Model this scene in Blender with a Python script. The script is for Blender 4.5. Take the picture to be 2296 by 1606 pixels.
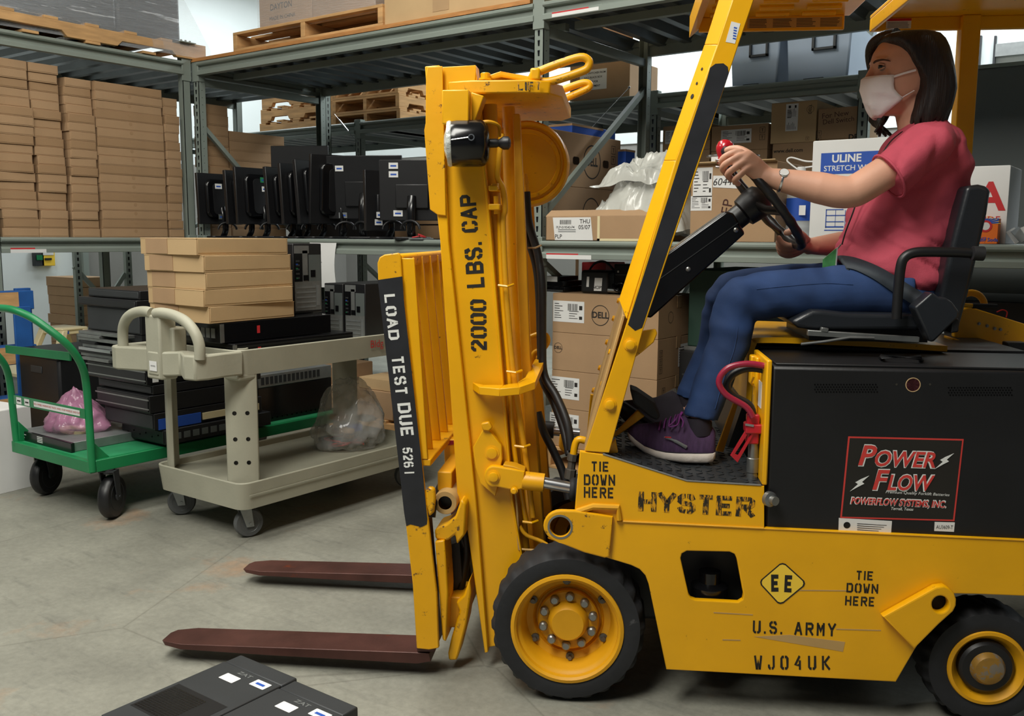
import bpy, bmesh, math, random
from mathutils import Vector as V, Matrix as M
for _o in list(bpy.data.objects): bpy.data.objects.remove(_o)
SC = bpy.context.scene
COL = SC.collection
rnd = random.Random(11)
PI = math.pi
# ------------------------------------------------------------------ camera
# world axes: x runs along the long rack (left to right), y goes into it, z up
F = 2082.0
CAM = V((5.844, -4.150, 1.28))
def camera():
    yaw = math.radians(36.1); p = math.radians(7.42); r = math.radians(.32)
    def w(a): return V((a[0]*math.cos(yaw)-a[1]*math.sin(yaw), a[0]*math.sin(yaw)+a[1]*math.cos(yaw), a[2]))
    ri, up, fw = V((1, 0, 0)), V((0, math.sin(p), math.cos(p))), V((0, math.cos(p), -math.sin(p)))
    ri, up = ri*math.cos(r)+up*math.sin(r), up*math.cos(r)-ri*math.sin(r)
    ri, up, fw = w(ri), w(up), w(fw)
    cd = bpy.data.cameras.new('camera'); co = bpy.data.objects.new('camera', cd); COL.objects.link(co)
    cd.sensor_width = 36; cd.lens = F/2296*36; cd.clip_start = .05
    mm = M((ri, up, -fw)).transposed().to_4x4(); mm.translation = CAM
    co.matrix_world = mm
    SC.camera = co
    return ri, up, fw
RI, UP, FW = camera()
def ray(px, py): return FW+RI*((px-1148)/F)-UP*((py-803)/F)
def onY(px, py, y): d = ray(px, py); return CAM+d*((y-CAM.y)/d.y)
def onX(px, py, x): d = ray(px, py); return CAM+d*((x-CAM.x)/d.x)
def onZ(px, py, z=0.): d = ray(px, py); return CAM+d*((z-CAM.z)/d.z)
# ------------------------------------------------------------------ light
def area(name, loc, size, power, col, rot=(0, 0, 0)):
    l = bpy.data.lights.new(name, 'AREA'); l.shape = 'RECTANGLE'; l.size, l.size_y = size; l.energy = power; l.color = col
    o = bpy.data.objects.new(name, l); COL.objects.link(o); o.location = loc; o.rotation_euler = rot
    return o
wd = bpy.data.worlds.new('hall'); SC.world = wd; wd.use_nodes = True
wd.node_tree.nodes['Background'].inputs[0].default_value = (.80, .92, 1.0, 1)
wd.node_tree.nodes['Background'].inputs[1].default_value = .055
CW = (1.0, .98, .90)
CB = (.90, .97, 1.0)
area('overhead_light', (2.7, -2.1, 4.5), (.8, 2.6), 95, CW)
area('overhead_light', (4.6, -4.7, 4.3), (1.2, 3.0), 205, CW)  # added fill light, no fixture, brightens the camera-facing side of the forklift
area('overhead_light', (1.0, -4.8, 4.3), (1.0, 2.6), 85, CW)  # added front light, no fixture, for the driver's face and left-facing sides
area('overhead_light', (2.2, 4.0, 4.6), (6.0, .8), 260, CB)
area('overhead_light', (-2.6, 1.6, 4.2), (.8, 4.5), 80, CB)
area('overhead_light', (6.5, 3.4, 4.6), (3.0, .8), 120, CB)
SC.view_settings.view_transform = 'Standard'
SC.view_settings.look = 'None'
SC.view_settings.gamma = 1
SC.view_settings.use_curve_mapping = False
SC.view_settings.exposure = .25
# ------------------------------------------------------------------ materials
def lin(c): return tuple(((x/255)/12.92 if x/255 <= .04045 else ((x/255+.055)/1.055)**2.4) for x in c)
def mat(name, col, rough=.5, metal=0., var=.12, vs=6., bump=0., bs=60., wear_or_glint=None, wt=.62, ws=14., alpha=1., trans=0., coat=0., emit=None, detail=4., stretch=None, aniso=None):
    """col sRGB 0-255; wear = second colour shown where a noise passes wt"""
    m = bpy.data.materials.new(name); m.use_nodes = True
    nt = m.node_tree; b = nt.nodes['Principled BSDF']; N = nt.nodes.new; L = nt.links.new
    c = lin(col)
    b.inputs['Roughness'].default_value = rough; b.inputs['Metallic'].default_value = metal
    b.inputs['Alpha'].default_value = alpha; b.inputs['Transmission Weight'].default_value = trans; b.inputs['Coat Weight'].default_value = coat
    if emit: b.inputs['Emission Color'].default_value = (*lin(emit[0]), 1); b.inputs['Emission Strength'].default_value = emit[1]
    tc = N('ShaderNodeTexCoord'); src = tc.outputs['Object']
    if stretch:
        mp = N('ShaderNodeMapping'); mp.inputs['Scale'].default_value = stretch; L(src, mp.inputs[0]); src = mp.outputs[0]
    if var or wear_or_glint:
        n = N('ShaderNodeTexNoise'); n.inputs['Scale'].default_value = vs; n.inputs['Detail'].default_value = detail; L(src, n.inputs['Vector'])
        r = N('ShaderNodeValToRGB'); r.color_ramp.elements[0].position = .3; r.color_ramp.elements[1].position = .7
        r.color_ramp.elements[0].color = (*[x*(1-var) for x in c], 1); r.color_ramp.elements[1].color = (*[min(1, x*(1+var)) for x in c], 1)
        L(n.outputs['Fac'], r.inputs[0]); out = r.outputs[0]
        if wear_or_glint:
            n2 = N('ShaderNodeTexNoise'); n2.inputs['Scale'].default_value = ws; n2.inputs['Detail'].default_value = 9; n2.inputs['Roughness'].default_value = .7; L(src, n2.inputs['Vector'])
            r2 = N('ShaderNodeValToRGB'); r2.color_ramp.elements[0].position = wt; r2.color_ramp.elements[1].position = wt+.05; L(n2.outputs['Fac'], r2.inputs[0])
            mx = N('ShaderNodeMix'); mx.data_type = 'RGBA'; L(r2.outputs[0], mx.inputs[0]); L(out, mx.inputs[6]); mx.inputs[7].default_value = (*lin(wear_or_glint), 1); out = mx.outputs[2]
        L(out, b.inputs['Base Color'])
    else: b.inputs['Base Color'].default_value = (*c, 1)
    if bump:
        n3 = N('ShaderNodeTexNoise'); n3.inputs['Scale'].default_value = bs; n3.inputs['Detail'].default_value = 3; L(src, n3.inputs['Vector'])
        bp = N('ShaderNodeBump'); bp.inputs['Strength'].default_value = bump; bp.inputs['Distance'].default_value = .01; L(n3.outputs['Fac'], bp.inputs['Height']); L(bp.outputs[0], b.inputs['Normal'])
    return m
MT = dict(
 yellow=mat('yellow paint', (236, 172, 0), .38, 0, .06, 5, .04, 40, (70, 48, 18), .655, 26, coat=.15),
 yellow_worn=mat('worn yellow paint', (230, 166, 4), .42, 0, .08, 5, .05, 40, (92, 64, 36), .60, 30),
 yellow_dull=mat('dusty yellow paint', (218, 156, 8), .55, 0, .10, 7, .05, 40, (96, 72, 40), .68, 20),
 hubcap=mat('dirty hub cap', (150, 112, 44), .5, .2, .2, 20, wear_or_glint=(128, 118, 104), wt=.5, ws=30),
 dust=mat('dusty tan paint', (186, 150, 92), .7, 0, .12, 6),
 stencil=mat('black stencil paint', (30, 27, 22), .6, 0, .1),
 hyster=mat('worn black lettering', (40, 34, 22), .6, 0, .1, 6, wear_or_glint=(215, 152, 10), wt=.50, ws=60, stretch=(2.2, 1, .5)),
 blackpaint=mat('black paint', (34, 35, 40), .45, 0, .2, 20, wear_or_glint=(225, 165, 20), wt=.74, ws=16),
 whitepaint=mat('white stencil paint', (225, 226, 222), .6, 0, .05),
 black=mat('black plastic', (22, 22, 24), .42, 0, .15, 10),
 blackgloss=mat('black gloss', (14, 14, 16), .2, 0, .1, 10),
 rubber=mat('black rubber', (30, 31, 34), .7, 0, .25, 9, .15, 30, wear_or_glint=(74, 74, 76), wt=.66, ws=9),
 rubbergrey=mat('grey rubber', (84, 86, 86), .6, 0, .15, 12),
 hose=mat('hose rubber', (26, 26, 27), .5, 0, .2, 30),
 battery=mat('battery case', (26, 26, 28), .42, .1, .2, 5, .03, 80, wear_or_glint=(90, 84, 66), wt=.77, ws=18),
 chrome=mat('chrome', (222, 223, 226), .24, 1, 0),
 zinc=mat('zinc steel', (150, 152, 150), .38, .85, .12, 20),
 rust=mat('rusty fork steel', (82, 50, 44), .42, .35, .3, 7, .06, 60, wear_or_glint=(118, 52, 26), wt=.64, ws=8),
 steelgrey=mat('worn steel', (110, 106, 98), .5, .6, .25, 12),
 rack=mat('grey green rack enamel', (133, 142, 134), .42, .1, .05, 4),
 deck=mat('galvanised deck', (92, 97, 99), .34, .65, .25, 5, stretch=(1, .3, 1)),
 card=mat('brown cardboard', (168, 136, 102), .85, 0, .07, 5, .04, 120),
 card2=mat('brown cardboard darker', (158, 126, 92), .85, 0, .07, 5, .04, 120),
 card3=mat('light cardboard', (188, 158, 116), .85, 0, .06, 5, .04, 120),
 tape=mat('clear tape', (176, 146, 110), .25, 0, .05, 9),
 ink=mat('printed ink', (38, 34, 32), .8, 0, 0),
 label=mat('white label', (222, 222, 220), .6, 0, .03),
 blueink=mat('blue ink', (30, 78, 172), .6, 0, .05),
 redink=mat('red ink', (196, 40, 44), .6, 0, .05),
 wood=mat('pallet wood', (190, 148, 98), .8, 0, .22, 5, .08, 40, stretch=(1, 1, 6)),
 ply=mat('plywood', (176, 122, 68), .75, 0, .2, 8, stretch=(1, 6, 6)),
 floor=mat('concrete floor', (134, 133, 122), .55, 0, .16, 3.4, .05, 30, detail=8),
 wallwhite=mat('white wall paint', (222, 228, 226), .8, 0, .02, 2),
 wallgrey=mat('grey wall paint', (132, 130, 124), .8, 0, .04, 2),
 tan=mat('beige cart plastic', (166, 164, 146), .55, 0, .07, 6, .06, 90, wear_or_glint=(196, 194, 180), wt=.70, ws=5),
 green=mat('green cart paint', (22, 120, 70), .4, 0, .1, 8, .03, 60),
 greendeck=mat('green deck paint', (34, 128, 82), .6, 0, .15, 10, .05, 60),
 blueware=mat('blue painted wood', (24, 82, 150), .7, 0, .15, 8),
 cream=mat('cream plastic', (222, 208, 166), .45, 0, .04),
 tote=mat('blue grey tote plastic', (162, 178, 198), .45, 0, .06, 3),
 grey=mat('grey metal', (92, 98, 96), .5, .1, .05, 3),
 darkgrey=mat('dark grey metal', (52, 54, 56), .5, .2, .1, 6),
 silver=mat('silver metal', (150, 154, 154), .4, .6, .1, 20),
 film=mat('stretch film', (225, 230, 235), .14, 0, .1, 8, .7, 14, alpha=.15, stretch=(1, 1, 14)),
 filmdark=mat('stretch film over dark goods', (58, 60, 64), .16, .1, .6, 3, .8, 16, wear_or_glint=(196, 200, 204), wt=.58, ws=5, stretch=(.6, .5, 9)),  # pale second colour paints highlight streaks on the film
 filmgrey=mat('stretch film over grey goods', (62, 64, 68), .16, .1, .6, 3, .8, 16, wear_or_glint=(210, 212, 216), wt=.56, ws=4, stretch=(.6, .5, 9)),  # pale second colour is painted film highlights here too
 bag=mat('clear plastic bag', (196, 196, 192), .10, 0, .2, 9, .5, 14, alpha=.42),
 bagwhite=mat('white plastic sheet', (206, 206, 198), .22, 0, .05, 9, .35, 18, alpha=.80),
 bagpink=mat('pink antistatic bag', (190, 132, 164), .18, 0, .2, 9, .4, 25, alpha=.58),
 skin=mat('skin', (214, 162, 136), .5, 0, .06, 14, .03, 120),
 hair=mat('dark brown hair', (38, 30, 28), .38, 0, .35, 60, .35, 90, stretch=(3, 3, .18)),
 shirt=mat('rose red cotton', (188, 74, 92), .85, 0, .05, 30, .1, 260),
 denim=mat('blue denim', (38, 64, 110), .85, 0, .22, 9, .07, 400, detail=8),
 denimdark=mat('dark denim', (20, 30, 54), .85, 0, .15, 14, .15, 300),
 mask=mat('white cotton', (242, 238, 239), .85, 0, .04, 12, .25, 40),
 shoe=mat('purple mesh fabric', (72, 48, 82), .8, 0, .25, 30, .2, 300, stretch=(4, 1, 1)),
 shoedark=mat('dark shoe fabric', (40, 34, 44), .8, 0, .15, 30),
 sole=mat('white foam sole', (226, 216, 206), .7, 0, .08, 30, .15, 80),
 vinyl=mat('black vinyl', (32, 35, 40), .34, 0, .08, 12, .04, 150),
 webbing=mat('seat belt webbing', (44, 52, 60), .65, 0, .1, 60),
 redplastic=mat('red plastic', (178, 24, 40), .25, 0, .06, 8, coat=.4),
 redcable=mat('red cable', (150, 34, 60), .3, 0, .06, 8),
 floorplate=mat('dark tread plate', (62, 66, 70), .45, .5, .2, 10, .05, 60),
 clear=mat('clear plastic', (222, 228, 230), .08, 0, 0, alpha=.42),
 glass=mat('lamp glass', (200, 205, 200), .1, 0, .1, 40, .6, 60),
 eye=mat('dark eye', (22, 16, 14), .15, 0, 0),
 sclera=mat('eye white', (150, 134, 126), .3, 0, 0),
 brow=mat('brow hair', (84, 60, 50), .8, 0, .1),
 decalred=mat('decal red', (206, 62, 56), .45, 0, .05),
 orange=mat('orange print', (232, 112, 28), .6, 0, .05),
 signyellow=mat('sign yellow', (248, 206, 62), .5, 0, .05),
 badge=mat('green badge', (96, 176, 104), .4, 0, .3, 40),
 screen=mat('monitor plastic', (24, 24, 26), .38, 0, .1, 12),
 pcmetal=mat('pc steel', (128, 130, 128), .45, .5, .1, 30),
)
# ------------------------------------------------------------------ mesh helpers
def ring_frame(d):
    d = d.normalized(); a = V((0, 0, 1)) if abs(d.z) < .9 else V((1, 0, 0))
    x = d.cross(a).normalized(); return x, d.cross(x).normalized()
class MB:
    def __init__(s): s.v = []; s.f = []; s.mi = []
    def add(s, vs, fs, mt=None, mi=0):
        o = len(s.v); s.v += [(mt @ V(q)) if mt else V(q) for q in vs]
        s.f += [tuple(i+o for i in f) for f in fs]; s.mi += [mi]*len(fs); return s
    def box(s, a, b, mt=None, mi=0):
        x0, y0, z0 = [min(p, q) for p, q in zip(a, b)]; x1, y1, z1 = [max(p, q) for p, q in zip(a, b)]
        return s.add([(x0, y0, z0), (x1, y0, z0), (x1, y1, z0), (x0, y1, z0), (x0, y0, z1), (x1, y0, z1), (x1, y1, z1), (x0, y1, z1)],
                     [(0, 3, 2, 1), (4, 5, 6, 7), (0, 1, 5, 4), (1, 2, 6, 5), (2, 3, 7, 6), (3, 0, 4, 7)], mt, mi)
    def prism(s, poly, vec, mt=None, mi=0):
        p = [V(q) for q in poly]; n = len(p); vec = V(vec)
        nr = V((0, 0, 0))
        for i in range(n): nr += p[i].cross(p[(i+1) % n])
        if nr.dot(vec) > 0: p = p[::-1]
        vs = p+[q+vec for q in p]
        return s.add(vs, [tuple(range(n)), tuple(range(2*n-1, n-1, -1))]+[(i, n+i, n+(i+1) % n, (i+1) % n) for i in range(n)], mt, mi)
    def bar(s, a, b, w, h, up=(0, 0, 1), mi=0):
        a, b, up = V(a), V(b), V(up); d = (b-a).normalized(); x = d.cross(up).normalized(); y = x.cross(d).normalized()
        return s.prism([a+x*w/2+y*h/2, a-x*w/2+y*h/2, a-x*w/2-y*h/2, a+x*w/2-y*h/2], b-a, mi=mi)
    def tube(s, pts, r, n=10, closed=False, caps=True, flat=1., up=None, mi=0):
        p = [V(q) for q in pts]; k = len(p); rs = r if isinstance(r, (list, tuple)) else [r]*k
        vs = []; fx = None
        for i in range(k):
            if closed: d = p[(i+1) % k]-p[i-1]
            else: d = p[min(i+1, k-1)]-p[max(i-1, 0)]
            d.normalize()
            if fx is None:
                if up: fx = (V(up)-d*V(up).dot(d)).normalized()
                else: fx = ring_frame(d)[0]
            else: fx = (fx-d*fx.dot(d)).normalized()
            fy = d.cross(fx)
            for j in range(n):
                a = 2*PI*j/n; vs.append(p[i]+fx*math.cos(a)*rs[i]+fy*math.sin(a)*rs[i]*flat)
        fs = [(i*n+j, i*n+(j+1) % n, ((i+1) % k)*n+(j+1) % n, ((i+1) % k)*n+j) for i in range(k if closed else k-1) for j in range(n)]
        if caps and not closed: fs += [tuple(range(n-1, -1, -1)), tuple(range((k-1)*n, k*n))]
        return s.add(vs, fs, None, mi)
    def cyl(s, a, b, r, n=20, mi=0): return s.tube([a, b], r, n, mi=mi)
    def lathe(s, prof, a, d, n=32, closed=False, mi=0, cap=True):
        """prof = (radius, distance along d); closed joins last to first"""
        a, d = V(a), V(d).normalized(); x, y = ring_frame(d); vs = []
        for r, t in prof:
            for j in range(n):
                an = 2*PI*j/n; vs.append(a+d*t+x*math.cos(an)*r+y*math.sin(an)*r)
        k = len(prof)
        fs = [(i*n+j, ((i+1) % k)*n+j, ((i+1) % k)*n+(j+1) % n, i*n+(j+1) % n) for i in range(k if closed else k-1) for j in range(n)]
        if not closed and cap:
            if prof[0][0] > 1e-6: fs.append(tuple(range(n)))
            if prof[-1][0] > 1e-6: fs.append(tuple(range(k*n-1, (k-1)*n-1, -1)))
        return s.add(vs, fs, None, mi)
    def ball(s, c, r, n=16, sc=(1, 1, 1), mi=0):
        c = V(c); k = n//2; vs = []; fs = []
        for i in range(1, k):
            for j in range(n):
                t = PI*i/k; a = 2*PI*j/n
                vs.append(c+V((math.sin(t)*math.cos(a)*sc[0], math.sin(t)*math.sin(a)*sc[1], math.cos(t)*sc[2]))*r)
        vs += [c+V((0, 0, r*sc[2])), c-V((0, 0, r*sc[2]))]; T = len(vs)-2
        for i in range(k-2):
            for j in range(n): fs.append((i*n+j, (i+1)*n+j, (i+1)*n+(j+1) % n, i*n+(j+1) % n))
        for j in range(n): fs += [(T, j, (j+1) % n), (T+1, (k-2)*n+(j+1) % n, (k-2)*n+j)]
        return s.add(vs, fs, None, mi)
    def loft(s, rings, caps=True, mi=0):
        n = len(rings[0]); vs = [q for r in rings for q in r]; k = len(rings)
        fs = [(i*n+j, i*n+(j+1) % n, (i+1)*n+(j+1) % n, (i+1)*n+j) for i in range(k-1) for j in range(n)]
        if caps: fs += [tuple(range(n-1, -1, -1)), tuple(range((k-1)*n, k*n))]
        return s.add(vs, fs, None, mi)
    def quad(s, a, b, c, d, mi=0): return s.add([a, b, c, d], [(0, 1, 2, 3)], None, mi)
    def obj(s, name, m, parent=None, bevel=0., smooth=30., org=None, seg=2, fix=True, kind=None, label=None):
        me = bpy.data.meshes.new(name); o0 = V(org) if org is not None else V((0, 0, 0))
        me.from_pydata([tuple(q-o0) for q in s.v], [], s.f); me.update()
        for x in (m if isinstance(m, (list, tuple)) else [m]): me.materials.append(MT[x] if isinstance(x, str) else x)
        if any(s.mi): me.polygons.foreach_set('material_index', s.mi)
        if fix:
            bm = bmesh.new(); bm.from_mesh(me); bmesh.ops.recalc_face_normals(bm, faces=bm.faces); bm.to_mesh(me); bm.free()
        if smooth:
            me.polygons.foreach_set('use_smooth', [True]*len(me.polygons)); me.set_sharp_from_angle(angle=math.radians(smooth))
        o = bpy.data.objects.new(name, me); COL.objects.link(o)
        if parent: o.parent = parent
        else: o.location = o0
        if bevel:
            b = o.modifiers.new('bevel', 'BEVEL'); b.width = bevel; b.segments = seg; b.limit_method = 'ANGLE'; b.angle_limit = math.radians(40)
        if kind: o['kind'] = kind
        if label: o['label'] = label
        return o
def thing(name, label, cat, loc=(0, 0, 0), rz=0., group=None):
    o = bpy.data.objects.new(name, None); COL.objects.link(o); o.empty_display_size = .1
    o.location = loc; o.rotation_euler = (0, 0, rz); return tag(o, label, cat, group)
def tag(o, label, cat, group=None):
    o['label'] = label; o['category'] = cat
    if group: o['group'] = group
    return o
def struct(o): o['kind'] = 'structure'; return o
def copy_tree(o, parent=None):
    c = o.copy(); COL.objects.link(c); c.parent = parent
    for ch in list(o.children): copy_tree(ch, c)
    return c
def to_mesh(ob):
    me = bpy.data.meshes.new_from_object(ob); r = ([V(q.co) for q in me.vertices], [tuple(p.vertices) for p in me.polygons]); bpy.data.meshes.remove(me); return r
_tc = {}
def text(s, h, align='CENTER', bold=0., ext=0., sp=1., shear=0.):
    k = (s, align, bold, sp, shear)
    if k not in _tc:
        c = bpy.data.curves.new('t', 'FONT'); c.body = s; c.align_x = align; c.align_y = 'CENTER'; c.size = 1; c.offset = bold; c.space_character = sp; c.shear = shear; c.resolution_u = 3
        o = bpy.data.objects.new('t', c); _tc[k] = to_mesh(o); bpy.data.objects.remove(o); bpy.data.curves.remove(c)
    vs, fs = _tc[k]; kk = h/.70
    return [q*kk for q in vs], fs
def plate(outer, holes=(), t=.01, bev=0., res=2):
    """flat plate with holes in local xy, thickness along z"""
    c = bpy.data.curves.new('p', 'CURVE'); c.dimensions = '2D'; c.fill_mode = 'BOTH'; c.extrude = max(t/2-bev, 0); c.bevel_depth = bev; c.bevel_resolution = 1; c.offset = -bev
    for poly in [outer]+list(holes):
        sp = c.splines.new('POLY'); sp.points.add(len(poly)-1)
        for p, q in zip(sp.points, poly): p.co = (q[0], q[1], 0, 1)
        sp.use_cyclic_u = True
    o = bpy.data.objects.new('p', c); r = to_mesh(o); bpy.data.objects.remove(o); bpy.data.curves.remove(c); return r
def circ(cx, cy, r, n=24): return [(cx+r*math.cos(2*PI*i/n), cy+r*math.sin(2*PI*i/n)) for i in range(n)]
def rrect(x0, y0, x1, y1, r, n=4):
    out = []
    for cx, cy, a in ((x1-r, y1-r, 0), (x0+r, y1-r, 90), (x0+r, y0+r, 180), (x1-r, y0+r, 270)):
        for i in range(n+1): t = math.radians(a+90*i/n); out.append((cx+r*math.cos(t), cy+r*math.sin(t)))
    return out
def smooth_path(p, n=6, closed=False):
    p = [V(q) for q in p]; k = len(p); out = []
    for i in range(k if closed else k-1):
        if closed: a, b, c, d = p[i-1], p[i], p[(i+1) % k], p[(i+2) % k]
        else: a, b, c, d = p[max(i-1, 0)], p[i], p[i+1], p[min(i+2, k-1)]
        for j in range(n):
            t = j/n; out.append(.5*((2*b)+(c-a)*t+(2*a-5*b+4*c-d)*t*t+(3*b-a-3*c+d)*t**3))
    if not closed: out.append(p[-1])
    return out
# stencil lettering: strokes on a 4 x 6 cell
SG = {
 'A': [[(0, 0), (1.75, 6)], [(2.25, 6), (4, 0)], [(1.1, 2), (2.9, 2)]], 'B': [[(0, 0), (0, 6)], [(.9, 0), (3.3, 0), (4, .7), (4, 2.3), (3.3, 3), (.9, 3)], [(.9, 6), (3.2, 6), (3.8, 5.4), (3.8, 3.7)]],
 'C': [[(1.6, 0), (.7, 0), (0, .7), (0, 5.3), (.7, 6), (1.6, 6)], [(2.4, 6), (3.3, 6), (4, 5.3), (4, 4.2)], [(2.4, 0), (3.3, 0), (4, .7), (4, 1.8)]],
 'D': [[(0, 0), (0, 6)], [(.9, 0), (3.2, 0), (4, .8), (4, 5.2), (3.2, 6), (.9, 6)]], 'E': [[(0, 0), (0, 6)], [(.9, 6), (3.8, 6)], [(.9, 3), (3.2, 3)], [(.9, 0), (3.8, 0)]],
 'H': [[(0, 0), (0, 6)], [(4, 0), (4, 6)], [(.9, 3), (3.1, 3)]], 'I': [[(0, 0), (0, 6)]], 'J': [[(3.2, 6), (3.2, .8), (2.5, 0), (1.9, 0)], [(1.1, 0), (.7, 0), (0, .7), (0, 1.9)]],
 'K': [[(0, 0), (0, 6)], [(.9, 3), (3.8, 6)], [(1.5, 2.6), (4, 0)]], 'L': [[(0, 0), (0, 6)], [(.9, 0), (3.8, 0)]], 'F': [[(0, 0), (0, 6)], [(.9, 6), (3.8, 6)], [(.9, 3), (3.2, 3)]],
 'M': [[(0, 0), (0, 6)], [(.6, 5.4), (2, 2.2), (3.4, 5.4)], [(4, 6), (4, 0)]], 'N': [[(0, 0), (0, 6)], [(.7, 5.2), (3.3, .8)], [(4, 0), (4, 6)]],
 'O': [[(1.6, 0), (.7, 0), (0, .7), (0, 5.3), (.7, 6), (1.6, 6)], [(2.4, 6), (3.3, 6), (4, 5.3), (4, .7), (3.3, 0), (2.4, 0)]],
 'P': [[(0, 0), (0, 6)], [(.9, 6), (3.3, 6), (4, 5.3), (4, 3.4), (3.3, 2.7), (.9, 2.7)]], 'R': [[(0, 0), (0, 6)], [(.9, 6), (3.3, 6), (4, 5.3), (4, 3.7), (3.3, 3), (.9, 3)], [(2.3, 2.3), (4, 0)]],
 'S': [[(0, 1.5), (.7, .2), (1.7, 0)], [(2.4, 0), (3.3, 0), (4, .8), (4, 2.1), (3.2, 2.9), (.8, 3.2), (0, 4), (0, 5.2), (.8, 6), (1.6, 6)], [(2.3, 6), (3.3, 6), (4, 4.6)]],
 'T': [[(0, 6), (4, 6)], [(2, 0), (2, 5.2)]], 'U': [[(0, 6), (0, .7), (.7, 0), (1.6, 0)], [(2.4, 0), (3.3, 0), (4, .7), (4, 6)]],
 'W': [[(0, 6), (.9, 0)], [(1.3, 0), (2, 3.6), (2.7, 0)], [(3.1, 0), (4, 6)]], 'Y': [[(0, 6), (1.8, 3)], [(2.2, 3), (4, 6)], [(2, 0), (2, 2.6)]],
 '0': [[(1.6, 0), (.7, 0), (0, .7), (0, 5.3), (.7, 6), (1.6, 6)], [(2.4, 6), (3.3, 6), (4, 5.3), (4, .7), (3.3, 0), (2.4, 0)]], '1': [[(0, 0), (0, 6)]],
 '2': [[(0, 4.4), (0, 5.2), (.8, 6), (1.6, 6)], [(2.3, 6), (3.2, 6), (4, 5.2), (4, 3.9), (.4, .6)], [(0, 0), (4, 0)]],
 '4': [[(2.6, 6), (0, 1.8), (2.4, 1.8)], [(3.1, 0), (3.1, 4.2)]], '5': [[(3.7, 6), (.2, 6)], [(0, 5.2), (0, 3.4), (3, 3.4), (4, 2.6), (4, .8), (3.2, 0), (2.4, 0)], [(1.6, 0), (.8, 0), (0, .8), (0, 1.4)]],
 '6': [[(3.8, 5.2), (3, 6), (2.4, 6)], [(1.6, 6), (.8, 6), (0, 5.2), (0, .7), (.7, 0), (1.6, 0)], [(2.4, 0), (3.3, 0), (4, .7), (4, 2.4), (3.3, 3.2), (.9, 3.2)]],
 '.': [[(-.5, 0), (.6, 0)]]}
SW = {'I': 0, '1': 0, '.': .1, 'J': 3.2}
def stencil_w(s, gap=2.3): return sum((3. if c == ' ' else SW.get(c, 4)+gap) for c in s)-gap
def stencil(mb, s, mt, h, wk=1., st=1.35, gap=2.3):
    """centred stencil text in local xy of mt; h = letter height"""
    k = h/(6+st); x = -stencil_w(s, gap)/2
    for c in s:
        if c == ' ': x += 3.; continue
        for pl in SG[c]:
            p = [V(((q[0]+x), q[1]-3, 0)) for q in pl]; n = len(p); L = []; R = []
            for i in range(n):
                d = (p[min(i+1, n-1)]-p[max(i-1, 0)]).normalized(); nn = V((-d.y, d.x, 0))
                e = V((0, 0, 0))
                if i in (0, n-1):
                    yy = pl[i][1]; ex = st/2 if (yy in (0, 6) and abs(d.y) > .5) else .08
                    e = d*(ex if i else -ex)
                m = 1.
                if 0 < i < n-1:
                    d1 = (p[i]-p[i-1]).normalized(); m = 1/max(.5, abs(d1.dot(d)))
                L.append(p[i]+nn*st/2*m+e); R.append(p[i]-nn*st/2*m+e)
            f = lambda q: V((q.x*k*wk, q.y*k, 0))
            mb.add([f(q) for q in L]+[f(q) for q in R], [(n+i, n+i+1, i+1, i) for i in range(n-1)], mt)
        x += SW.get(c, 4)+gap
def frame(o, ex, ey, ez=None):
    ex, ey = V(ex).normalized(), V(ey).normalized(); ez = ex.cross(ey); mm = M((ex, ey, ez)).transposed().to_4x4(); mm.translation = V(o); return mm
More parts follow.
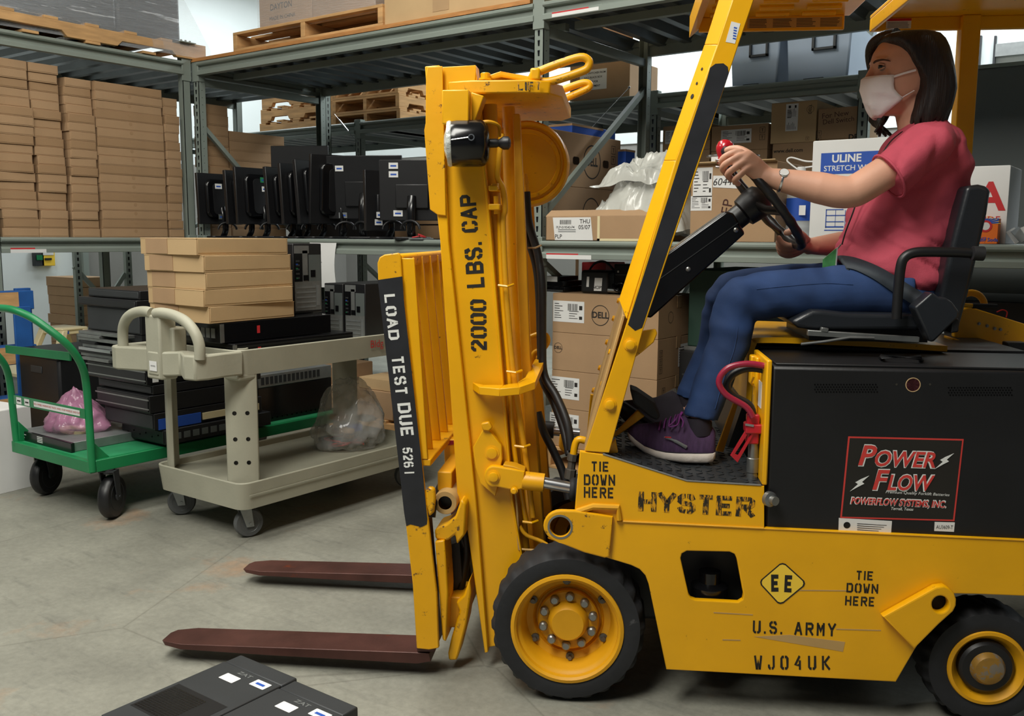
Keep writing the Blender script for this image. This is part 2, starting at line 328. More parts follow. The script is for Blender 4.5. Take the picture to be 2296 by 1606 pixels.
# ------------------------------------------------------------------ the hall
def hall():
    m = MT['floor']; nt = m.node_tree; b = nt.nodes['Principled BSDF']; N = nt.nodes.new; L = nt.links.new
    tc = N('ShaderNodeTexCoord'); old = b.inputs['Base Color'].links[0].from_socket
    # rusty stains
    n = N('ShaderNodeTexNoise'); n.inputs['Scale'].default_value = 1.9; n.inputs['Detail'].default_value = 7; n.inputs['Roughness'].default_value = .62; L(tc.outputs['Object'], n.inputs[0])
    r = N('ShaderNodeValToRGB'); r.color_ramp.elements[0].position = .60; r.color_ramp.elements[1].position = .74; r.color_ramp.elements[1].color = (.6, .6, .6, 1); L(n.outputs[0], r.inputs[0])
    mx = N('ShaderNodeMix'); mx.data_type = 'RGBA'; L(r.outputs[0], mx.inputs[0]); L(old, mx.inputs[6]); mx.inputs[7].default_value = (*lin((166, 122, 84)), 1)
    # dark scuffs
    mp = N('ShaderNodeMapping'); mp.inputs['Scale'].default_value = (1.2, 7, 1); mp.inputs['Rotation'].default_value = (0, 0, .9); L(tc.outputs['Object'], mp.inputs[0])
    n2 = N('ShaderNodeTexNoise'); n2.inputs['Scale'].default_value = 2.2; n2.inputs['Detail'].default_value = 8; n2.inputs['Roughness'].default_value = .7; L(mp.outputs[0], n2.inputs[0])
    r2 = N('ShaderNodeValToRGB'); r2.color_ramp.elements[0].position = .55; r2.color_ramp.elements[1].position = .75; r2.color_ramp.elements[1].color = (.55, .55, .55, 1); L(n2.outputs[0], r2.inputs[0])
    mx2 = N('ShaderNodeMix'); mx2.data_type = 'RGBA'; L(r2.outputs[0], mx2.inputs[0]); L(mx.outputs[2], mx2.inputs[6]); mx2.inputs[7].default_value = (*lin((84, 84, 80)), 1)
    # fine grain and slab joints
    n3 = N('ShaderNodeTexNoise'); n3.inputs['Scale'].default_value = 38; n3.inputs['Detail'].default_value = 8; n3.inputs['Roughness'].default_value = .75; L(tc.outputs['Object'], n3.inputs[0])
    r3 = N('ShaderNodeValToRGB'); r3.color_ramp.elements[0].position = .3; r3.color_ramp.elements[1].position = .7; r3.color_ramp.elements[0].color = (.78, .78, .78, 1); r3.color_ramp.elements[1].color = (1.1, 1.1, 1.1, 1); L(n3.outputs[0], r3.inputs[0])
    mx3 = N('ShaderNodeMix'); mx3.data_type = 'RGBA'; mx3.blend_type = 'MULTIPLY'; mx3.inputs[0].default_value = 1; L(mx2.outputs[2], mx3.inputs[6]); L(r3.outputs[0], mx3.inputs[7])
    v = N('ShaderNodeTexVoronoi'); v.feature = 'DISTANCE_TO_EDGE'; v.inputs['Scale'].default_value = .8; L(tc.outputs['Object'], v.inputs['Vector'])
    r4 = N('ShaderNodeValToRGB'); r4.color_ramp.elements[0].position = .001; r4.color_ramp.elements[1].position = .004; r4.color_ramp.elements[0].color = (.74, .73, .72, 1); r4.color_ramp.elements[1].color = (1, 1, 1, 1); L(v.outputs[0], r4.inputs[0])
    mx4 = N('ShaderNodeMix'); mx4.data_type = 'RGBA'; mx4.blend_type = 'MULTIPLY'; mx4.inputs[0].default_value = 1; L(mx3.outputs[2], mx4.inputs[6]); L(r4.outputs[0], mx4.inputs[7])
    L(mx4.outputs[2], b.inputs['Base Color'])
    struct(MB().box((-6, -7, -.1), (12, 7, 0)).obj('floor', 'floor'))
    struct(MB().box((-6, -7, 5.0), (12, 7, 5.1)).obj('ceiling', 'wallgrey'))
    struct(MB().box((-6, 5.0, 0), (12, 5.1, 2.3)).obj('wall_back_lower', 'wallgrey'))  # grey paint that also carries the shade below the rear rack's top deck
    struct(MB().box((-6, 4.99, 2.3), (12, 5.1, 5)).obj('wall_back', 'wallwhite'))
    struct(MB().box((-3.8, -7, 0), (-3.7, 1.2, 5)).obj('wall_left', 'wallwhite'))
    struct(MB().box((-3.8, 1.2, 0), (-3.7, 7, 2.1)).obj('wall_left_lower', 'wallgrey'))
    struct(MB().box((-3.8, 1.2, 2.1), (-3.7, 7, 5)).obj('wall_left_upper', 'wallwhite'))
    struct(MB().box((-3.7, 1.14, 0), (-3.62, 1.2, 3.5)).obj('trim_1', 'rack'))
hall()
# ------------------------------------------------------------------ racks
PW, PD = .06, .055
def post(par, x, y, z1, face=-1, slots=True, axis='y', name='post'):
    """C channel upright with teardrop slots on its face"""
    mb = MB()
    if axis == 'y':
        f0, f1 = (y, y+.004) if face < 0 else (y+PD-.004, y+PD)
        mb.box((x, f0, 0), (x+PW, f1, z1)).box((x, y, 0), (x+.004, y+PD, z1)).box((x+PW-.004, y, 0), (x+PW, y+PD, z1))
        mb.box((x-.015, y-.01, 0), (x+PW+.015, y+PD+.02, .008))
    else:
        f0, f1 = (x+PD-.004, x+PD)
        mb.box((f0, y, 0), (f1, y+PW, z1)).box((x, y, 0), (x+PD, y+.004, z1)).box((x, y+PW-.004, 0), (x+PD, y+PW, z1))
        mb.box((x-.01, y-.015, 0), (x+PD+.02, y+PW+.015, .008))
    if slots:
        sl = mb; z = .12
        while z < z1-.04:
            c = (x+PW/2, y-.0006) if face < 0 else (x+PW/2, y+PD+.0006)
            if axis == 'y':
                sl.prism([(c[0]-.0075, c[1], z), (c[0]+.0075, c[1], z), (c[0]+.0045, c[1], z-.030), (c[0]-.0045, c[1], z-.030)], (0, .001, 0), mi=1)
                sl.prism([(x+PW+.0004, y+.025, z), (x+PW+.0004, y+.029, z), (x+PW+.0004, y+.029, z-.004), (x+PW+.0004, y+.025, z-.004)], (.0004, 0, 0), mi=1)
            else:
                sl.prism([(x+PD+.0006, y+PW/2-.0075, z), (x+PD+.0006, y+PW/2+.0075, z), (x+PD+.0006, y+PW/2+.0045, z-.03), (x+PD+.0006, y+PW/2-.0045, z-.03)], (-.001, 0, 0), mi=1)
            z += .0508
    return mb.obj(name, ['rack', 'blackgloss'], par)
BEAM = [(0, .095), (-.008, .092), (-.014, .085), (-.014, .075), (-.008, .067), (.014, .065), (.014, .040), (-.004, .034), (-.012, .026), (-.012, .002), (-.004, 0), (.03, 0), (.03, .06), (.05, .06), (.05, .09), (.03, .095)]
def beam(par, a, b, zt, out, tabs=True, step=.235, name='beam'):
    """front beam from a to b (xy), top at zt, out = unit outward normal"""
    a, b, out = V((*a, 0)), V((*b, 0)), V((*out, 0))
    poly = [a-out*u+V((0, 0, zt-.095+w)) for u, w in BEAM]
    mb = MB().prism(poly, b-a); L = (b-a).length; d = (b-a).normalized()
    t = .1
    while tabs and t < L-.05:
        c = a+d*t+V((0, 0, zt-.062)); mb.prism([c-d*.014+out*.006, c+d*.014+out*.006, c+d*.011+out*.012-V((0, 0, .02)), c-d*.011+out*.012-V((0, 0, .02))], -out*.01+V((0, 0, .004))); t += step
    return mb.obj(name, 'rack', par)
def clip(par, x, y, zt, axis='y'):
    mb = MB()
    if axis == 'y': mb.box((x-.006, y-.006, zt-.135), (x+PW+.006, y+.004, zt+.02)).box((x+PW, y, zt-.135), (x+PW+.005, y+PD*.8, zt+.02))
    else: mb.box((x+PD-.004, y-.006, zt-.135), (x+PD+.006, y+PW+.006, zt+.02))
    return mb.obj('beam_connector', 'rack', par, .002)
def decking(par, x0, x1, y0, y1, z, along='y', pitch=.17):
    """corrugated steel deck, ribs running along one axis"""
    mb = MB(); a0, a1 = (x0, x1) if along == 'y' else (y0, y1); prof = []; t = a0
    while t < a1-.02:
        for u, h in ((0, 0), (.035, 0), (.06, -.04), (.11, -.04), (.135, 0)): prof.append((t+u*pitch/.17, h))
        t += pitch
    prof = [(min(u, a1), h) for u, h in prof]; prof.append((a1, 0))
    n = len(prof)
    if along == 'y': lo = [(u, y0, z+h) for u, h in prof]; hi = [(u, y1, z+h) for u, h in prof]
    else: lo = [(x0, u, z+h) for u, h in prof]; hi = [(x1, u, z+h) for u, h in prof]
    mb.add(lo+hi, [(i, i+1, n+i+1, n+i) for i in range(n-1)])
    mb.add([V(q)+V((0, 0, .003)) for q in lo+hi], [(i, i+1, n+i+1, n+i) for i in range(n-1)])
    return mb.obj('shelf_deck', 'deck', par, fix=False)
ZM, ZT = 1.262, 2.495
XA, DA = 2.95, 1.20
def rack_long():
    r = thing('storage_rack', 'long grey green pallet rack with two bays running behind the forklift', 'storage rack')
    for x in (0, XA, 2*XA+.3):
        for y, fc in ((0, -1), (DA-PD, 1)): post(r, x, y, 3.4 if x == XA else ZT+.02, fc, True)
    for a, b in ((PW, XA), (XA+PW, 2*XA+.3)):
        for zt in (ZM, ZT):
            beam(r, (a, 0), (b, 0), zt, (0, -1)); beam(r, (a, DA), (b, DA), zt, (0, 1), False)
            decking(r, a, b, .03, DA-.03, zt-.004)
            MB().box((a, .3, zt-.085), (b, .34, zt-.045)).obj('support_bar', 'rack', r) if zt > 2 else 0
    for x in (0, XA):
        for zt in (ZM, ZT): clip(r, x, 0, zt)
        e = x+PW/2
        for z in (.35, ZT-.16): MB().box((e-.018, PD, z), (e+.018, DA-PD, z+.05)).obj('side_rail', 'rack', r, .004)
        MB().bar((e, DA-.05, .55), (e, .05, 1.15), .03, .03, (1, 0, 0)).obj('brace', 'rack', r)
        MB().bar((e, .05, 1.40), (e, DA-.03, 2.20) if x else (e, 1.0, 1.40), .034, .03, (1, 0, 0)).obj('brace', 'rack', r) if x else MB().bar((e, .04, 2.06), (e, .86, 1.30), .03, .03, (1, 0, 0)).obj('brace', 'rack', r)
    # plywood boards on the top level
    MB().box((.0, -.012, ZT), (XA-.02, 1.1, ZT+.022)).obj('plywood_shelf', 'ply', r)
    # warning stickers next to the uprights
    for zt in (ZM,):
        l = MB().box((XA+.10, -.0135, zt-.073), (XA+.30, -.0125, zt-.066), mi=1).box((XA+.10, -.0135, zt-.095), (XA+.38, -.0125, zt-.073)).obj('warning_sticker', ['label', 'redink'], r)
    l = MB().box((XA+.12, -.0135, ZT-.073), (XA+.34, -.0125, ZT-.066), mi=1).box((XA+.12, -.0135, ZT-.09), (XA+.4, -.0125, ZT-.073)).obj('warning_sticker', ['label', 'redink'], r)
    return r
rack_long()
YB0 = -1.40
def rack_left():
    r = thing('storage_rack', 'grey green pallet rack at the left edge holding stacks of flat boxes', 'storage rack', (0, 0, 0))
    for y in (-.085, YB0-PW):
        post(r, -PD, y, ZT+.12 if y > -.2 else ZT+.02, -1, y < -.2, 'x'); post(r, -1.2, y, ZT, -1, False, 'x')
    for zt in (ZM, ZT):
        beam(r, (0, YB0), (0, -.085), zt, (1, 0)); beam(r, (-1.2, YB0), (-1.2, -.085), zt, (-1, 0), False)
        decking(r, -1.17, -.03, YB0, -.09, zt-.004, 'x'); clip(r, -PD, -.085, zt, 'x')
    MB().box((-.0+.0125, YB0+.05, ZM-.073), (.0135, YB0+.2, ZM-.064), mi=1).box((.0125, YB0+.05, ZM-.095), (.0135, YB0+.27, ZM-.073)).obj('warning_sticker', ['label', 'redink'], r)
    post(r, -PD, 1.25, ZT, -1, True, 'x'); post(r, -1.2, 1.25, ZT, -1, False, 'x')
    for zt in (ZM, ZT):
        beam(r, (0, .06), (0, 1.25), zt, (1, 0)); beam(r, (-1.2, -.02), (-1.2, 1.25), zt, (-1, 0), False); decking(r, -1.17, -.03, -.02, 1.25, zt-.004, 'x')
    MB().box((-.09, -.12, ZT+.12), (.05, .0, ZT+.126)).obj('cap_plate', 'rack', r)
    for k in range(3):
        MB().cyl((.02, -.10+k*.035, ZT+.126), (.02, -.10+k*.035, ZT+.14), .008, 6).obj('bolt', 'zinc', r)
    return r
rack_left()
YC = 1.42
CX = [onY(804, 400, YC).x-PW/2, onY(1463, 300, YC).x-PW/2, onY(1932, 300, YC).x-PW/2]
ZC = onY(1460, 211, YC).z
def rack_rear():
    r = thing('storage_rack', 'grey green rack standing behind the long rack with pallets and totes on top', 'storage rack')
    X = [-2.2]+CX
    for x in X:
        post(r, x, YC, ZC+.02, -1); post(r, x, YC+1.1, ZC, 1, False)
        e = x+PW/2
        MB().box((e-.016, YC+PD, ZC-.14), (e+.016, YC+1.1, ZC-.1)).obj('side_rail', 'rack', r); MB().bar((e, YC+.05, .5), (e, YC+1.1, 1.3), .03, .03, (1, 0, 0)).obj('brace', 'rack', r); MB().bar((e, YC+1.1, .3), (e, YC+.05, 1.05), .03, .03, (1, 0, 0)).obj('brace', 'rack', r)
        MB().bar((e, YC+.05, 1.35), (e, YC+1.1, ZC-.2), .03, .03, (1, 0, 0)).obj('brace', 'rack', r)
        clip(r, x, YC, ZC)
    for a, b in zip(X[:-1], X[1:]):
        for zt in (1.262, ZC):
            beam(r, (a+PW, YC), (b, YC), zt, (0, -1)); beam(r, (a+PW, YC+1.15), (b, YC+1.15), zt, (0, 1), False)
            decking(r, a+PW, b, YC+.03, YC+1.12, zt-.004)
    return r
rack_rear()
# ------------------------------------------------------------------ forklift
KR = math.radians(29.6)
KO = onZ(1272, 1578)
KU, KV = V((math.cos(KR), math.sin(KR), 0)), V((-math.sin(KR), math.cos(KR), 0))
def K(px, py, v=0.):
    d = ray(px, py); q = CAM+d*((v-(CAM-KO).dot(KV))/d.dot(KV))-KO; return V((q.dot(KU), v, q.z))
def KZ(px, py, z):
    q = onZ(px, py, z)-KO; return V((q.dot(KU), q.dot(KV), z))
def kpoly(pts, v): return [K(p[0], p[1], v) for p in pts]
def kprism(mb, pts, v0, v1, at=None, mi=0):
    return mb.prism([V((q.x, v0, q.z)) for q in kpoly(pts, v0 if at is None else at)], (0, v1-v0, 0), mi=mi)
def kplate(mb, pts, holes, v0, v1, bev=.003, mi=0):
    f = lambda P: [(q.x, q.z) for q in kpoly(P, v0)]
    vs, fs = plate(f(pts), [f(h) for h in holes], v1-v0, bev)
    return mb.add([V((q.x, (v0+v1)/2-q.z, q.y)) for q in vs], fs, None, mi)
def kframe(pL, pR, v, up=None):
    a, b = K(*pL, v), K(*pR, v); ex = (b-a).normalized(); ey = V((-ex.z, 0, ex.x)); return frame((a+b)/2, ex, ey), (b-a).length
def kst(mb, s, pL, pR, hpx, v, gap=2.3, st=1.35):
    mt, L = kframe(pL, pR, v); m = ((pL[0]+pR[0])/2, (pL[1]+pR[1])/2)
    h = hpx*(K(m[0]+1, m[1], v)-K(*m, v)).length; k = h/(6+st)
    stencil(mb, s, mt, h, L/((stencil_w(s, gap)+st)*k), st, gap)
def ktx(mb, s, pL, pR, hpx, v, bold=0., shear=0., mi=0, off=(0, 0)):
    mt, L = kframe(pL, pR, v); m = ((pL[0]+pR[0])/2, (pL[1]+pR[1])/2)
    u = (K(m[0]+1, m[1], v)-K(*m, v)).length
    vs, fs = text(s, hpx*u, 'CENTER', bold, 0, 1, shear)
    x0, x1 = min(q.x for q in vs), max(q.x for q in vs); y0, y1 = min(q.y for q in vs), max(q.y for q in vs)
    sy = hpx*u/(y1-y0); sx = L/(x1-x0)
    mb.add([V(((q.x-(x0+x1)/2)*sx, (q.y-(y0+y1)/2)*sy, 0)) for q in vs], fs, mt, mi)
def bolt(par, c, r, h=.008, m='yellow', name='bolt', d=(0, -1, 0), n=6):
    return MB().lathe([(r*1.35, 0), (r*1.35, h*.25), (r, h*.3), (r, h*.9), (r*.8, h)], c, d, n*2).obj(name, m, par)
FL = thing('forklift', 'yellow electric forklift driven by a masked woman in a red shirt', 'forklift', KO, KR)
W2 = .93
def wheel(par, c, R, w, rim, hubs, big=True, side=-1):
    """tyre and rim, axis along v, outer face at c.y"""
    s = side
    t = MB(); n = 96; prof = [(rim-.012, .012), (rim+.004, .004), (R*.80, .0), (R*.93, .004), (R*.985, .018), (R, .036), (R, w-.036), (R*.985, w-.018), (R*.93, w-.004), (R*.8, w), (rim, w)]
    a = V(c); vs = []
    for pi, (r, d) in enumerate(prof):
        for j in range(n):
            an = 2*PI*j/n; rr = r
            lug = (j//2) % 2 if d < w/2 else ((j+2)//2) % 2
            if r > R*.95 and lug and pi not in (5, 6): rr = r-.010
            if pi in (5, 6) and lug: rr = r-.006
            vs.append(a+V((math.cos(an)*rr, -s*d, math.sin(an)*rr)))
    k = len(prof)
    t.add(vs, [(i*n+j, (i+1)*n+j, (i+1)*n+(j+1) % n, i*n+(j+1) % n) for i in range(k-1) for j in range(n)])
    t.obj('tyre', 'rubber', par, smooth=40)
    D = (0, -s, 0)
    ri = MB().lathe([(rim+.004, .004), (rim+.003, .0), (rim-.006, -.002), (rim-.012, .004), (rim-.014, .016), (rim-.020, .020), (rim-.024, .03), (rim-.034, .075), (rim*.66, .082), (rim*.64, .078), (rim*.60, .09), (0, .09)] if big else
                    [(rim+.004, .004), (rim+.002, -.001), (rim-.006, -.002), (rim-.012, .006), (rim-.02, .02), (rim-.03, .032), (rim*.66, .034), (rim*.62, .03), (0, .03)], c, D, 64, cap=False)
    rm = ri.obj('rim', 'yellow_dull', par, smooth=35)
    return rm
def wheels():
    c = V((-.004, .0, .214))
    g = bpy.data.objects.new('front_wheel', None); COL.objects.link(g); g.parent = FL; g.location = c
    z = V((0, 0, 0)); rim = .152
    rm = wheel(g, z, .214, .165, rim, 0)
    hb = MB().lathe([(.086, .088), (.086, .070), (.082, .066), (.058, .064), (.054, .05), (.048, .036), (.044, .032), (0, .032)], z, (0, 1, 0), 48, cap=False)
    hb.obj('hub', 'yellow_dull', g, smooth=35)
    for i in range(10):
        a = 2*PI*(i+.4)/10; MB().lathe([(.0125, .066), (.0125, .052), (.009, .048), (0, .048)], (math.cos(a)*.0715, 0, math.sin(a)*.0715), (0, 1, 0), 14).obj('wheel_nut', 'zinc', g, smooth=35)
    for i in range(6):
        a = 2*PI*(i+.55)/6; MB().lathe([(.012, .082), (.012, .074), (.006, .072), (.006, .062), (0, .062)], (math.cos(a)*.112, 0, math.sin(a)*.112), (0, 1, 0), 12).obj('rim_bolt', 'steelgrey', g, smooth=35)
    MB().cyl((0, .08, 0), (0, .3, 0), .05).obj('axle', 'darkgrey', g)
    g2 = copy_tree(g, FL); g2.location = (c.x, W2, c.z); g2.rotation_euler = (0, 0, PI)
    c = K(2215, 1500, .02); R = c.z
    g = bpy.data.objects.new('rear_wheel', None); COL.objects.link(g); g.parent = FL; g.location = c
    wheel(g, z, R, .14, .098, 0, False)
    MB().lathe([(.068, .03), (.068, .012), (.062, .006), (.048, .004), (.046, .012), (.044, -.002), (.036, -.014), (.02, -.018), (0, -.018)], z, (0, 1, 0), 40).obj('hub_cap', 'hubcap', g, smooth=35)
    MB().lathe([(.0705, .031), (.0705, .010), (.063, .0035), (.049, .0025)], z, (0, 1, 0), 40).obj('grease_ring', 'black', g, smooth=35)
    g2 = copy_tree(g, FL); g2.location = (c.x, W2-.02, c.z); g2.rotation_euler = (0, 0, PI)
wheels()
def chassis():
    side = [(1300, 1012), (1352, 1019), (1540, 1079), (1714, 1091), (1714, 1184), (2420, 1217), (2420, 1342), (2190, 1333), (2140, 1332), (2095, 1392), (2052, 1456), (2009, 1530), (1494, 1502), (1454, 1310), (1447, 1291), (1434, 1277), (1415, 1268), (1310, 1236), (1288, 1150)]
    hole = [(1526, 1252), (1529, 1242), (1540, 1236), (1636, 1238), (1647, 1243), (1652, 1254), (1667, 1333), (1665, 1345), (1655, 1351), (1560, 1346), (1549, 1342), (1544, 1334)]
    mb = MB(); kplate(mb, side, [hole], 0, .02); mb.obj('side_panel', 'yellow', FL, smooth=40)
    P = [(q.x, q.z) for q in kpoly(side, 0)]
    vs, fs = plate(P, [], .02, .003); MB().add([V((q.x, W2-.01-q.z, q.y)) for q in vs], fs).obj('side_panel', 'yellow', FL, smooth=40)
    # inner chassis between the two panels
    u = lambda x, y: K(x, y, 0)
    a, b = u(1560, 1440), u(2040, 1215); MB().box((a.x-.05, .14, .14), (b.x, W2-.14, b.z-.03)).obj('chassis', 'darkgrey', FL)
    MB().box((K(1300, 1200).x, .19, .17), (K(1560, 1200).x, W2-.19, .40)).obj('axle_housing', 'darkgrey', FL, .02)
    MB().lathe([(.04, 0), (.04, .05), (.052, .052), (.052, .09), (.03, .1), (.03, .13)], K(1590, 1335, .08)-V((0, 0, .06)), (0, 0, 1), 24).obj('drive_motor', 'blackgloss', FL)
    # weld line between upper and lower panel
    MB().tube([K(1384, 1169, -.001), K(1712, 1185, -.001)], .0035, 6).tube([K(1712, 1186, -.001), K(2400, 1217, -.001)], .002, 6).obj('weld_seam', 'yellow_dull', FL)
    # front tie-down lug
    lug = [(1374, 1160), (1366, 1249), (1356, 1252), (1310, 1240), (1228, 1208)]+[(1257+39*math.cos(math.radians(a)), 1180+35*math.sin(math.radians(a))) for a in range(120, 271, 15)]+[(1290, 1146)]
    ll = MB(); kplate(ll, lug, [circ(1256, 1182, 23)], -.018, .0, .004)
    lg = ll.obj('tie_down_lug', 'yellow_worn', FL, smooth=40)
    MB().lathe([(.0285, .001), (.0285, -.001), (.034, -.0008), (.034, .001)], K(1256, 1182, -.018), (0, 1, 0), 32, True).obj('worn_ring', 'zinc', lg)
    MB().tube([K(1294, 1148, -.006), K(1330, 1136, -.006), K(1386, 1138, -.006), K(1388, 1166, -.006)], .009, 8).obj('weld_bead', 'yellow_dull', lg)
    # rear tie-down lug, a bent plate standing proud of the panel
    R2 = [(1980, 1384), (2098, 1318), (2118, 1315)]+[(2113+32*math.cos(math.radians(a)), 1350+34*math.sin(math.radians(a))) for a in (-60, -35, -10, 15, 40)]+[(2106, 1400), (2050, 1456)]
    r2 = MB(); kplate(r2, R2, [circ(2109, 1356, 19)], -.03, -.002, .004)
    r2.obj('tie_down_lug', 'yellow', FL, smooth=40); MB().lathe([(.026, 0), (0, 0)], K(2109, 1356, -.03)+V((0, .0285, 0)), (0, -1, 0), 24).obj('lug_hole', 'stencil', FL, smooth=0, fix=False)
    # stencilled words
    V0 = -.0008
    for nm, rows in (('tie_down_lettering', (('TIE', (1325, 1046), (1366, 1047), 23), ('DOWN', (1309, 1076), (1379, 1077), 25), ('HERE', (1309, 1104), (1377, 1106), 25))),
                     ('tie_down_lettering', (('TIE', (1919, 1290), (1959, 1292), 22), ('DOWN', (1898, 1318), (1969, 1321), 23), ('HERE', (1895, 1347), (1962, 1350), 23))),
                     ('owner_lettering', (('U.S. ARMY', (1688, 1406), (1874, 1413), 31),)), ('fleet_number', (('WJO4UK', (1691, 1486), (1861, 1487), 34),))):
        st = MB()
        for t, a, b, h in rows: kst(st, t.replace(' ', '  '), a, b, h, V0, {'fleet_number': 5.2, 'owner_lettering': 3.6}.get(nm, 2.8))
        st.obj(nm, 'stencil', FL, smooth=0, fix=False)
    hy = MB(); kst(hy, 'HYSTER', (1431, 1124), (1692, 1138), 46, V0, 2.0, 1.7); hy.obj('maker_lettering', 'hyster', FL, smooth=0, fix=False)
    # diamond plate
    d = [(1755, 1259), (1810, 1309), (1749, 1359), (1700, 1306)]
    def rnd_d(p, k=.12):
        o = []
        for i in range(4):
            q, a, b = V((*p[i], 0)), V((*p[i-1], 0)), V((*p[(i+1) % 4], 0)); o += [tuple((q+(a-q)*k)[:2]), tuple((q+(a-q)*k*.35+(b-q)*k*.35)[:2]), tuple((q+(b-q)*k)[:2])]
        return o
    sc = lambda p, k: [(1753.5+(x-1753.5)*k, 1308.5+(y-1308.5)*k) for x, y in p]
    dm = MB(); kprism(dm, rnd_d(d), -.0012, 0); kprism(dm, rnd_d(sc(d, .925)), -.0016, -.0012, mi=1)
    kst(dm, 'E', (1729, 1308), (1749, 1308), 41, -.002, 2, 1.9); kst(dm, 'E', (1759, 1309), (1779, 1310), 41, -.002, 2, 1.9)
    dm.obj('warning_diamond', ['stencil', 'signyellow'], FL, smooth=0, fix=False)
    # scraped strip under the lettering
    sc2 = MB(); kprism(sc2, [(1690, 1428), (1770, 1424), (1895, 1440), (1890, 1462), (1868, 1458), (1760, 1440)], -.0006, 0)
    for a, b in (((1600, 1374), (1688, 1379)), ((1875, 1411), (1975, 1414)), ((1790, 1324), (1900, 1325)), ((1620, 1435), (1660, 1436))): sc2.bar(K(*a, -.0004), K(*b, -.0004), .003, .0006, (0, -1, 0))
    sc2.obj('scrape', 'dust', FL, smooth=0)
chassis()
def cabin():
    # floor plate: profile along the top of the side panel
    top = [K(1352, 1019), K(1540, 1079), K(1712, 1090)]
    pr = [V((q.x, .004, q.z)) for q in top]; pr += [V((q.x, .004, q.z-.02)) for q in top[::-1]]
    fp = MB().prism(pr, (0, W2-.03, 0))
    a, b, c = top
    sd = random.Random(3)
    for i in range(15):
        for j in range(22):
            t = (i+.5)/15; q = a.lerp(b, t/.54) if t < .54 else b.lerp(c, (t-.54)/.46)
            vv = .02+j*.034; an = .8 if (i+j) % 2 else -.8
            dx, dy = .011*math.cos(an), .011*math.sin(an); s = (b-a).normalized() if t < .54 else (c-b).normalized()
            p = V((q.x, vv, q.z+.0006)); e = s*dx+V((0, dy, 0)); fp.bar(p-e, p+e, .005, .003)
    fp.obj('floor_plate', 'floorplate', FL, smooth=0)
    MB().tube([K(1352, 1018, .0), K(1540, 1078, .0), K(1706, 1088, .0)], .0025, 6).obj('floor_edge', 'zinc', FL)
    # cowl front sheet between the legs
    A, B = K(1316, 1012, .02), K(1402, 708, .02)
    n = V((-(B-A).z, 0, (B-A).x)).normalized()*.008
    MB().prism([A, B, B+V((0, W2-.04, 0)), A+V((0, W2-.04, 0))], n).obj('cowl_panel', 'dust', FL, .002)
    for t in (.08, .3, .55, .78, .95): bolt(FL, A.lerp(B, t)+V((0, W2-.12, 0))+n*1.4, .009, .008, d=n)
    for px, py in ((1397, 735), (1370, 790), (1352, 862)): bolt(FL, K(px, py, .25), .008, .008, d=n)
    # guard legs: side plate, folded flange, black paint
    L = [(1311, 1012), (1406, 722), (1515, 360), (1609, 100), (1662, -60), (1712, -60), (1690, 0), (1656, 100), (1563, 380), (1442, 740), (1366, 1016)]
    lm = MB(); kprism(lm, L, .0, .016)
    fl = [((1404, 716), (1387, 672)), ((1515, 360), (1488, 360)), ((1609, 100), (1579, 100)), ((1662, -60), (1630, -60))]
    for (p, q), (p2, q2) in zip(fl[:-1], fl[1:]):
        a, b, c, d = K(*p, .002), K(*q, .05), K(*q2, .05), K(*p2, .002); lm.prism([a, b, c, d], (.008, .006, 0))
    lg = lm.obj('front_leg', 'yellow', FL, .002)
    bk = MB(); kprism(bk, [(1408, 728), (1528, 350), (1586, 175), (1592, 152), (1604, 143), (1622, 142), (1632, 150), (1634, 165), (1560, 375), (1440, 735), (1424, 742)], -.0006, .0005)
    bk.obj('black_stripe', 'blackpaint', lg, smooth=0)
    hl = MB()
    fn = (K(1609, 100)-K(1515, 360)).cross(K(1488, 360, .05)-K(1515, 360, .002)).normalized()
    if fn.y > 0: fn = -fn
    for (py, r) in ((154, .004), (186, .004), (215, .0065)):
        t = (360-py)/260; q = K(1515, 360, .002).lerp(K(1609, 100, .002), t).lerp(K(1488, 360, .05).lerp(K(1579, 100, .05), t), .5)
        hl.lathe([(r, 0), (0, 0)], q+fn*.0012, fn, 12, cap=False)
    hl.obj('bolt_holes', 'stencil', lg)
    sl = MB(); kprism(sl, [(1640, 48), (1660, 53), (1648, 98), (1627, 94)], -.0008, .0005)
    for k in range(5): kprism(sl, [(1646+k*-.6, 60+k*6), (1653+k*-.6, 62+k*6), (1652+k*-.6, 65+k*6), (1645+k*-.6, 63+k*6)], -.0012, -.0008, mi=1)
    sl.obj('asset_sticker', ['label', 'blueink'], lg, smooth=0)
    bolt(lg, K(1413, 773, 0), .0125, .012); bolt(lg, K(1368, 907, 0), .0125, .012)
    MB().prism(kpoly([(1440, 742), (1470, 738), (1474, 748), (1466, 768), (1440, 790), (1420, 805)], .03), (0, .012, 0)).obj('gusset', 'yellow', FL, .003)
    MB().prism(kpoly([(1366, 1000), (1380, 985), (1386, 1016), (1366, 1018)], .03), (0, .02, 0)).obj('gusset', 'yellow', FL, .003)
    f2 = MB(); f2.prism([V((q.x, W2-.02, q.z)) for q in kpoly(L, 0)], (0, .016, 0)); f2.obj('front_leg', 'yellow', FL, .002)
    # overhead guard, its underside and far rail seen from below
    vr = W2-.10
    zt = K(1780, 35, vr).z; zb = K(1780, 68, vr).z
    a = K(1567, 70, vr).x; b = K(1893, 60, vr).x; nr = .04
    g = MB(); nsl = 6
    g.box((a, nr, zt), (b+.02, vr+.02, zt+.012))
    for i in range(4):
        for j in range(3):
            u0 = a+.03+j*(b-a-.03)/3; v0 = vr-.05-i*.085
            g.tube([(u0, v0, zt-.004), (u0+(b-a)/3-.05, v0, zt-.004)], .009, 8, mi=0)
    g.box((a, vr, zb), (b, vr+.014, zt)); g.box((a, nr, zb), (b, nr+.014, zt))
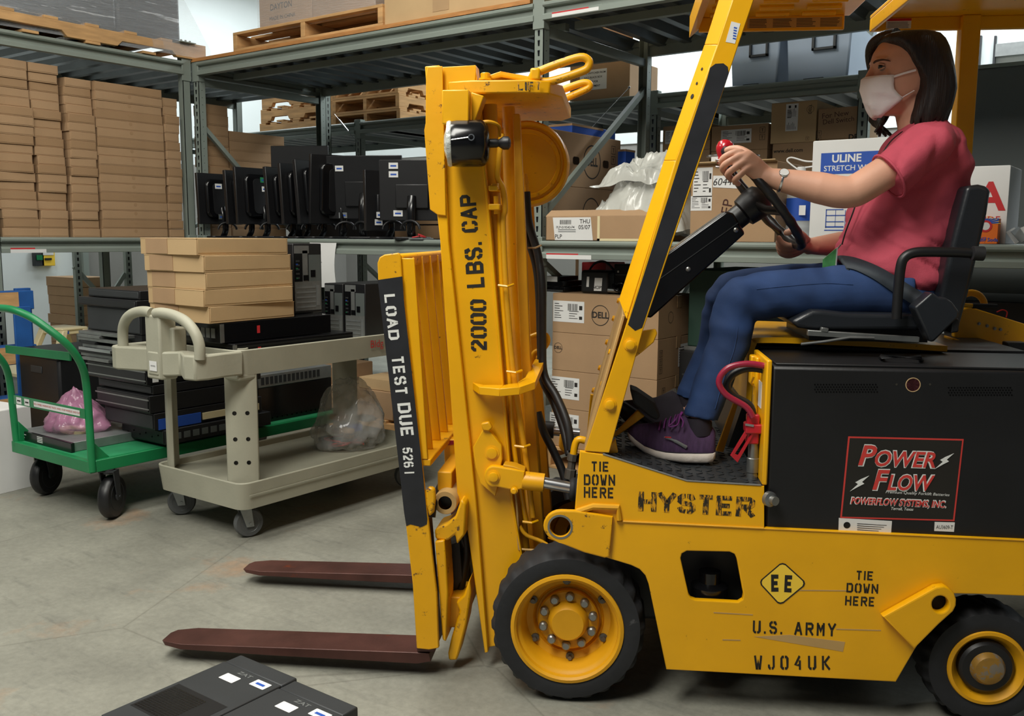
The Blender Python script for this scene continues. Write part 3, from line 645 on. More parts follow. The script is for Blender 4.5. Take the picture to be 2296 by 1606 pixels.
    g.prism([(a, nr, zt+.01), (a, nr, zb+.01), (a-.03, nr, zb-.015), (a-.03, nr, zt+.01)], (0, vr-nr+.02, 0))
    gd = g.obj('overhead_guard', 'yellow', FL, .003)
    dc = MB(); x0, x1 = K(1676, 50, vr).x, K(1888, 50, vr).x; h = zt-zb
    dc.box((x0, vr-.0012, zb+h*.18), (x1, vr, zb+h*.86))
    for i in range(4):
        for k in range(6): w = (x1-x0)/4; dc.box((x0+i*w+.006, vr-.0016, zb+h*(.24+k*.1)), (x0+(i+1)*w-.008-rnd.random()*.012, vr-.0012, zb+h*(.28+k*.1)), mi=1)
    dc.obj('instruction_decal', ['dust', 'ink'], gd, smooth=0)
    a2, b2 = K(1954, 40, vr).x, K(2420, 40, vr).x
    zt2, zb2 = K(2050, 38, vr).z, K(2050, 68, vr).z
    r = MB().box((a2, nr, zt2), (b2, vr+.02, zt2+.012)).box((a2, vr, zb2), (b2, vr+.02, zt2)).box((a2, nr, zb2), (a2+.012, vr, zt2)).box((a2, nr, zb2), (b2, nr+.02, zt2))
    r.box((b-.05, nr, zt+.006), (a2+.1, nr+.05, zt+.04))
    r.obj('rear_guard', 'yellow', FL, .003)
    wd_ = MB(); x0, x1 = K(1987, 50, vr).x, K(2043, 50, vr).x; h = zt2-zb2
    wd_.box((x0, vr-.0012, zb2+h*.15), (x1, vr, zb2+h*.9)).box((x0, vr-.0016, zb2+h*.72), (x1, vr-.001, zb2+h*.9), mi=1)
    for k in range(5): wd_.box((x0+.004, vr-.0016, zb2+h*(.2+k*.1)), (x1-.006-rnd.random()*.01, vr-.001, zb2+h*(.23+k*.1)), mi=2)
    wd_.obj('warning_decal', ['label', 'redink', 'ink'], FL, smooth=0)
    p0, p1 = K(2137, 300, vr).x, K(2179, 300, vr).x
    zs = .98
    for v in (vr-.02, nr): MB().box((p0, v, zs), (p1, v+.05, zt2)).obj('rear_post', 'yellow', FL, .004)
    # steering column
    cv = MB(); C = [(1402, 634), (1628, 474), (1645, 478), (1671, 524), (1459, 714), (1404, 697)]
    kprism(cv, C, .33, .47); cov = cv.obj('column_cover', 'blackgloss', FL, .006, label='black scuffed steering column cover')
    for px, py in ((1650, 516), (1543, 604)): MB().lathe([(.007, .002), (.007, -.002), (.003, -.005), (0, -.005)], K(px, py, .33), (0, 1, 0), 14).obj('screw', 'zinc', cov)
    MB().bar(K(1459, 640, .329), K(1655, 500, .329), .002, .002, (0, 1, 0)).obj('crease', 'darkgrey', cov)
    MB().lathe([(.006, 0), (.012, -.002), (.012, -.014), (.006, -.018)], K(1443, 582, .25), (0, 1, 0), 16).obj('column_bolt', 'darkgrey', FL)
    vc = .40; c = K(1695, 455, vc); ax = V((math.cos(math.radians(40)), 0, math.sin(math.radians(40))))
    R = .179; e = V((-ax.z, 0, ax.x))
    g = bpy.data.objects.new('steering_wheel', None); COL.objects.link(g); g.parent = FL; g.location = c
    z = V((0, 0, 0)); rim = []
    nn = 72
    for i in range(nn): t = 2*PI*i/nn; rim.append(e*math.cos(t)*R+V((0, 1, 0))*math.sin(t)*R+ax*.02)
    MB().tube(rim, [.0135+.0012*math.cos(i*2*PI*2/6) for i in range(nn)], 12, True).obj('rim', 'black', g, smooth=60)
    MB().lathe([(.034, -.085), (.034, -.05), (.044, -.045), (.048, -.02), (.05, .0), (.046, .02), (.03, .034), (0, .038)], z, ax, 32).obj('hub', 'black', g, smooth=50)
    for t in (0.45, 2.35, 4.4):
        d = e*math.cos(t)+V((0, 1, 0))*math.sin(t); MB().tube([d*.03-ax*.005, d*.1+ax*.0, d*(R-.004)+ax*.018], [.021, .016, .014], 10, flat=.55, up=ax.cross(d)).obj('spoke', 'black', g, smooth=60)
    MB().cyl(-ax*.14, -ax*.05, .03).obj('shaft', 'black', g)
    kc = K(1626, 330, vc-.02)-c; kb = K(1620, 360, vc-.02)-c
    kd = (kc-kb).normalized()
    MB().lathe([(.014, -.03), (.014, -.012), (.018, -.006), (.0245, .008), (.026, .018), (.022, .032), (.012, .04), (0, .042)], kc-kd*.02, kd, 24).obj('spinner_knob', 'redplastic', g, smooth=60, label='glossy red spinner knob')
    MB().bar(kb-V((.02, 0, 0)), kb+V((.03, 0, -.004)), .03, .008).bar(kb+V((-.02, 0, -.018)), kb+V((.015, 0, -.02)), .012, .006).obj('knob_clamp', 'chrome', g, .002)
    # pedals
    MB().prism(kpoly([(1412, 872), (1428, 878), (1468, 905), (1481, 934), (1474, 944), (1460, 938), (1420, 905)], .16), (0, .09, 0)).obj('brake_pedal', 'rubber', FL, .006)
    pm = MB(); pm.prism(kpoly([(1366, 985), (1430, 920), (1446, 934), (1384, 978)], .2), (0, .02, 0)); pm.obj('pedal_arm', 'yellow_dull', FL, .003)
    MB().tube([K(1385, 900, .3), K(1430, 930, .3), K(1480, 965, .3)], .012, 8).obj('pedal_linkage', 'black', FL)
    MB().prism(kpoly([(1475, 905), (1520, 880), (1545, 945), (1500, 965)], .62), (0, .12, 0)).obj('floor_mat', 'black', FL, .01)
cabin()
def power():
    # battery box with lid
    u0, u1 = K(1724, 1000).x, K(2420, 1000).x; zb = K(1740, 1200).z-.08; zt = K(1753, 822).z
    b = MB(); b.box((u0, .012, zb), (u1, .34, zt))
    bt = b.obj('battery', 'battery', FL, .010, label='black battery box with a red and white maker decal')
    MB().box((u0+.012, .02, zt), (u1, .335, zt+.006)).obj('lid', 'battery', bt, .002)
    h = MB().tube([KZ(1975, 804, zt+.004), KZ(1978, 799, zt+.022), KZ(2062, 802, zt+.022), KZ(2066, 807, zt+.004)], .007, 8); h.obj('lid_handle', 'black', bt)
    for x0, x1, y0, y1 in ((1824, 1970, 860, 882), (2124, 2272, 867, 889)):
        g = MB(); nx, ny = 22, 4
        for j in range(ny):
            for i in range(nx):
                cx = x0+(i+.5+.5*(j % 2))*(x1-x0)/(nx+.5); cy = y0+(j+.5)*(y1-y0)/ny; q = K(cx, cy, .0112); g.lathe([(0, 0), (.0022, 0)], q, (0, -1, 0), 6)
        g.obj('vent', 'blackgloss', bt, smooth=0, fix=False)
    q = K(2047, 863, .012); MB().lathe([(.0165, .0), (.0165, -.0012), (.0185, -.0012), (.0185, .0)], q, (0, 1, 0), 28, True).obj('port_ring', 'card3', bt)
    MB().lathe([(0, -.0006), (.0165, -.0006)], q, (0, 1, 0), 28).obj('port', mat('port interior', (66, 22, 28), .5), bt)
    for x in (2010, 2085): MB().lathe([(0, -.001), (.003, -.001)], K(x, 862, .0125), (0, 1, 0), 8).obj('rivet', 'steelgrey', bt)
    # maker decal
    v = .0112; d = MB(); D = [(1902, 979), (2161, 985), (2140, 1169), (1884, 1162)]
    cx = sum(p[0] for p in D)/4; cy = sum(p[1] for p in D)/4
    kprism(d, D, v-.0004, .0125, mi=1); kprism(d, [(cx+(x-cx)*.972, cy+(y-cy)*.962) for x, y in D], v-.0007, .012, mi=2)
    w = .0096
    for s, a, b, hh in (('P', (1925, 1021), (1966, 1022), 48), ('OWER', (1962, 1028), (2098, 1032), 38), ('F', (1957, 1076), (1995, 1077), 48), ('LOW', (1990, 1082), (2096, 1084), 38)):
        ktx(d, s, a, b, hh+5, w-.0000, .055, .25, 0); ktx(d, s, a, b, hh, w-.0008, .02, .25, 1)
    ktx(d, 'Premium Quality Forklift Batteries', (1986, 1104), (2129, 1111), 9, w-.0006, 0, .2)
    ktx(d, 'POWERFLOW SYSTEMS, INC.', (1906, 1124), (2122, 1133), 23, w, .05, .2); ktx(d, 'POWERFLOW SYSTEMS, INC.', (1908, 1124), (2120, 1133), 18, w-.0008, .02, .2, 1)
    ktx(d, 'Terrell, Texas', (1998, 1141), (2048, 1143), 8, w-.0006, .01, .2)
    for x, y in ((2118, 1033), (1928, 1083)):
        z = [(x-22, y+19), (x-4, y+3), (x-10, y-1), (x+2, y-8), (x+21, y-16), (x+5, y-2), (x+10, y+2), (x-2, y+8)]; kprism(d, z, w-.0006, w)
    d.obj('decal', ['whitepaint', 'decalred', 'stencil'], bt, smooth=0, fix=False)
    l = MB(); kprism(l, [(2096, 1171), (2141, 1172), (2139, 1193), (2095, 1191)], v-.0004, .0125)
    ktx(l, 'AU3609-T', (2099, 1182), (2137, 1183), 9, v-.0008, 0, 0, 1); l.obj('model_label', ['label', 'ink'], bt, smooth=0, fix=False)
    l = MB(); kprism(l, [(1881, 1162), (2000, 1169), (1998, 1197), (1880, 1192)], v-.0004, .0125)
    for k in range(4): kprism(l, [(1922, 1174+k*4.5), (1988-k*6, 1178+k*4.3), (1988-k*6, 1179+k*4.3), (1922, 1175.5+k*4.5)], v-.0008, v, mi=1)
    q = K(1899, 1178, v-.0008); l.lathe([(.0075, 0), (.0088, 0)], q, (0, -1, 0), 20, mi=1); ktx(l, 'UL', (1894, 1178), (1904, 1178), 7, v-.0008, .02, 0, 1)
    l.obj('rating_label', ['label', 'ink'], bt, smooth=0, fix=False)
    # added black filler for the dark void under the seat deck; retainer plate
    MB().box((u0+.02, .345, zb), (u1, W2-.1, zt+.012)).obj('deck_void_filler', 'black', FL)
    a, b2 = K(1722, 812, .0), K(1738, 1088, .0)
    rp = MB().box((a.x-.002, .004, K(1722, 1090).z), (a.x+.012, .24, a.z+.004)); rt = rp.obj('retainer_plate', 'yellow', FL, .004)
    MB().box((a.x-.0032, .07, .83), (a.x-.002, .13, .90)).obj('rating_label', 'label', rt)
    MB().box((a.x-.012, .12, .78), (a.x-.002, .15, .96)).box((a.x-.02, .16, .88), (a.x-.002, .2, .96)).obj('latch', 'yellow', FL, .004)
    MB().tube([K(1690, 845, .1), K(1684, 860, .1), K(1692, 868, .1), K(1690, 885, .1)], .003, 6).obj('hook', 'yellow', FL)
    MB().lathe([(.02, 0), (.02, .012), (.012, .016), (.012, .03), (0, .03)], K(1722, 1118, .0), (.6, -1, 0), 16).obj('latch_knob', 'zinc', FL)
    # cables
    cab = lambda pts, v, r, m, nm: MB().tube(smooth_path([K(x, y, v) for x, y in pts], 6), r, 10).obj(nm, m, FL, smooth=60)
    cab([(1722, 822), (1675, 816), (1632, 826), (1612, 855), (1628, 885), (1672, 912), (1688, 935)], .05, .0085, 'redcable', 'battery_cable')
    cab([(1726, 832), (1680, 826), (1646, 838), (1630, 862), (1640, 885), (1680, 908), (1690, 940)], .075, .010, 'black', 'battery_cable')
    cn = MB().box(K(1676, 930, .06), K(1698, 992, .09)); cn.box(K(1672, 952, .05), K(1706, 966, .10)); c = cn.obj('connector', 'redplastic', FL, .004)
    hn = MB(); kplate(hn, [(1677, 958), (1696, 964), (1654, 1038), (1638, 1022)], [[(1678, 972), (1684, 974), (1655, 1022), (1648, 1018)]], .055, .065, .001); hn.obj('handle', 'redplastic', c)
    MB().bar(K(1671, 952, .048), K(1690, 955, .048), .002, .006).obj('bail', 'chrome', c)
    MB().lathe([(.014, 0), (.014, .05), (.0165, .052), (.0165, .09), (.014, .092), (.0155, .1), (.014, .106), (.0155, .112), (.014, .118), (.0155, .124), (.0155, .135)], K(1690, 985, .08)+V((0, 0, 0)), (0, 0, -1), 20).obj('coupling', 'zinc', FL)
    # seat deck, a bent yellow sheet
    P = smooth_path([K(x, y, .30) for x, y in ((1672, 905), (1679, 800), (1684, 770), (1706, 757), (1900, 763), (2125, 776))], 5)
    n = len(P); mb = MB(); th = .016
    N_ = []
    for i in range(n): d = (P[min(i+1, n-1)]-P[max(i-1, 0)]).normalized(); N_.append(V((d.z, 0, -d.x))*th)
    for i in range(n-1): mb.prism([P[i], P[i+1], P[i+1]+N_[i+1], P[i]+N_[i]], (0, .55, 0))
    mb.obj('seat_deck', 'yellow', FL, smooth=40)
    fr = MB().prism(kpoly([(1606, 1012), (1645, 905), (1655, 905), (1622, 1014)], .34), (0, .018, 0)); fr.obj('deck_strut', 'yellow_dull', FL)
    MB().prism(kpoly([(1630, 1010), (1668, 900), (1668, 800), (1720, 800), (1720, 1060), (1640, 1050)], .44), (0, .42, 0)).obj('deck_front', 'black', FL)  # yellow panel coloured black to stand for shade under the seat deck
    # rear compartment wall and lever
    wl = [(2140, 700), (2175, 688), (2420, 765), (2420, 850), (2140, 757)]
    MB().prism(kpoly(wl, .70), (0, .03, 0)).obj('rear_wall', 'yellow', FL, .004)
    MB().prism(kpoly([(2135, 757), (2420, 852), (2420, 875), (2135, 772)], .62), (0, .08, 0)).obj('rear_ledge', 'yellow_dull', FL, .004)
    MB().box(K(2260, 790, .55), K(2290, 765, .6)).obj('hinge', 'black', FL, .003)
    for x, y in ((2195, 726), (2213, 731), (2230, 737), (2243, 739)): bolt(FL, K(x, y, .70), .004, .006, 'zinc')
    q = K(2176, 690, .86); MB().tube([q+V((math.cos(t)*.045, 0, math.sin(t)*.05)) for t in [PI*i/14 for i in range(15)]], .009, 8, flat=1.3).obj('lifting_ring', 'yellow_dull', FL, smooth=60)
    MB().cyl(K(2130, 683, .62), K(2185, 686, .62), .007).obj('lever', 'yellow', FL); MB().cyl(K(2180, 686, .62), K(2235, 688, .62), .0085).obj('lever_grip', 'rubber', FL)
    MB().tube(smooth_path([K(2235, 700, .75), K(2248, 695, .75), K(2258, 700, .75), K(2256, 712, .75)], 4), .002, 6).obj('red_wire', 'redink', FL)
power()
def seat():
    s = bpy.data.objects.new('seat', None); COL.objects.link(s); s.parent = FL
    v0, v1 = .2, .66
    pr = [(1772, 722), (1800, 706), (1822, 695), (1850, 696), (1900, 702), (2010, 704), (2060, 706), (2075, 720), (2060, 742), (1830, 742), (1790, 736)]
    MB().prism(kpoly(pr, v0), (0, v1-v0, 0)).obj('cushion', 'vinyl', s, .016, seg=4, smooth=60)
    bk = [(2166, 417), (2196, 413), (2218, 418), (2223, 428), (2215, 480), (2178, 640), (2150, 745), (2100, 745), (2102, 690), (2130, 560)]
    MB().prism(kpoly(bk, v0+.02), (0, v1-v0-.04, 0)).obj('backrest', 'vinyl', s, .028, seg=5, smooth=60)
    MB().tube(smooth_path([K(x, y, .16) for x, y in ((2190, 569), (2150, 566), (2080, 565), (2050, 567), (2030, 576), (2020, 596), (2014, 650), (2010, 715))], 5), .0135, 12).obj('armrest', 'black', s, smooth=60)
    MB().cyl(K(2180, 568, .15), K(2205, 569, .15), .019).obj('armrest_pivot', 'rubber', s)
    MB().tube(smooth_path([K(x, y, .70) for x, y in ((2190, 569), (2080, 565), (2045, 570), (2022, 600), (2014, 715))], 5), .0135, 12).obj('armrest', 'black', s, smooth=60)
    r = MB(); a, b = K(1810, 746, .185), K(2060, 762, .185); r.bar(a, b, .016, .016); r.bar(K(1840, 738, .185), K(1856, 741, .185), .02, .012); r.obj('slide_rail', 'zinc', s, .002)
    MB().tube([K(1796, 772, .17), K(1850, 766, .17), K(1905, 757, .17), K(1960, 758, .17)], .004, 8).obj('slide_lever', 'zinc', s)
    MB().box(K(1815, 736, .26), (K(2080, 760, .26).x, .62, K(1900, 765, .26).z)).obj('seat_base', 'black', s)
    # belt retractor
    RT = MB().prism(kpoly([(2050, 690), (2090, 655), (2108, 668), (2122, 668), (2136, 678), (2152, 700), (2150, 712), (2095, 766), (2086, 768)], .13), (0, .06, 0)); RT.obj('belt_retractor', 'vinyl', s, .006, seg=3)
    MB().prism(kpoly([(2135, 712), (2152, 716), (2150, 745), (2132, 748)], .14), (0, .04, 0)).obj('retractor_bolt', 'black', s, .004)
seat()
# ------------------------------------------------------------------ mast, carriage and forks
def mast():
    V1 = .19; VF = W2-.19
    web = [(988, 150), (1066, 147), (1102, 540), (1149, 1120), (1172, 1255), (1172, 1440), (1095, 1452), (1069, 1120), (1008, 540)]
    fl = [(956, 152), (989, 149), (1009, 540), (1070, 1120), (1097, 1456), (1089, 1458), (1046, 1151), (1029, 1120), (990, 540), (982, 470)]
    rf = [(1062, 147), (1068, 147), (1104, 540), (1151, 1120), (1174, 1255), (1170, 1255), (1145, 1120), (1098, 540)]
    def rail(v0, s, nm):
        mb = MB(); f = lambda P, a, b: mb.prism([V((q.x, a, q.z)) for q in kpoly(P, V1)], (0, b-a, 0))
        f(web, v0, v0+s*.016); f(fl, v0-s*.022, v0+s*.07); f(rf, v0-s*.008, v0+s*.05)
        return mb.obj(nm, 'yellow', FL, .003)
    m = rail(V1, 1, 'mast_rail'); rail(VF, -1, 'mast_rail')
    kp = MB(); kprism(kp, [(955, 172), (958, 150), (992, 148), (1000, 484), (981, 482), (964, 470), (951, 292), (954, 276)], V1-.03, V1-.022); kp.obj('side_plate', 'yellow_worn', FL, .002)
    kp = MB(); kprism(kp, [(957, 152), (1064, 146), (1068, 152), (1064, 205), (990, 208)], V1-.012, V1-.002); kp.obj('cap_plate', 'yellow', FL, .002)
    t = MB(); VV = V1-.001
    for s, a, b, h in (('2000', (1074, 788), (1072, 672), 36), ('LBS.', (1067, 645), (1060, 543), 40), ('CAP', (1054, 549-28), (1048, 437), 36)): kst(t, s, a, b, h, VV, 2.4, 1.5)
    t.obj('stencil_lettering', 'stencil', m, smooth=0, fix=False, label='black capacity lettering running up the mast')
    # inner rails, lift cylinder and pipes
    def pipe(pts, v, r, mt='yellow', nm='hydraulic_pipe', n=12): return MB().tube(smooth_path([K(x, y, v) for x, y in pts], 4), r, n).obj(nm, mt, FL, smooth=60)
    inn = [(1150, 255), (1165, 255), (1180, 560), (1188, 800), (1212, 1100), (1222, 1225), (1196, 1228), (1178, 1000), (1158, 600)]
    for v in (.30, .60): MB().prism([V((q.x, v, q.z)) for q in kpoly(inn, .30)], (0, .03, 0)).obj('inner_rail', 'yellow_dull', FL, .003)
    pipe([(1098, 235), (1105, 420), (1115, 560), (1140, 900), (1172, 1230)], .24, .021, 'yellow_dull', 'lift_cylinder')
    MB().cyl(K(1140, 240, .36), K(1146, 330, .36), .019, 16).obj('piston_rod', 'yellow', FL)
    pipe([(1146, 325), (1156, 560), (1172, 800), (1190, 1000), (1205, 1225)], .36, .027, 'yellow', 'lift_cylinder')
    pipe([(1125, 300), (1117, 370), (1116, 400), (1128, 425), (1132, 470), (1128, 500), (1134, 640), (1150, 830), (1175, 1000), (1195, 1160)], .20, .0085, 'yellow_dull')
    pipe([(1120, 460), (1125, 640), (1142, 840), (1152, 1000), (1180, 1170)], .21, .0075, 'yellow')
    pipe([(1165, 1180), (1180, 1200), (1215, 1215), (1250, 1238)], .2, .006, 'yellow_dull')
    pipe([(1155, 1100), (1160, 1150), (1163, 1225), (1170, 1232), (1205, 1234)], .19, .0035, 'dust')
    for px, py, w in ((1110, 424, 30), (1112, 465, 34)): MB().box(K(px-w/2, py-8, .16), K(px+w/2, py+8, .25)).obj('pipe_clamp', 'yellow', FL, .003)
    MB().cyl(K(1110, 412, .18), K(1111, 425, .18), .011, 8).cyl(K(1112, 440, .18), K(1113, 480, .18), .007, 10).obj('adjuster_bolt', 'yellow', FL)
    for px, py in ((1133, 640), (1152, 833), (1170, 1000), (1188, 1170)):
        MB().tube([K(px-16, py, .175), K(px+4, py+3, .17), K(px+18, py-2, .19)], .004, 6).obj('zip_tie', 'yellow', FL)
    # scuffed blue pipe stripe
    # crown plates
    cr = [(1006, 205), (1060, 188), (1070, 180), (1200, 176), (1232, 190), (1240, 178)]
    zt = K(1150, 182, .17).z; zb = K(1150, 212, .17).z
    u = lambda x, v=.17: K(x, 195, v).x
    c = [(u(1005), .165), (u(1060), .145), (u(1180), .145), (u(1232), .17), (u(1258), .24), (u(1258), W2-.24), (u(1232), W2-.17), (u(1005), W2-.165)]
    MB().prism([V((a, b, zb)) for a, b in c], (0, 0, zt-zb)).obj('crown_plate', 'yellow_worn', FL, .004)
    MB().prism([V((u(1072), .2, zt)), V((u(1120), .2, zt+.02)), V((u(1200), .2, zt)), V((u(1200), .7, zt)), V((u(1072), .7, zt))], (0, 0, .014)).obj('top_plate', 'yellow', FL, .003)
    bolt(FL, V((u(1086), .19, zt+.006)), .014, .02, d=(0, 0, 1))
    l = MB(); kst(l, 'LIFT', (1160, 194), (1215, 192), 18, .1448, 2.4, 1.5); l.obj('stencil_lettering', 'hyster', FL, smooth=0, fix=False)
    for v, pts in ((.19, ((1195, 168), (1290, 131), (1318, 134), (1319, 150), (1300, 162), (1225, 184))), (.62, ((1215, 222), (1290, 191), (1316, 186), (1322, 194), (1305, 205), (1245, 228)))):
        MB().tube(smooth_path([K(x, y, v) for x, y in pts], 5, True), .0115, 10, True).obj('lifting_hook', 'yellow_worn', FL, smooth=60, label='thick worn lifting loop on the mast top')
    MB().box(K(1188, 180, .16), K(1215, 160, .22)).obj('hook_mount', 'yellow', FL, .006)
    # hose reel
    cc = K(1180, 367, .50); R = K(1275, 367, .50).x-cc.x
    MB().lathe([(0, .012), (R*.70, .012), (R*.72, .006), (R*.80, .004), (R*.82, .012), (R*.86, .012), (R*.90, .002), (R*.96, .0), (R, .008), (R, .012), (R*.93, .03), (R*.93, .05), (R, .065), (R, .07), (0, .07)], cc, (0, 1, 0), 64).obj('hose_reel', 'yellow', FL, smooth=35)
    for a in (40, 140, 250, 320, 290): bolt(FL, cc+V((math.cos(math.radians(a))*R*.76, .005, math.sin(math.radians(a))*R*.76)), .005, .004)
    MB().prism(kpoly([(1150, 275), (1168, 280), (1172, 440), (1164, 468), (1158, 468)], .45), (0, .012, 0)).obj('reel_bracket', 'yellow', FL, .002)
    MB().cyl(K(1176, 390, .44), K(1180, 432, .44), .009, 8).cyl(K(1176, 400, .44), K(1177, 412, .44), .013, 6).obj('hose_fitting', 'yellow', FL)
    # headlight
    h = MB().box(K(991, 278, .08), K(1056, 206, .12)).prism(kpoly([(1056, 206), (1085, 215), (1060, 285), (1056, 278)], .12), (0, .06, 0)); h.obj('light_bracket', 'yellow', FL, .003)
    a = V((-1, -.12, -.02)).normalized(); lc = K(1050, 322, .10)
    g = bpy.data.objects.new('headlight', None); COL.objects.link(g); g.parent = FL; g.location = lc; z = V((0, 0, 0))
    r = .062
    MB().lathe([(.02, -.058), (.045, -.055), (r*.93, -.045), (r, -.035), (r, .03), (r*.96, .045), (r*.94, .048)], z, a, 36, cap=False).obj('housing', 'blackgloss', g, smooth=45)
    MB().lathe([(r*.97, .044), (r*1.0, .05), (r*.95, .056), (r*.88, .052), (r*.8, .056), (r*.4, .064), (0, .066)], z, a, 36, cap=False).obj('lens', 'glass', g, smooth=45)
    MB().lathe([(.012, -.052), (.012, -.075), (.010, -.082), (.018, -.095), (.018, -.108), (.01, -.114), (0, -.115)], z, a, 20).obj('aim_knob', 'black', g, smooth=45)
    q = K(1050, 308, .035)-lc; MB().tube([q+V((-.045, 0, -.006)), q], .0016, 6).lathe([(.006, -.0015), (.009, -.0015), (.009, .0015), (.006, .0015)], q+V((.008, 0, 0)), (0, 1, 0), 14, True).obj('clip', 'chrome', g)
    MB().tube(smooth_path([K(1072, 277, .1)-lc, K(1095, 273, .1)-lc, K(1118, 282, .12)-lc, K(1120, 305, .15)-lc], 4), .005, 8).obj('wire', 'yellow_dull', g)
    # step bar
    F_ = [K(1060, 858, .19), K(1075, 868, .13), K(1120, 872, .11), K(1165, 868, .12), K(1200, 856, .16), K(1224, 800, .45)]
    B_ = [K(1062, 846, .19)+V((0, .0, 0)), K(1085, 852, .17), K(1130, 852, .18), K(1160, 848, .2), K(1178, 838, .24), K(1205, 788, .5)]
    sb = MB(); dz = V((0, 0, -.022))
    for i in range(5): sb.prism([F_[i], F_[i+1], V((B_[i+1].x, B_[i+1].y, F_[i+1].z)), V((B_[i].x, B_[i].y, F_[i].z))], dz)
    sb.obj('step_bar', 'yellow', FL, .003)
    MB().tube(smooth_path([K(x, y, .45) for x, y in ((1190, 756), (1208, 750), (1224, 752), (1228, 766), (1218, 782), (1198, 792), (1192, 815))], 4), .009, 10).obj('bent_pipe', 'yellow', FL, smooth=60)
    # tilt bracket and cylinder
    tb = MB(); kplate(tb, [(1060, 1003), (1083, 962), (1094, 962), (1124, 998), (1126, 1030), (1122, 1050), (1118, 1080), (1110, 1113), (1076, 1084), (1066, 1050)], [], V1-.03, V1-.005, .003); tb.obj('tilt_bracket', 'yellow', FL, smooth=40)
    MB().prism(kpoly([(1082, 966), (1078, 950), (1096, 946), (1104, 960), (1096, 968)], V1-.04), (0, .02, 0)).obj('bracket_stop', 'yellow_worn', FL, .004)
    bolt(FL, K(1103, 1016, V1-.03), .0155, .008, n=16); bolt(FL, K(1107, 1069, V1-.055), .0135, .01, n=16)
    cl = MB(); kplate(cl, [(1112, 1046), (1150, 1052), (1176, 1058), (1172, 1096), (1160, 1100), (1140, 1098), (1112, 1092)]+[(1107+22*math.cos(math.radians(a)), 1069+24*math.sin(math.radians(a))) for a in range(100, 261, 20)], [], V1-.055, V1-.03, .004); cl.obj('clevis', 'yellow', FL, smooth=40)
    MB().prism([K(1128, 1042, .14), K(1152, 1046, .14), K(1176, 1056, .14), K(1176, 1062, .14), K(1150, 1054, .14), K(1128, 1052, .14)], (0, .05, 0)).obj('clevis_cover', 'yellow_dull', FL, .002)
    bolt(FL, K(1153, 1100, V1-.06), .008, .012)
    d0, d1 = K(1172, 1077, .16), K(1220, 1083, .16)
    MB().lathe([(.0255, 0), (.0265, .004), (.0265, (d1-d0).length)], d0, d1-d0, 24).obj('rod_end', 'yellow_worn', FL, smooth=50)
    MB().cyl(d1, K(1290, 1096, .16), .0165, 20).obj('tilt_rod', 'chrome', FL, smooth=60)
    q = K(1278, 1097, .16); ax = (K(1290, 1098, .16)-q)
    MB().lathe([(.03, 0), (.034, .006), (.034, .012), (.031, .016), (.035, .02), (.035, .04)], q, ax, 24).obj('rod_seal', 'rubber', FL, smooth=40)
    MB().cyl(K(1236, 966, .75), K(1300, 972, .75), .017, 16).obj('tilt_rod', 'chrome', FL)
    MB().lathe([(.03, 0), (.03, .05)], K(1210, 962, .75), (1, 0, -.05), 20).obj('rod_end', 'black', FL)
    # black hoses
    hs = lambda pts, v, r, nm='hydraulic_hose': MB().tube(smooth_path([K(x, y, w) for (x, y), w in zip(pts, v)], 6), r, 12).obj(nm, 'hose', FL, smooth=60)
    hs([(1180, 430), (1186, 500), (1206, 570), (1215, 640), (1216, 760), (1220, 840), (1248, 890), (1272, 950), (1280, 1010)], [.44, .44, .42, .4, .4, .38, .34, .3, .28], .0125)
    hs([(1170, 470), (1178, 520), (1200, 590), (1208, 660), (1212, 780), (1216, 850), (1240, 900), (1262, 960), (1276, 1020)], [.48, .46, .46, .45, .44, .42, .38, .34, .3], .0115)
    hs([(1206, 925), (1220, 970), (1240, 1010), (1262, 1060), (1275, 1120)], [.42, .4, .38, .36, .34], .0125)
    MB().tube([K(1184, 556, .38), K(1200, 556, .37), K(1214, 550, .38)], .003, 6).obj('zip_tie', 'card3', FL)
    MB().tube(smooth_path([K(x, y, .26) for x, y in ((1312, 988), (1298, 986), (1290, 996), (1285, 1025))], 4), .011, 10).obj('elbow', 'yellow', FL, smooth=60)
    MB().lathe([(.016, 0), (.016, .02), (.012, .022), (.012, .045), (.017, .047), (.017, .075)], K(1285, 1018, .26), (-.12, 0, -1), 8).obj('hose_fitting', 'steelgrey', FL)
    MB().tube(smooth_path([K(x, y, .55) for x, y in ((1262, 975), (1260, 1000), (1270, 1010), (1284, 1010))], 4), .01, 8).obj('elbow', 'yellow_dull', FL, smooth=60)
mast()
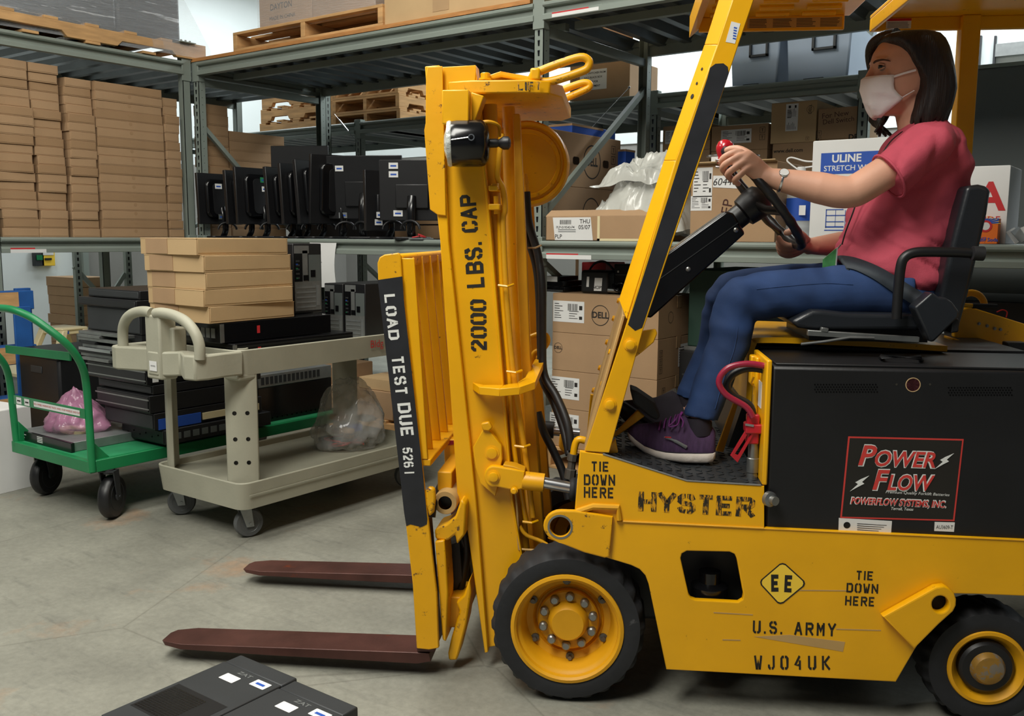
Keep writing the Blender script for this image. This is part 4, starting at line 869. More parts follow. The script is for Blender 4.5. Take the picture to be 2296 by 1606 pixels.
def carriage():
    VA, VB = .10, .84
    P = [(862, 571), (893, 567), (898, 574), (903, 650), (948, 1060), (979, 1330), (984, 1454), (962, 1458), (934, 1455), (925, 1310), (895, 1050), (848, 640), (846, 590), (851, 577)]
    for v0, v1 in ((VA-.014, VA), (VB, VB+.014)):
        mb = MB(); mb.prism([V((q.x, v0, q.z)) for q in kpoly(P, VA-.014)], (0, v1-v0, 0)); o = mb.obj('side_plate', 'yellow_worn', FL, .003)
        if v0 < .5: n = o
    bp = MB(); kprism(bp, [(847, 628), (902, 620), (906, 680), (948, 1060), (958, 1165), (957, 1176), (945, 1182), (920, 1176), (911, 1180), (906, 1150), (895, 1050)], VA-.0152, VA-.0135); bp.obj('black_panel', 'blackpaint', n, smooth=0)
    t = MB(); VV = VA-.0158
    for s, a, b, h in (('LOAD', (873, 660), (884, 762), 24), ('TEST', (891, 798), (901, 886), 27), ('DUE', (905, 904), (914, 980), 29), ('526 1', (913, 1004), (918, 1062), 22)): kst(t, s, a, b, h, VV, 2.6, 1.45)
    t.obj('stencil_lettering', 'whitepaint', n, smooth=0, fix=False, label='white stencilled words down the black panel')
    # top bar, ribs and bottom bar of the load backrest
    a, b = K(893, 571, VA), K(860, 574, VA)
    MB().box((b.x, VA, a.z-.035), (a.x+.012, VB, a.z)).obj('top_bar', 'yellow_worn', FL, .008)
    zt = a.z-.01; zb = K(950, 1030, VA).z
    q0, q1 = K(905, 600, VA), K(950, 1020, VA)
    for i in range(1, 6):
        v = VA+(VB-VA)*i/6
        w = .055
        MB().prism([V((q0.x-w, v, zt)), V((q0.x, v, zt)), V((q1.x, v, zb)), V((q1.x-w, v, zb))], (0, .014, 0)).obj('rib', 'yellow', FL, .002)
    MB().prism([V((q0.x-.01, VA-.002, zt)), V((q0.x+.03, VA-.002, zt)), V((q1.x+.012, VA-.002, zb)), V((q1.x-.045, VA-.002, zb))], (0, .012, 0)).obj('rib', 'yellow', FL, .002)
    MB().box((q1.x-.06, VA, zb-.02), (q1.x+.02, VB, zb)).obj('bottom_bar', 'yellow_worn', FL, .003)
    # carriage bars, side-shift cylinder and hooks
    for y0, y1, x in ((1052, 1110, 985), (1330, 1400, 1010)):
        a, b = K(x, y0, .2), K(x+32, y1, .2); MB().box((a.x, .17, b.z), (b.x, W2-.17, a.z)).obj('carriage_bar', 'yellow_dull', FL, .004)
    c0, c1 = K(998, 1128, .13), K(1010, 1128, .75); c1.z = c0.z
    MB().lathe([(.020, 0), (.033, 0), (.035, .004), (.035, .6)], c0, (0, 1, 0), 24, cap=False).obj('side_shift_cylinder', 'dust', FL, smooth=50)
    MB().lathe([(.02, .03), (0, .03)], c0, (0, 1, 0), 20, cap=False).obj('cylinder_bore', 'black', FL)
    h0 = K(968, 1160, .11); MB().tube(smooth_path([h0, K(975, 1120, .14), K(1000, 1065, .3), K(1030, 1010, .5)], 4), .011, 10).obj('side_shift_hose', 'hose', FL, smooth=60)
    MB().prism(kpoly([(974, 1190), (982, 1182), (1000, 1176), (1020, 1160), (1034, 1120), (1045, 1130), (1042, 1200), (1024, 1222), (1020, 1200), (1003, 1214), (976, 1210)], .12), (0, .10, 0)).obj('upper_hook', 'yellow_worn', FL, .006)
    MB().prism(kpoly([(953, 1100), (962, 1092), (974, 1096), (976, 1120), (972, 1150), (962, 1160), (955, 1130)], .085), (0, .02, 0)).obj('end_lug', 'yellow_worn', FL, .006)
    MB().prism(kpoly([(975, 1215), (996, 1212), (1000, 1260), (1004, 1330), (1000, 1440), (992, 1436), (984, 1330)], .11), (0, .10, 0)).obj('fork_shank', 'yellow_worn', FL, .004)
    MB().prism(kpoly([(1022, 1352), (1040, 1335), (1052, 1300), (1056, 1330), (1046, 1400), (1028, 1470), (1024, 1482), (1006, 1482), (1004, 1466), (1012, 1430), (1030, 1370)], .15), (0, .09, 0)).obj('lower_hook', 'yellow_worn', FL, .006)
    MB().prism(kpoly([(995, 1000), (1001, 986), (1028, 986), (1026, 1000), (1022, 1100), (998, 1075)], .40), (0, .05, 0)).obj('carriage_stop', 'yellow', FL, .003)
    MB().prism(kpoly([(1003, 990), (1020, 988), (1018, 997), (1001, 999)], .398), (0, .04, .004)).obj('reflector', 'redcable', FL)
    lk = MB().prism(kpoly([(1000, 1225), (1030, 1215), (1036, 1300), (1014, 1330), (1003, 1300)], .22), (0, .02, 0)); lk.obj('link_plate', 'black', FL)
    # dark hydraulic parts between carriage and mast
    for pts, r in (([(1018, 1215), (1030, 1260), (1022, 1310), (1010, 1340)], .016), ([(1040, 1180), (1046, 1240), (1036, 1300), (1030, 1330)], .014), ([(1006, 1290), (1020, 1330), (1016, 1390)], .012), ([(1035, 1140), (1030, 1190), (1046, 1230)], .013)): MB().tube(smooth_path([K(x, y, .24) for x, y in pts], 4), r, 10).obj('hydraulic_hose', 'hose', FL, smooth=60)
    MB().prism(kpoly([(1000, 1225), (1046, 1205), (1056, 1290), (1040, 1350), (1012, 1345)], .30), (0, .3, 0)).obj('valve_block', 'black', FL, .004)
    # forks
    for v in (VA+.0, VB-.12):
        mb = MB(); w = .12
        T = [K(352, 1446, VA), K(364, 1444, VA), K(405, 1445, VA), K(600, 1452, VA), K(935, 1464, VA), K(962, 1466, VA)]
        Bm = [K(352, 1448, VA), K(364, 1453, VA), K(405, 1457, VA), K(600, 1470, VA), K(935, 1489, VA), K(966, 1484, VA)]
        wid = [.45, .72, 1, 1, 1, 1]
        rings = []
        for a, b, k in zip(T, Bm, wid):
            m = v+w/2; h = w*k/2; rings.append([V((a.x, m-h, a.z)), V((a.x, m+h, a.z)), V((b.x, m+h, b.z)), V((b.x, m-h, b.z))])
        mb.loft(rings)
        s = [K(935, 1462, VA), K(975, 1462, VA), K(950, 1180, VA), K(918, 1180, VA)]; mb.prism([V((q.x, v, q.z)) for q in s], (0, w, 0))
        mb.obj('fork', 'rust', FL, .004)
carriage()
# ------------------------------------------------------------------ cartons and carts
ORD = ['first', 'second', 'third', 'fourth', 'fifth', 'sixth', 'seventh', 'eighth', 'ninth', 'tenth', 'eleventh', 'twelfth', 'thirteenth', 'fourteenth', 'fifteenth', 'sixteenth', 'seventeenth', 'eighteenth', 'nineteenth', 'twentieth', 'twenty-first']
FM = lambda o, ex, ey: frame(o, ex, ey)
def faceF(o, w, d, h): return frame((0, -d/2-.0006, h/2), (1, 0, 0), (0, 0, 1))
def faceR(o, w, d, h): return frame((w/2+.0006, 0, h/2), (0, 1, 0), (0, 0, 1))
def carton(name, label, cat, lo, hi, group=None, rz=0., m='card', tape=True, hole=None, bev=.004):
    """taped carton, local origin at the middle of its underside"""
    w, d, h = hi[0]-lo[0], hi[1]-lo[1], hi[2]-lo[2]
    mb = MB(); mb.box((-w/2, -d/2, 0), (w/2, d/2, h))
    g = .0025
    mb.box((-w/2+.002, -d/2+.002, h-.0005), (w/2-.002, -g, h+.0025)); mb.box((-w/2+.002, g, h-.0005), (w/2-.002, d/2-.002, h+.0025))
    o = mb.obj(name, m, None, bev)
    o.location = ((lo[0]+hi[0])/2, (lo[1]+hi[1])/2, lo[2]); o.rotation_euler = (0, 0, rz)
    if tape:
        t = MB(); t.box((-w/2-.001, -.025, h+.002), (w/2+.001, .025, h+.0035)); t.box((-w/2-.0012, -.025, h-.06), (-w/2, .025, h+.003)); t.box((w/2, -.025, h-.06), (w/2+.0012, .025, h+.003))
        t.obj('tape', 'tape', o, smooth=0)
    tag(o, label, cat, group); o['dims'] = (w, d, h); return o
def on_face(o, which):
    w, d, h = o['dims']; return (faceF(o, w, d, h), w, h) if which == 'F' else (faceR(o, w, d, h), d, h)
def ship_label(o, which, x, y, w, h, seed=0, turn=False):
    mt, W, H = on_face(o, which); r = random.Random(seed+int(w*1e4)); mb = MB()
    if turn: mt = mt @ M.Translation((x, y, 0)) @ M.Rotation(PI/2, 4, 'Z'); x = y = 0
    q = lambda a, b, c, e, z, mi: mb.add([(x+a, y+b, z), (x+c, y+b, z), (x+c, y+e, z), (x+a, y+e, z)], [(0, 1, 2, 3)], mt, mi)
    q(-w/2, -h/2, w/2, h/2, .0004, 0)
    t = -w*.02
    while t < w*.3: b = w*r.choice((.008, .014, .02)); q(t, h*.05, t+b, h*.38, .0007, 1); t += b+w*r.choice((.01, .016))
    for k in range(7):
        yy = h*(.34-k*.11)
        if k < 3: q(-w*.45, yy, -w*(.12+.2*r.random()), yy+h*.035, .0007, 1)
        else: q(-w*.45, yy, -w*(.05+.3*r.random()), yy+h*.03, .0007, 1); q(w*.02, yy, w*(.15+.25*r.random()), yy+h*.03, .0007, 1)
    q(w*.34, h*.1, w*.44, h*.3, .0007, 1); q(w*.34, -h*.35, w*.44, -h*.2, .0007, 1)
    return mb.obj('shipping_label', ['label', 'ink'], o, smooth=0, fix=False)
def printed(o, which, s, x, y, h, m='ink', bold=.0, turn=0, ring=0, nm='printed_words', shear=0., sx=1.):
    mt, W, H = on_face(o, which); mb = MB(); mt = mt @ M.Translation((x, y, .0004)) @ M.Rotation(math.radians(turn), 4, 'Z')
    if s: vs, fs = text(s, h, 'CENTER', bold, 0, 1, shear); mb.add([V((q.x*sx, q.y, 0)) for q in vs], fs, mt)
    if ring:
        n = 40; R = ring; rr = R*.93
        mb.add([(R*math.cos(2*PI*i/n), R*math.sin(2*PI*i/n), 0) for i in range(n)]+[(rr*math.cos(2*PI*i/n), rr*math.sin(2*PI*i/n), 0) for i in range(n)], [(i, (i+1) % n, n+(i+1) % n, n+i) for i in range(n)], mt)
    return mb.obj(nm, m, o, smooth=0, fix=False)
def marks(o, which, x, y, s, n=2):
    """small square handling marks"""
    mt, W, H = on_face(o, which); mb = MB()
    for k in range(n):
        a, b = x, y-k*s*1.25
        for (p, q, r, t) in ((-.5, -.5, .5, -.44), (-.5, .44, .5, .5), (-.5, -.5, -.44, .5), (.44, -.5, .5, .5), (-.05, -.3, .05, .2), (-.2, .15, .2, .22)): mb.add([(a+p*s, b+q*s, .0005), (a+r*s, b+q*s, .0005), (a+r*s, b+t*s, .0005), (a+p*s, b+t*s, .0005)], [(0, 1, 2, 3)], mt)
    return mb.obj('handling_marks', 'ink', o, smooth=0, fix=False)
def mailer_mesh(w, d, h, notch=False):
    """flat tuck-top mailer; front at +x, sleeve lid slightly overhanging"""
    mb = MB().box((-w/2, -d/2, 0), (w/2, d/2, h*.97))
    mb.box((-w/2-.001, -d/2-.001, h*.94), (w/2+.0015, d/2+.001, h)); mb.box((w/2-.001, -d/2+.006, h*.12), (w/2+.0018, d/2-.006, h*.97))
    if notch: mb.lathe([(.012, 0), (.012, .0008), (.0, .0008)], (w/2+.0018, 0, h*.97-.013), (1, 0, 0), 14, mi=1)
    return mb
def left_stacks():
    spec = [('leftmost left-rack stack', -1.385, -1.150, 2.335, 19, .30), ('second left-rack stack', -1.143, -.950, 2.335, 19, .30), ('third left-rack stack', -.940, -.747, 2.275, 18, .32), ('wide left-rack stack', -.738, -.238, 2.275, 17, .36), ('narrow left-rack stack', -.226, -.10, 2.232, 16, .30)]
    rr = random.Random(5)
    for nm, y0, y1, zt, n, dp in spec:
        h = (zt-1.264)/n; proto = {}
        wide = 'wide' in nm
        drift = 0.; dy = 0.
        for i in range(n):
            dy = max(-.012, min(.012, dy+rr.uniform(-.006, .006))); drift = max(-.04, min(.0, drift+rr.uniform(-.012, .012)))
            if wide: drift *= .5; dy *= .5
            key = i % 3
            if key not in proto:
                o = mailer_mesh(dp, (y1-y0)-.008-key*.004, h-.0012, wide).obj('mailer_box', [('card', 'card2', 'card')[key], 'card2'], None, .002); proto[key] = o
            else: o = proto[key].copy(); COL.objects.link(o)
            o.location = (-.018-dp/2+drift-.02*(i > 13)*(not wide), (y0+y1)/2+dy, 1.2635+i*h); o.rotation_euler = (0, 0, rr.uniform(-.03, .03)*(0.3 if wide else 1))
            k = ORD[n-1-i]+' box from the top'
            tag(o, 'flat brown box, %s of the %s' % (k if i < n-1 else 'topmost', nm) if i else 'flat brown box at the bottom of the %s' % nm, 'box', 'flat boxes stacked on the left rack')
    for nm, y0, y1, zt, n, x in (('tall stack behind the corner post', onX(466, 300, -.02).y, onX(513, 300, -.02).y-.004, onX(490, 236, -.02).z, 13, -.02), ('lower stack behind the monitors', onX(514, 320, -.03).y, onX(637, 330, -.03).y, onX(575, 300, -.03).z, 11, -.03)):
        h = (zt-1.264)/n; p = None
        for i in range(n):
            if p is None: o = p = mailer_mesh(.16, y1-y0, h-.0012).obj('mailer_box', ['card2', 'card'], None, .002)
            else: o = p.copy(); COL.objects.link(o)
            o.location = (x-.08+rr.uniform(-.006, .006), (y0+y1)/2+rr.uniform(-.004, .004), 1.2635+i*h)
            tag(o, 'shaded brown box, %s from the top of the %s' % (ORD[n-1-i], nm), 'box', 'flat boxes behind the monitors')
left_stacks()
def castor(par, x, y, r, w, hz, yaw, fork='zinc', tire='rubber', hub='silver'):
    g = bpy.data.objects.new('castor', None); COL.objects.link(g); g.parent = par; g.location = (x, y, 0); g.rotation_euler = (0, 0, yaw)
    a = V((-w/2, 0, r)); D = (1, 0, 0)
    MB().lathe([(r*.62, 0), (r*.9, 0), (r*.98, w*.2), (r, w*.5), (r*.98, w*.8), (r*.9, w), (r*.62, w)], a, D, 32).obj('wheel', tire, g, smooth=50)
    MB().lathe([(0, -.004), (r*.18, -.004), (r*.2, .004), (r*.5, .010), (r*.64, -.001), (r*.64, w+.001), (r*.5, w-.01), (r*.2, w-.004), (r*.18, w+.004), (0, w+.004)], a, D, 28).obj('hub', hub, g, smooth=40)
    f = MB()
    for s in (-1, 1): x0 = s*(w/2+.007); f.prism([(x0-.003, -.016, r-.014), (x0-.003, .016, r-.014), (x0-.003, .045+.0, hz-.01), (x0-.003, -.005, hz-.01)], (.006, 0, 0))
    f.box((-w/2-.01, -.005, hz-.012), (w/2+.01, .05, hz-.006)).cyl((-w/2-.014, 0, r), (w/2+.014, 0, r), .006, 8).cyl((0, .024, hz-.02), (0, .024, hz), .024, 16)
    f.obj('fork', fork, g)
    return g
def rloop(x0, x1, y0, y1, r, z, n=5): return [V((a, b, z)) for a, b in rrect(x0, y0, x1, y1, r, n)]
def service_cart():
    T = thing('service_cart', 'beige plastic two shelf utility cart loaded with boxes and computers', 'cart', (2.45, -1.2, 0))
    og = T.location; B = lambda mb, nm, m='tan', par=T, **k: mb.obj(nm, m, par, org=og, **k)
    x0, x1, y0, y1 = 2.135, 2.757, -1.80, -.62
    def tray(zb, zt, dk, nm, flare=.012):
        mb = MB(); n = 24
        L = [rloop(x0+flare, x1-flare, y0+flare, y1-flare, .05, zb), rloop(x0, x1, y0, y1, .055, zt), rloop(x0+.012, x1-.012, y0+.012, y1-.012, .045, zt), rloop(x0+.02, x1-.02, y0+.02, y1-.02, .04, dk)]
        mb.loft(L, caps=False); k = len(L[0]); mb.add(L[3], [tuple(range(k))]); mb.add(L[0], [tuple(range(k))])
        return B(mb, nm, bevel=.004, smooth=40)
    lo = tray(.145, .262, .235, 'lower_shelf'); up = tray(.712, .818, .752, 'upper_shelf')
    MB().box((x1-.001, y0+.04, .205), (x1+.002, y1-.04, .209)).obj('rim_groove', 'tan', lo, org=og)
    # corner legs, L-section posts with bolt holes
    for sx, sy, nm in ((1, -1, 1), (-1, -1, 0), (1, 1, 0), (-1, 1, 0)):
        X = x1-.012 if sx > 0 else x0+.012; Y = y0+.012 if sy < 0 else y1-.012
        yi = Y-sy*.09; A_, B_ = V((X-sx*.095, Y, 0)), V((X, yi, 0)); dg = (B_-A_).normalized(); nn = V((sx, sy, 0)).normalized()
        bow = .014
        m = MB(); m.prism([(*(A_-nn*.022)[:2], .24), (*A_[:2], .24), (*(A_.lerp(B_, .2)+nn*bow)[:2], .24), (*(A_.lerp(B_, .8)+nn*bow)[:2], .24), (*B_[:2], .24), (*(B_-nn*.022)[:2], .24), (*(A_.lerp(B_, .75)-nn*.012)[:2], .24), (*(A_.lerp(B_, .25)-nn*.012)[:2], .24)], (0, 0, .49))
        lg = B(m, 'leg', bevel=.004)
        hm = MB()
        for z in (.34, .44, .55):
            for t in (.3, .7): q = A_.lerp(B_, t)+nn*(bow+.0008); hm.lathe([(.009, 0), (0, 0)], (q.x, q.y, z), nn, 14)
        hm.obj('bolt_holes', 'stencil', lg, org=og, smooth=0, fix=False)
        MB().prism([(X-sx*.0, Y-sy*.0, .69), (X-sx*.1, Y, .69), (X-sx*.1, yi, .69), (X, yi, .69)], (0, 0, .03)).obj('leg_socket', 'tan', up, org=og, bevel=.01)
    # moulded handle end: bumper, hub and two half hoops
    yh = -1.985; xm = 2.478
    bm = MB(); pts = [(x0, y0+.03), (x0, yh+.05), (x0+.02, yh), (x0+.07, yh-.012), (xm-.10, yh+.045), (xm-.06, yh-.0), (xm-.03, yh-.015), (xm+.03, yh-.015), (xm+.06, yh), (xm+.10, yh+.045), (x1-.08, yh-.012), (x1-.02, yh), (x1, yh+.05), (x1-.01, y0-.05), (x1, y0+.03)]
    inn = [(x1-.02, y0+.03), (x1-.03, y0-.05), (x1-.04, yh+.08), (xm+.10, yh+.09), (xm, yh+.05), (xm-.10, yh+.09), (x0+.04, yh+.08), (x0+.02, y0+.03)]
    bm.prism([(a, b, .715) for a, b in pts+inn], (0, 0, .10)); B(bm, 'bumper', bevel=.008)
    bm = MB(); bm.prism([(xm-.05, yh-.012, .70), (xm+.05, yh-.012, .70), (xm+.06, yh+.06, .70), (xm-.06, yh+.06, .70)], (0, 0, .262)); bm.prism([(xm-.04, yh+.03, .74), (xm+.08, yh+.03, .74), (xm+.07, yh+.10, .74), (xm-.03, yh+.10, .74)], (0, 0, .17)); B(bm, 'handle_hub', bevel=.008)
    for s in (-1, 1):
        e = xm+s*.265; h = [(e, yh+.02, .80), (e, yh+.02, .855), (e-s*.02, yh+.015, .905), (e-s*.07, yh+.01, .945), (e-s*.14, yh+.005, .966), (e-s*.21, yh, .972), (xm+s*.015, yh, .968)]
        B(MB().tube(smooth_path(h, 5), .0215, 14), 'handle', smooth=60)
    s_ = MB().box((xm-.02, yh-.0178, .735), (xm+.03, yh-.0165, .775)); s_.add(*text('VERIFIED', .006), mt=frame((xm+.005, yh-.0182, .755), (1, 0, 0), (0, 0, 1)), mi=1); B(s_, 'sticker', ['label', 'ink'], smooth=0, fix=False)
    w = MB(); w.add(*text('Bldg 5101', .036), mt=frame((x1+.0015, -.945, .775), (0, 1, 0), (0, 0, 1))); B(w, 'handwriting', 'redink', smooth=0, fix=False, label='red handwritten building number')
    cs = MB().lathe([(.032, 0), (.032, .012), (.026, .014), (.026, .006), (0, .006)], (x1-.07, y0+.07, .806), (0, 0, 1), 20); B(cs, 'cup_holder')
    for x, y, yw in ((2.665, -1.70, 2.8), (2.16, -1.68, 2.5), (2.66, -.70, 2.6), (2.2, -.72, 2.7)): castor(T, x-og.x, y-og.y, .063, .036, .15, yw, 'silver', 'rubbergrey', 'silver')
service_cart()
def cart_load():
    # five flat boxes
    z = .926; rr = random.Random(2); xs = [(2.262, 2.652), (2.268, 2.66), (2.262, 2.656), (2.26, 2.655), (2.245, 2.648)]
    names = ['bottom box', 'second box from the bottom', 'middle box', 'second box from the top', 'top box']
    for i in range(5):
        a, b = xs[i]; h = .068; y0 = -1.876+(.012, 0, .004, -.004, -.012)[i]
        o = mailer_mesh(b-a, .452, h).obj('mailer_box', ['card3', 'card'], None, .0025)
        o.location = ((a+b)/2+.004, y0+.226, z+i*(h+.0008)); o.rotation_euler = (0, 0, (.03, -.02, .012, .02, -.028)[i])
        # side flap edge showing on the short end
        f = MB().box((-.16, -.228, .004), (.0, -.2262, h-.002)); f.obj('flap', 'card', o, smooth=0)
        tag(o, 'light brown flat box, %s of the five on the beige cart' % names[i], 'box', 'five flat boxes on the beige cart')
    # two rack servers lying under the boxes
    for k, (zz, x0, x1, y0, y1, lb) in enumerate(((.754, 2.20, 2.70, -1.77, -1.10, 'black rack server lying lowest on the beige cart, under another server'), (.840, 2.17, 2.66, -1.80, -1.20, 'black rack server directly under the light brown boxes on the beige cart'))):
        o = MB().box((x0, y0, zz), (x1, y1, zz+.084)).obj('rack_server', 'blackgloss', None, .003, org=((x0+x1)/2, (y0+y1)/2, zz))
        tag(o, lb, 'server', 'rack servers on the beige cart'); og = o.location
        MB().box((x1, y0+.12+k*.06, zz+.03), (x1+.001, y0+.135+k*.06, zz+.062)).obj('red_tab', 'redink', o, org=og)
        MB().box((x1-.001, y0-.006, zz+.004), (x1+.003, y0+.012, zz+.08)).obj('rack_ear', 'zinc', o, org=og)
        g = MB()
        for q in range(12): g.box((x0+.05+q*.034, y0-.002, zz+.02), (x0+.075+q*.034, y0, zz+.06))
        g.obj('rear_ports', 'pcmetal', o, org=og, smooth=0)
    tower((2.36, -1.235, .9255), .17, .32, .38, 'F2', 'black tower computer showing its ports beside the light brown boxes', math.radians(90))
    tower((2.36, -.70, .754), .135, .29, .40, 'a', 'black tower computer with dim ports, left of a matching one on the beige cart', 0)
    tower((2.51, -.70, .754), .145, .295, .40, 'b', 'rightmost black tower computer on the beige cart, beside the black panel', 0)
def tower(loc, w, h, d, nm, lb, rz):
    """PC tower, back panel facing local -y"""
    T = thing('tower_computer', lb, 'computer', loc, rz, 'tower computers on the beige cart')
    MB().box((-w/2, -d/2, 0), (w/2, d/2, h)).obj('case', 'black', T, .004)
    p = MB(); y = -d/2-.001
    p.box((-w*.46, y, h*.04), (w*.46, y+.002, h*.46), mi=0); p.box((-w*.46, y, h*.86), (w*.05, y+.002, h*.97)); p.box((-w*.18, y, h*.46), (w*.0, y+.002, h*.9))
    p.box((w*.04, y, h*.46), (w*.46, y+.002, h*.84), mi=2); p.box((-w*.46, y-.001, h*.46), (-w*.2, y+.001, h*.86), mi=1)
    for k in range(5): p.box((-w*.42, y-.0015, h*(.08+k*.07)), (w*.26, y-.0005, h*(.105+k*.07)), mi=3)
    p.box((w*.3, y-.0015, h*.1), (w*.4, y, h*.4), mi=3); p.box((w*.1, y-.002, h*.52), (w*.26, y, h*.62), mi=1); p.box((-w*.16, y-.002, h*.47), (w*.02, y, h*.55), mi=1)
    p.obj('back_panel', ['pcmetal', 'blackgloss', 'grey', 'silver'], T, smooth=0)
    q = MB()
    for k in range(5): q.box((-w*.42, y-.003, h*(.5+k*.06)), (-w*.3, y-.001, h*(.525+k*.06)))
    q.box((-w*.42, y-.0035, h*.7), (-w*.36, y-.001, h*.715), mi=1); q.box((-w*.42, y-.0035, h*.64), (-w*.36, y-.001, h*.655), mi=2); q.box((-w*.42, y-.0035, h*.5), (-w*.36, y-.001, h*.512), mi=2)
    q.obj('ports', ['darkgrey', 'blueink', 'green'], T, smooth=0)
cart_load()
def crumple(c, r, sc, seed, m, name, n=3, amp=.25, flat=0., tent=0.):
    """crumpled bag or sheet: noisy ball with folds"""
    rr = random.Random(seed); bm = bmesh.new(); bmesh.ops.create_icosphere(bm, subdivisions=5, radius=1)
    dirs = [(V((rr.gauss(0, 1), rr.gauss(0, 1), rr.gauss(0, 1))).normalized(), rr.uniform(3, 9), rr.uniform(0, 6)) for _ in range(16)]
    from mathutils import noise
    for v in bm.verts:
        p = v.co.copy(); f = 0
        for d, k, ph in dirs: f += abs(math.sin(p.dot(d)*k+ph))*.12
        f += noise.fractal(p*2.2+V((seed, 0, 0)), 1, 2, 4)*.5
        q = p*(1+amp*(f-.9)*.5); tt = 1-tent*max(0, q.z+.4); q = V((q.x*tt+tent*.35*(q.z+.5)*-.5, q.y*tt, q.z*(1+tent*.25))); q = V((q.x*sc[0], q.y*sc[1], q.z*sc[2]))*r
        if q.z < -flat*r: q.z = -flat*r+.06*(q.z+flat*r)
        v.co = q
    me = bpy.data.meshes.new(name); bm.to_mesh(me); bm.free(); me.materials.append(MT[m]); me.polygons.foreach_set('use_smooth', [True]*len(me.polygons)); me.set_sharp_from_angle(angle=math.radians(65))
    o = bpy.data.objects.new(name, me); COL.objects.link(o); o.location = c; return o
def cart_bag():
    b = crumple((2.50, -.93, .236+.135), .165, (.92, 1.15, 1.08), 4, 'bag', 'plastic_bag', amp=.6, flat=.8, tent=.22)
    tag(b, 'clear plastic bag of small parts on the lower shelf of the beige cart', 'bag')
    rr = random.Random(8)
    for k in range(16):
        p = V((rr.uniform(-.09, .09), rr.uniform(-.13, .13), rr.uniform(-.12, .03))); s = rr.uniform(.02, .055)
        MB().box(p-V((s, s*.6, s*.3)), p+V((s, s*.6, s*.3))).obj('small_part', rr.choice(['label', 'darkgrey', 'silver', 'blueink', 'grey', 'card']), b, .002)
    MB().tube(smooth_path([V((rr.uniform(-.1, .1), rr.uniform(-.15, .15), -.12+rr.uniform(0, .04))) for _ in range(8)], 4), .005, 6).obj('cable', 'redink', b)
cart_bag()
def platform_cart():
    T = thing('platform_truck', 'green flatbed truck with a curved push handle, loaded with servers', 'cart', (1.64, -1.2, 0)); og = T.location
    x0, x1, y0, y1 = 1.285, 1.985, -2.015, -.45; zb, zt = .232, .285
    MB().box((x0, y0, zt-.006), (x1, y1, zt)).obj('deck', 'greendeck', T, .003, org=og)
    f = MB()
    f.box((x0, y0, zb), (x1, y0+.03, zt+.001)).box((x0, y1-.03, zb), (x1, y1, zt+.001)).box((x0, y0+.0301, zb), (x0+.03, y1-.0301, zt+.001)).box((x1-.03, y0+.0301, zb), (x1, y1-.0301, zt+.001)).box(((x0+x1)/2-.02, y0+.0301, zb+.002), ((x0+x1)/2+.02, y1-.0301, zt-.008))
    f.obj('deck_frame', 'green', T, .003, org=og)
    R = [(207, 1058, -2.0), (199, 930, -2.0), (193, 860, -2.005), (184, 822, -2.03), (164, 788, -2.07), (140, 763, -2.11), (108, 738, -2.15), (70, 712, -2.19), (32, 696, -2.22), (0, 691, -2.23)]
    L = [(38, 1000, -2.0), (29, 920, -2.0), (22, 860, -2.005), (12, 822, -2.03), (-8, 795, -2.07), (-34, 770, -2.11), (-62, 745, -2.15), (-75, 722, -2.19), (-62, 700, -2.22), (-30, 692, -2.23)]
    P = [onY(*q) for q in R]+[onY(*q) for q in L[::-1]]
    MB().tube(smooth_path(P, 5), .0165, 14).obj('push_handle', 'green', T, org=og, smooth=60)
    a, b = onY(14, 775+8, -2.06), onY(158, 800, -2.06); MB().bar(a, b, .008, .036).obj('cross_bar', 'green', T, org=og)
    a, b = onY(33, 896, -2.015), onY(192, 929, -2.015); cb = MB().bar(a, b, .008, .042).obj('cross_bar', 'green', T, org=og)
    e = (b-a).normalized(); l = MB(); up = V((0, 0, 1)); mt = frame(a.lerp(b, .62)+V((0, -.0052, 0)), e, up)
    l.add([(-.2, -.013, 0), (.2, -.013, 0), (.2, .013, 0), (-.2, .013, 0)], [(0, 1, 2, 3)], mt); l.add(*text('THIS 4 WHEEL WAREHOUSE TRUCK, HAND, FOUR WHEELED AND FLAT', .0088), mt=mt @ M.Translation((0, 0, .0006)), mi=1)
    l.obj('warning_label', ['label', 'redink'], cb, org=og, smooth=0, fix=False)
    for t in (.08, .2): mt = frame(a.lerp(b, t)+V((0, -.0052, 0)), e, up); q = MB(); q.add([(-.024, -.016, 0), (.024, -.016, 0), (.024, .016, 0), (-.024, .016, 0)], [(0, 1, 2, 3)], mt); q.add([(-.016, -.004, .0005), (.016, -.004, .0005), (.016, .003, .0005), (-.016, .003, .0005)], [(0, 1, 2, 3)], mt, 1); q.obj('sticker', ['label', 'ink'], cb, org=og, smooth=0, fix=False)
    for x in (x0+.03, x1-.035): MB().prism([(x, y0+.02, zt), (x, y0+.11, zt), (x, y0+.09, zt+.02), (x, y0+.02, zt+.10)], (.012, 0, 0)).obj('gusset', 'green', T, .002, org=og)
    for x, y, yw in ((1.955, -1.90, 3.74), (1.334, -1.88, 3.6), (1.93, -.6, 3.7), (1.36, -.6, 3.7)): castor(T, x-og.x, y-og.y, .10, .05, .233, yw, 'darkgrey', 'black', 'darkgrey')
    # flat server with a pink bag on it
    s = thing('rack_server', 'thin silver rack server with black front lying at the handle end of the green truck', 'server', (1.5, -1.8, .286)); og2 = s.location
    MB().box((1.255, -1.955, .286), (1.745, -1.50, .33)).obj('case', 'silver', s, .002, org=og2)
    MB().box((1.245, -1.972, .286), (1.757, -1.955, .331)).obj('front_panel', 'blackgloss', s, .002, org=og2)
    q = MB()
    for k in range(4): q.box((1.45, -1.9725, .296+k*.008), (1.50, -1.972, .300+k*.008))
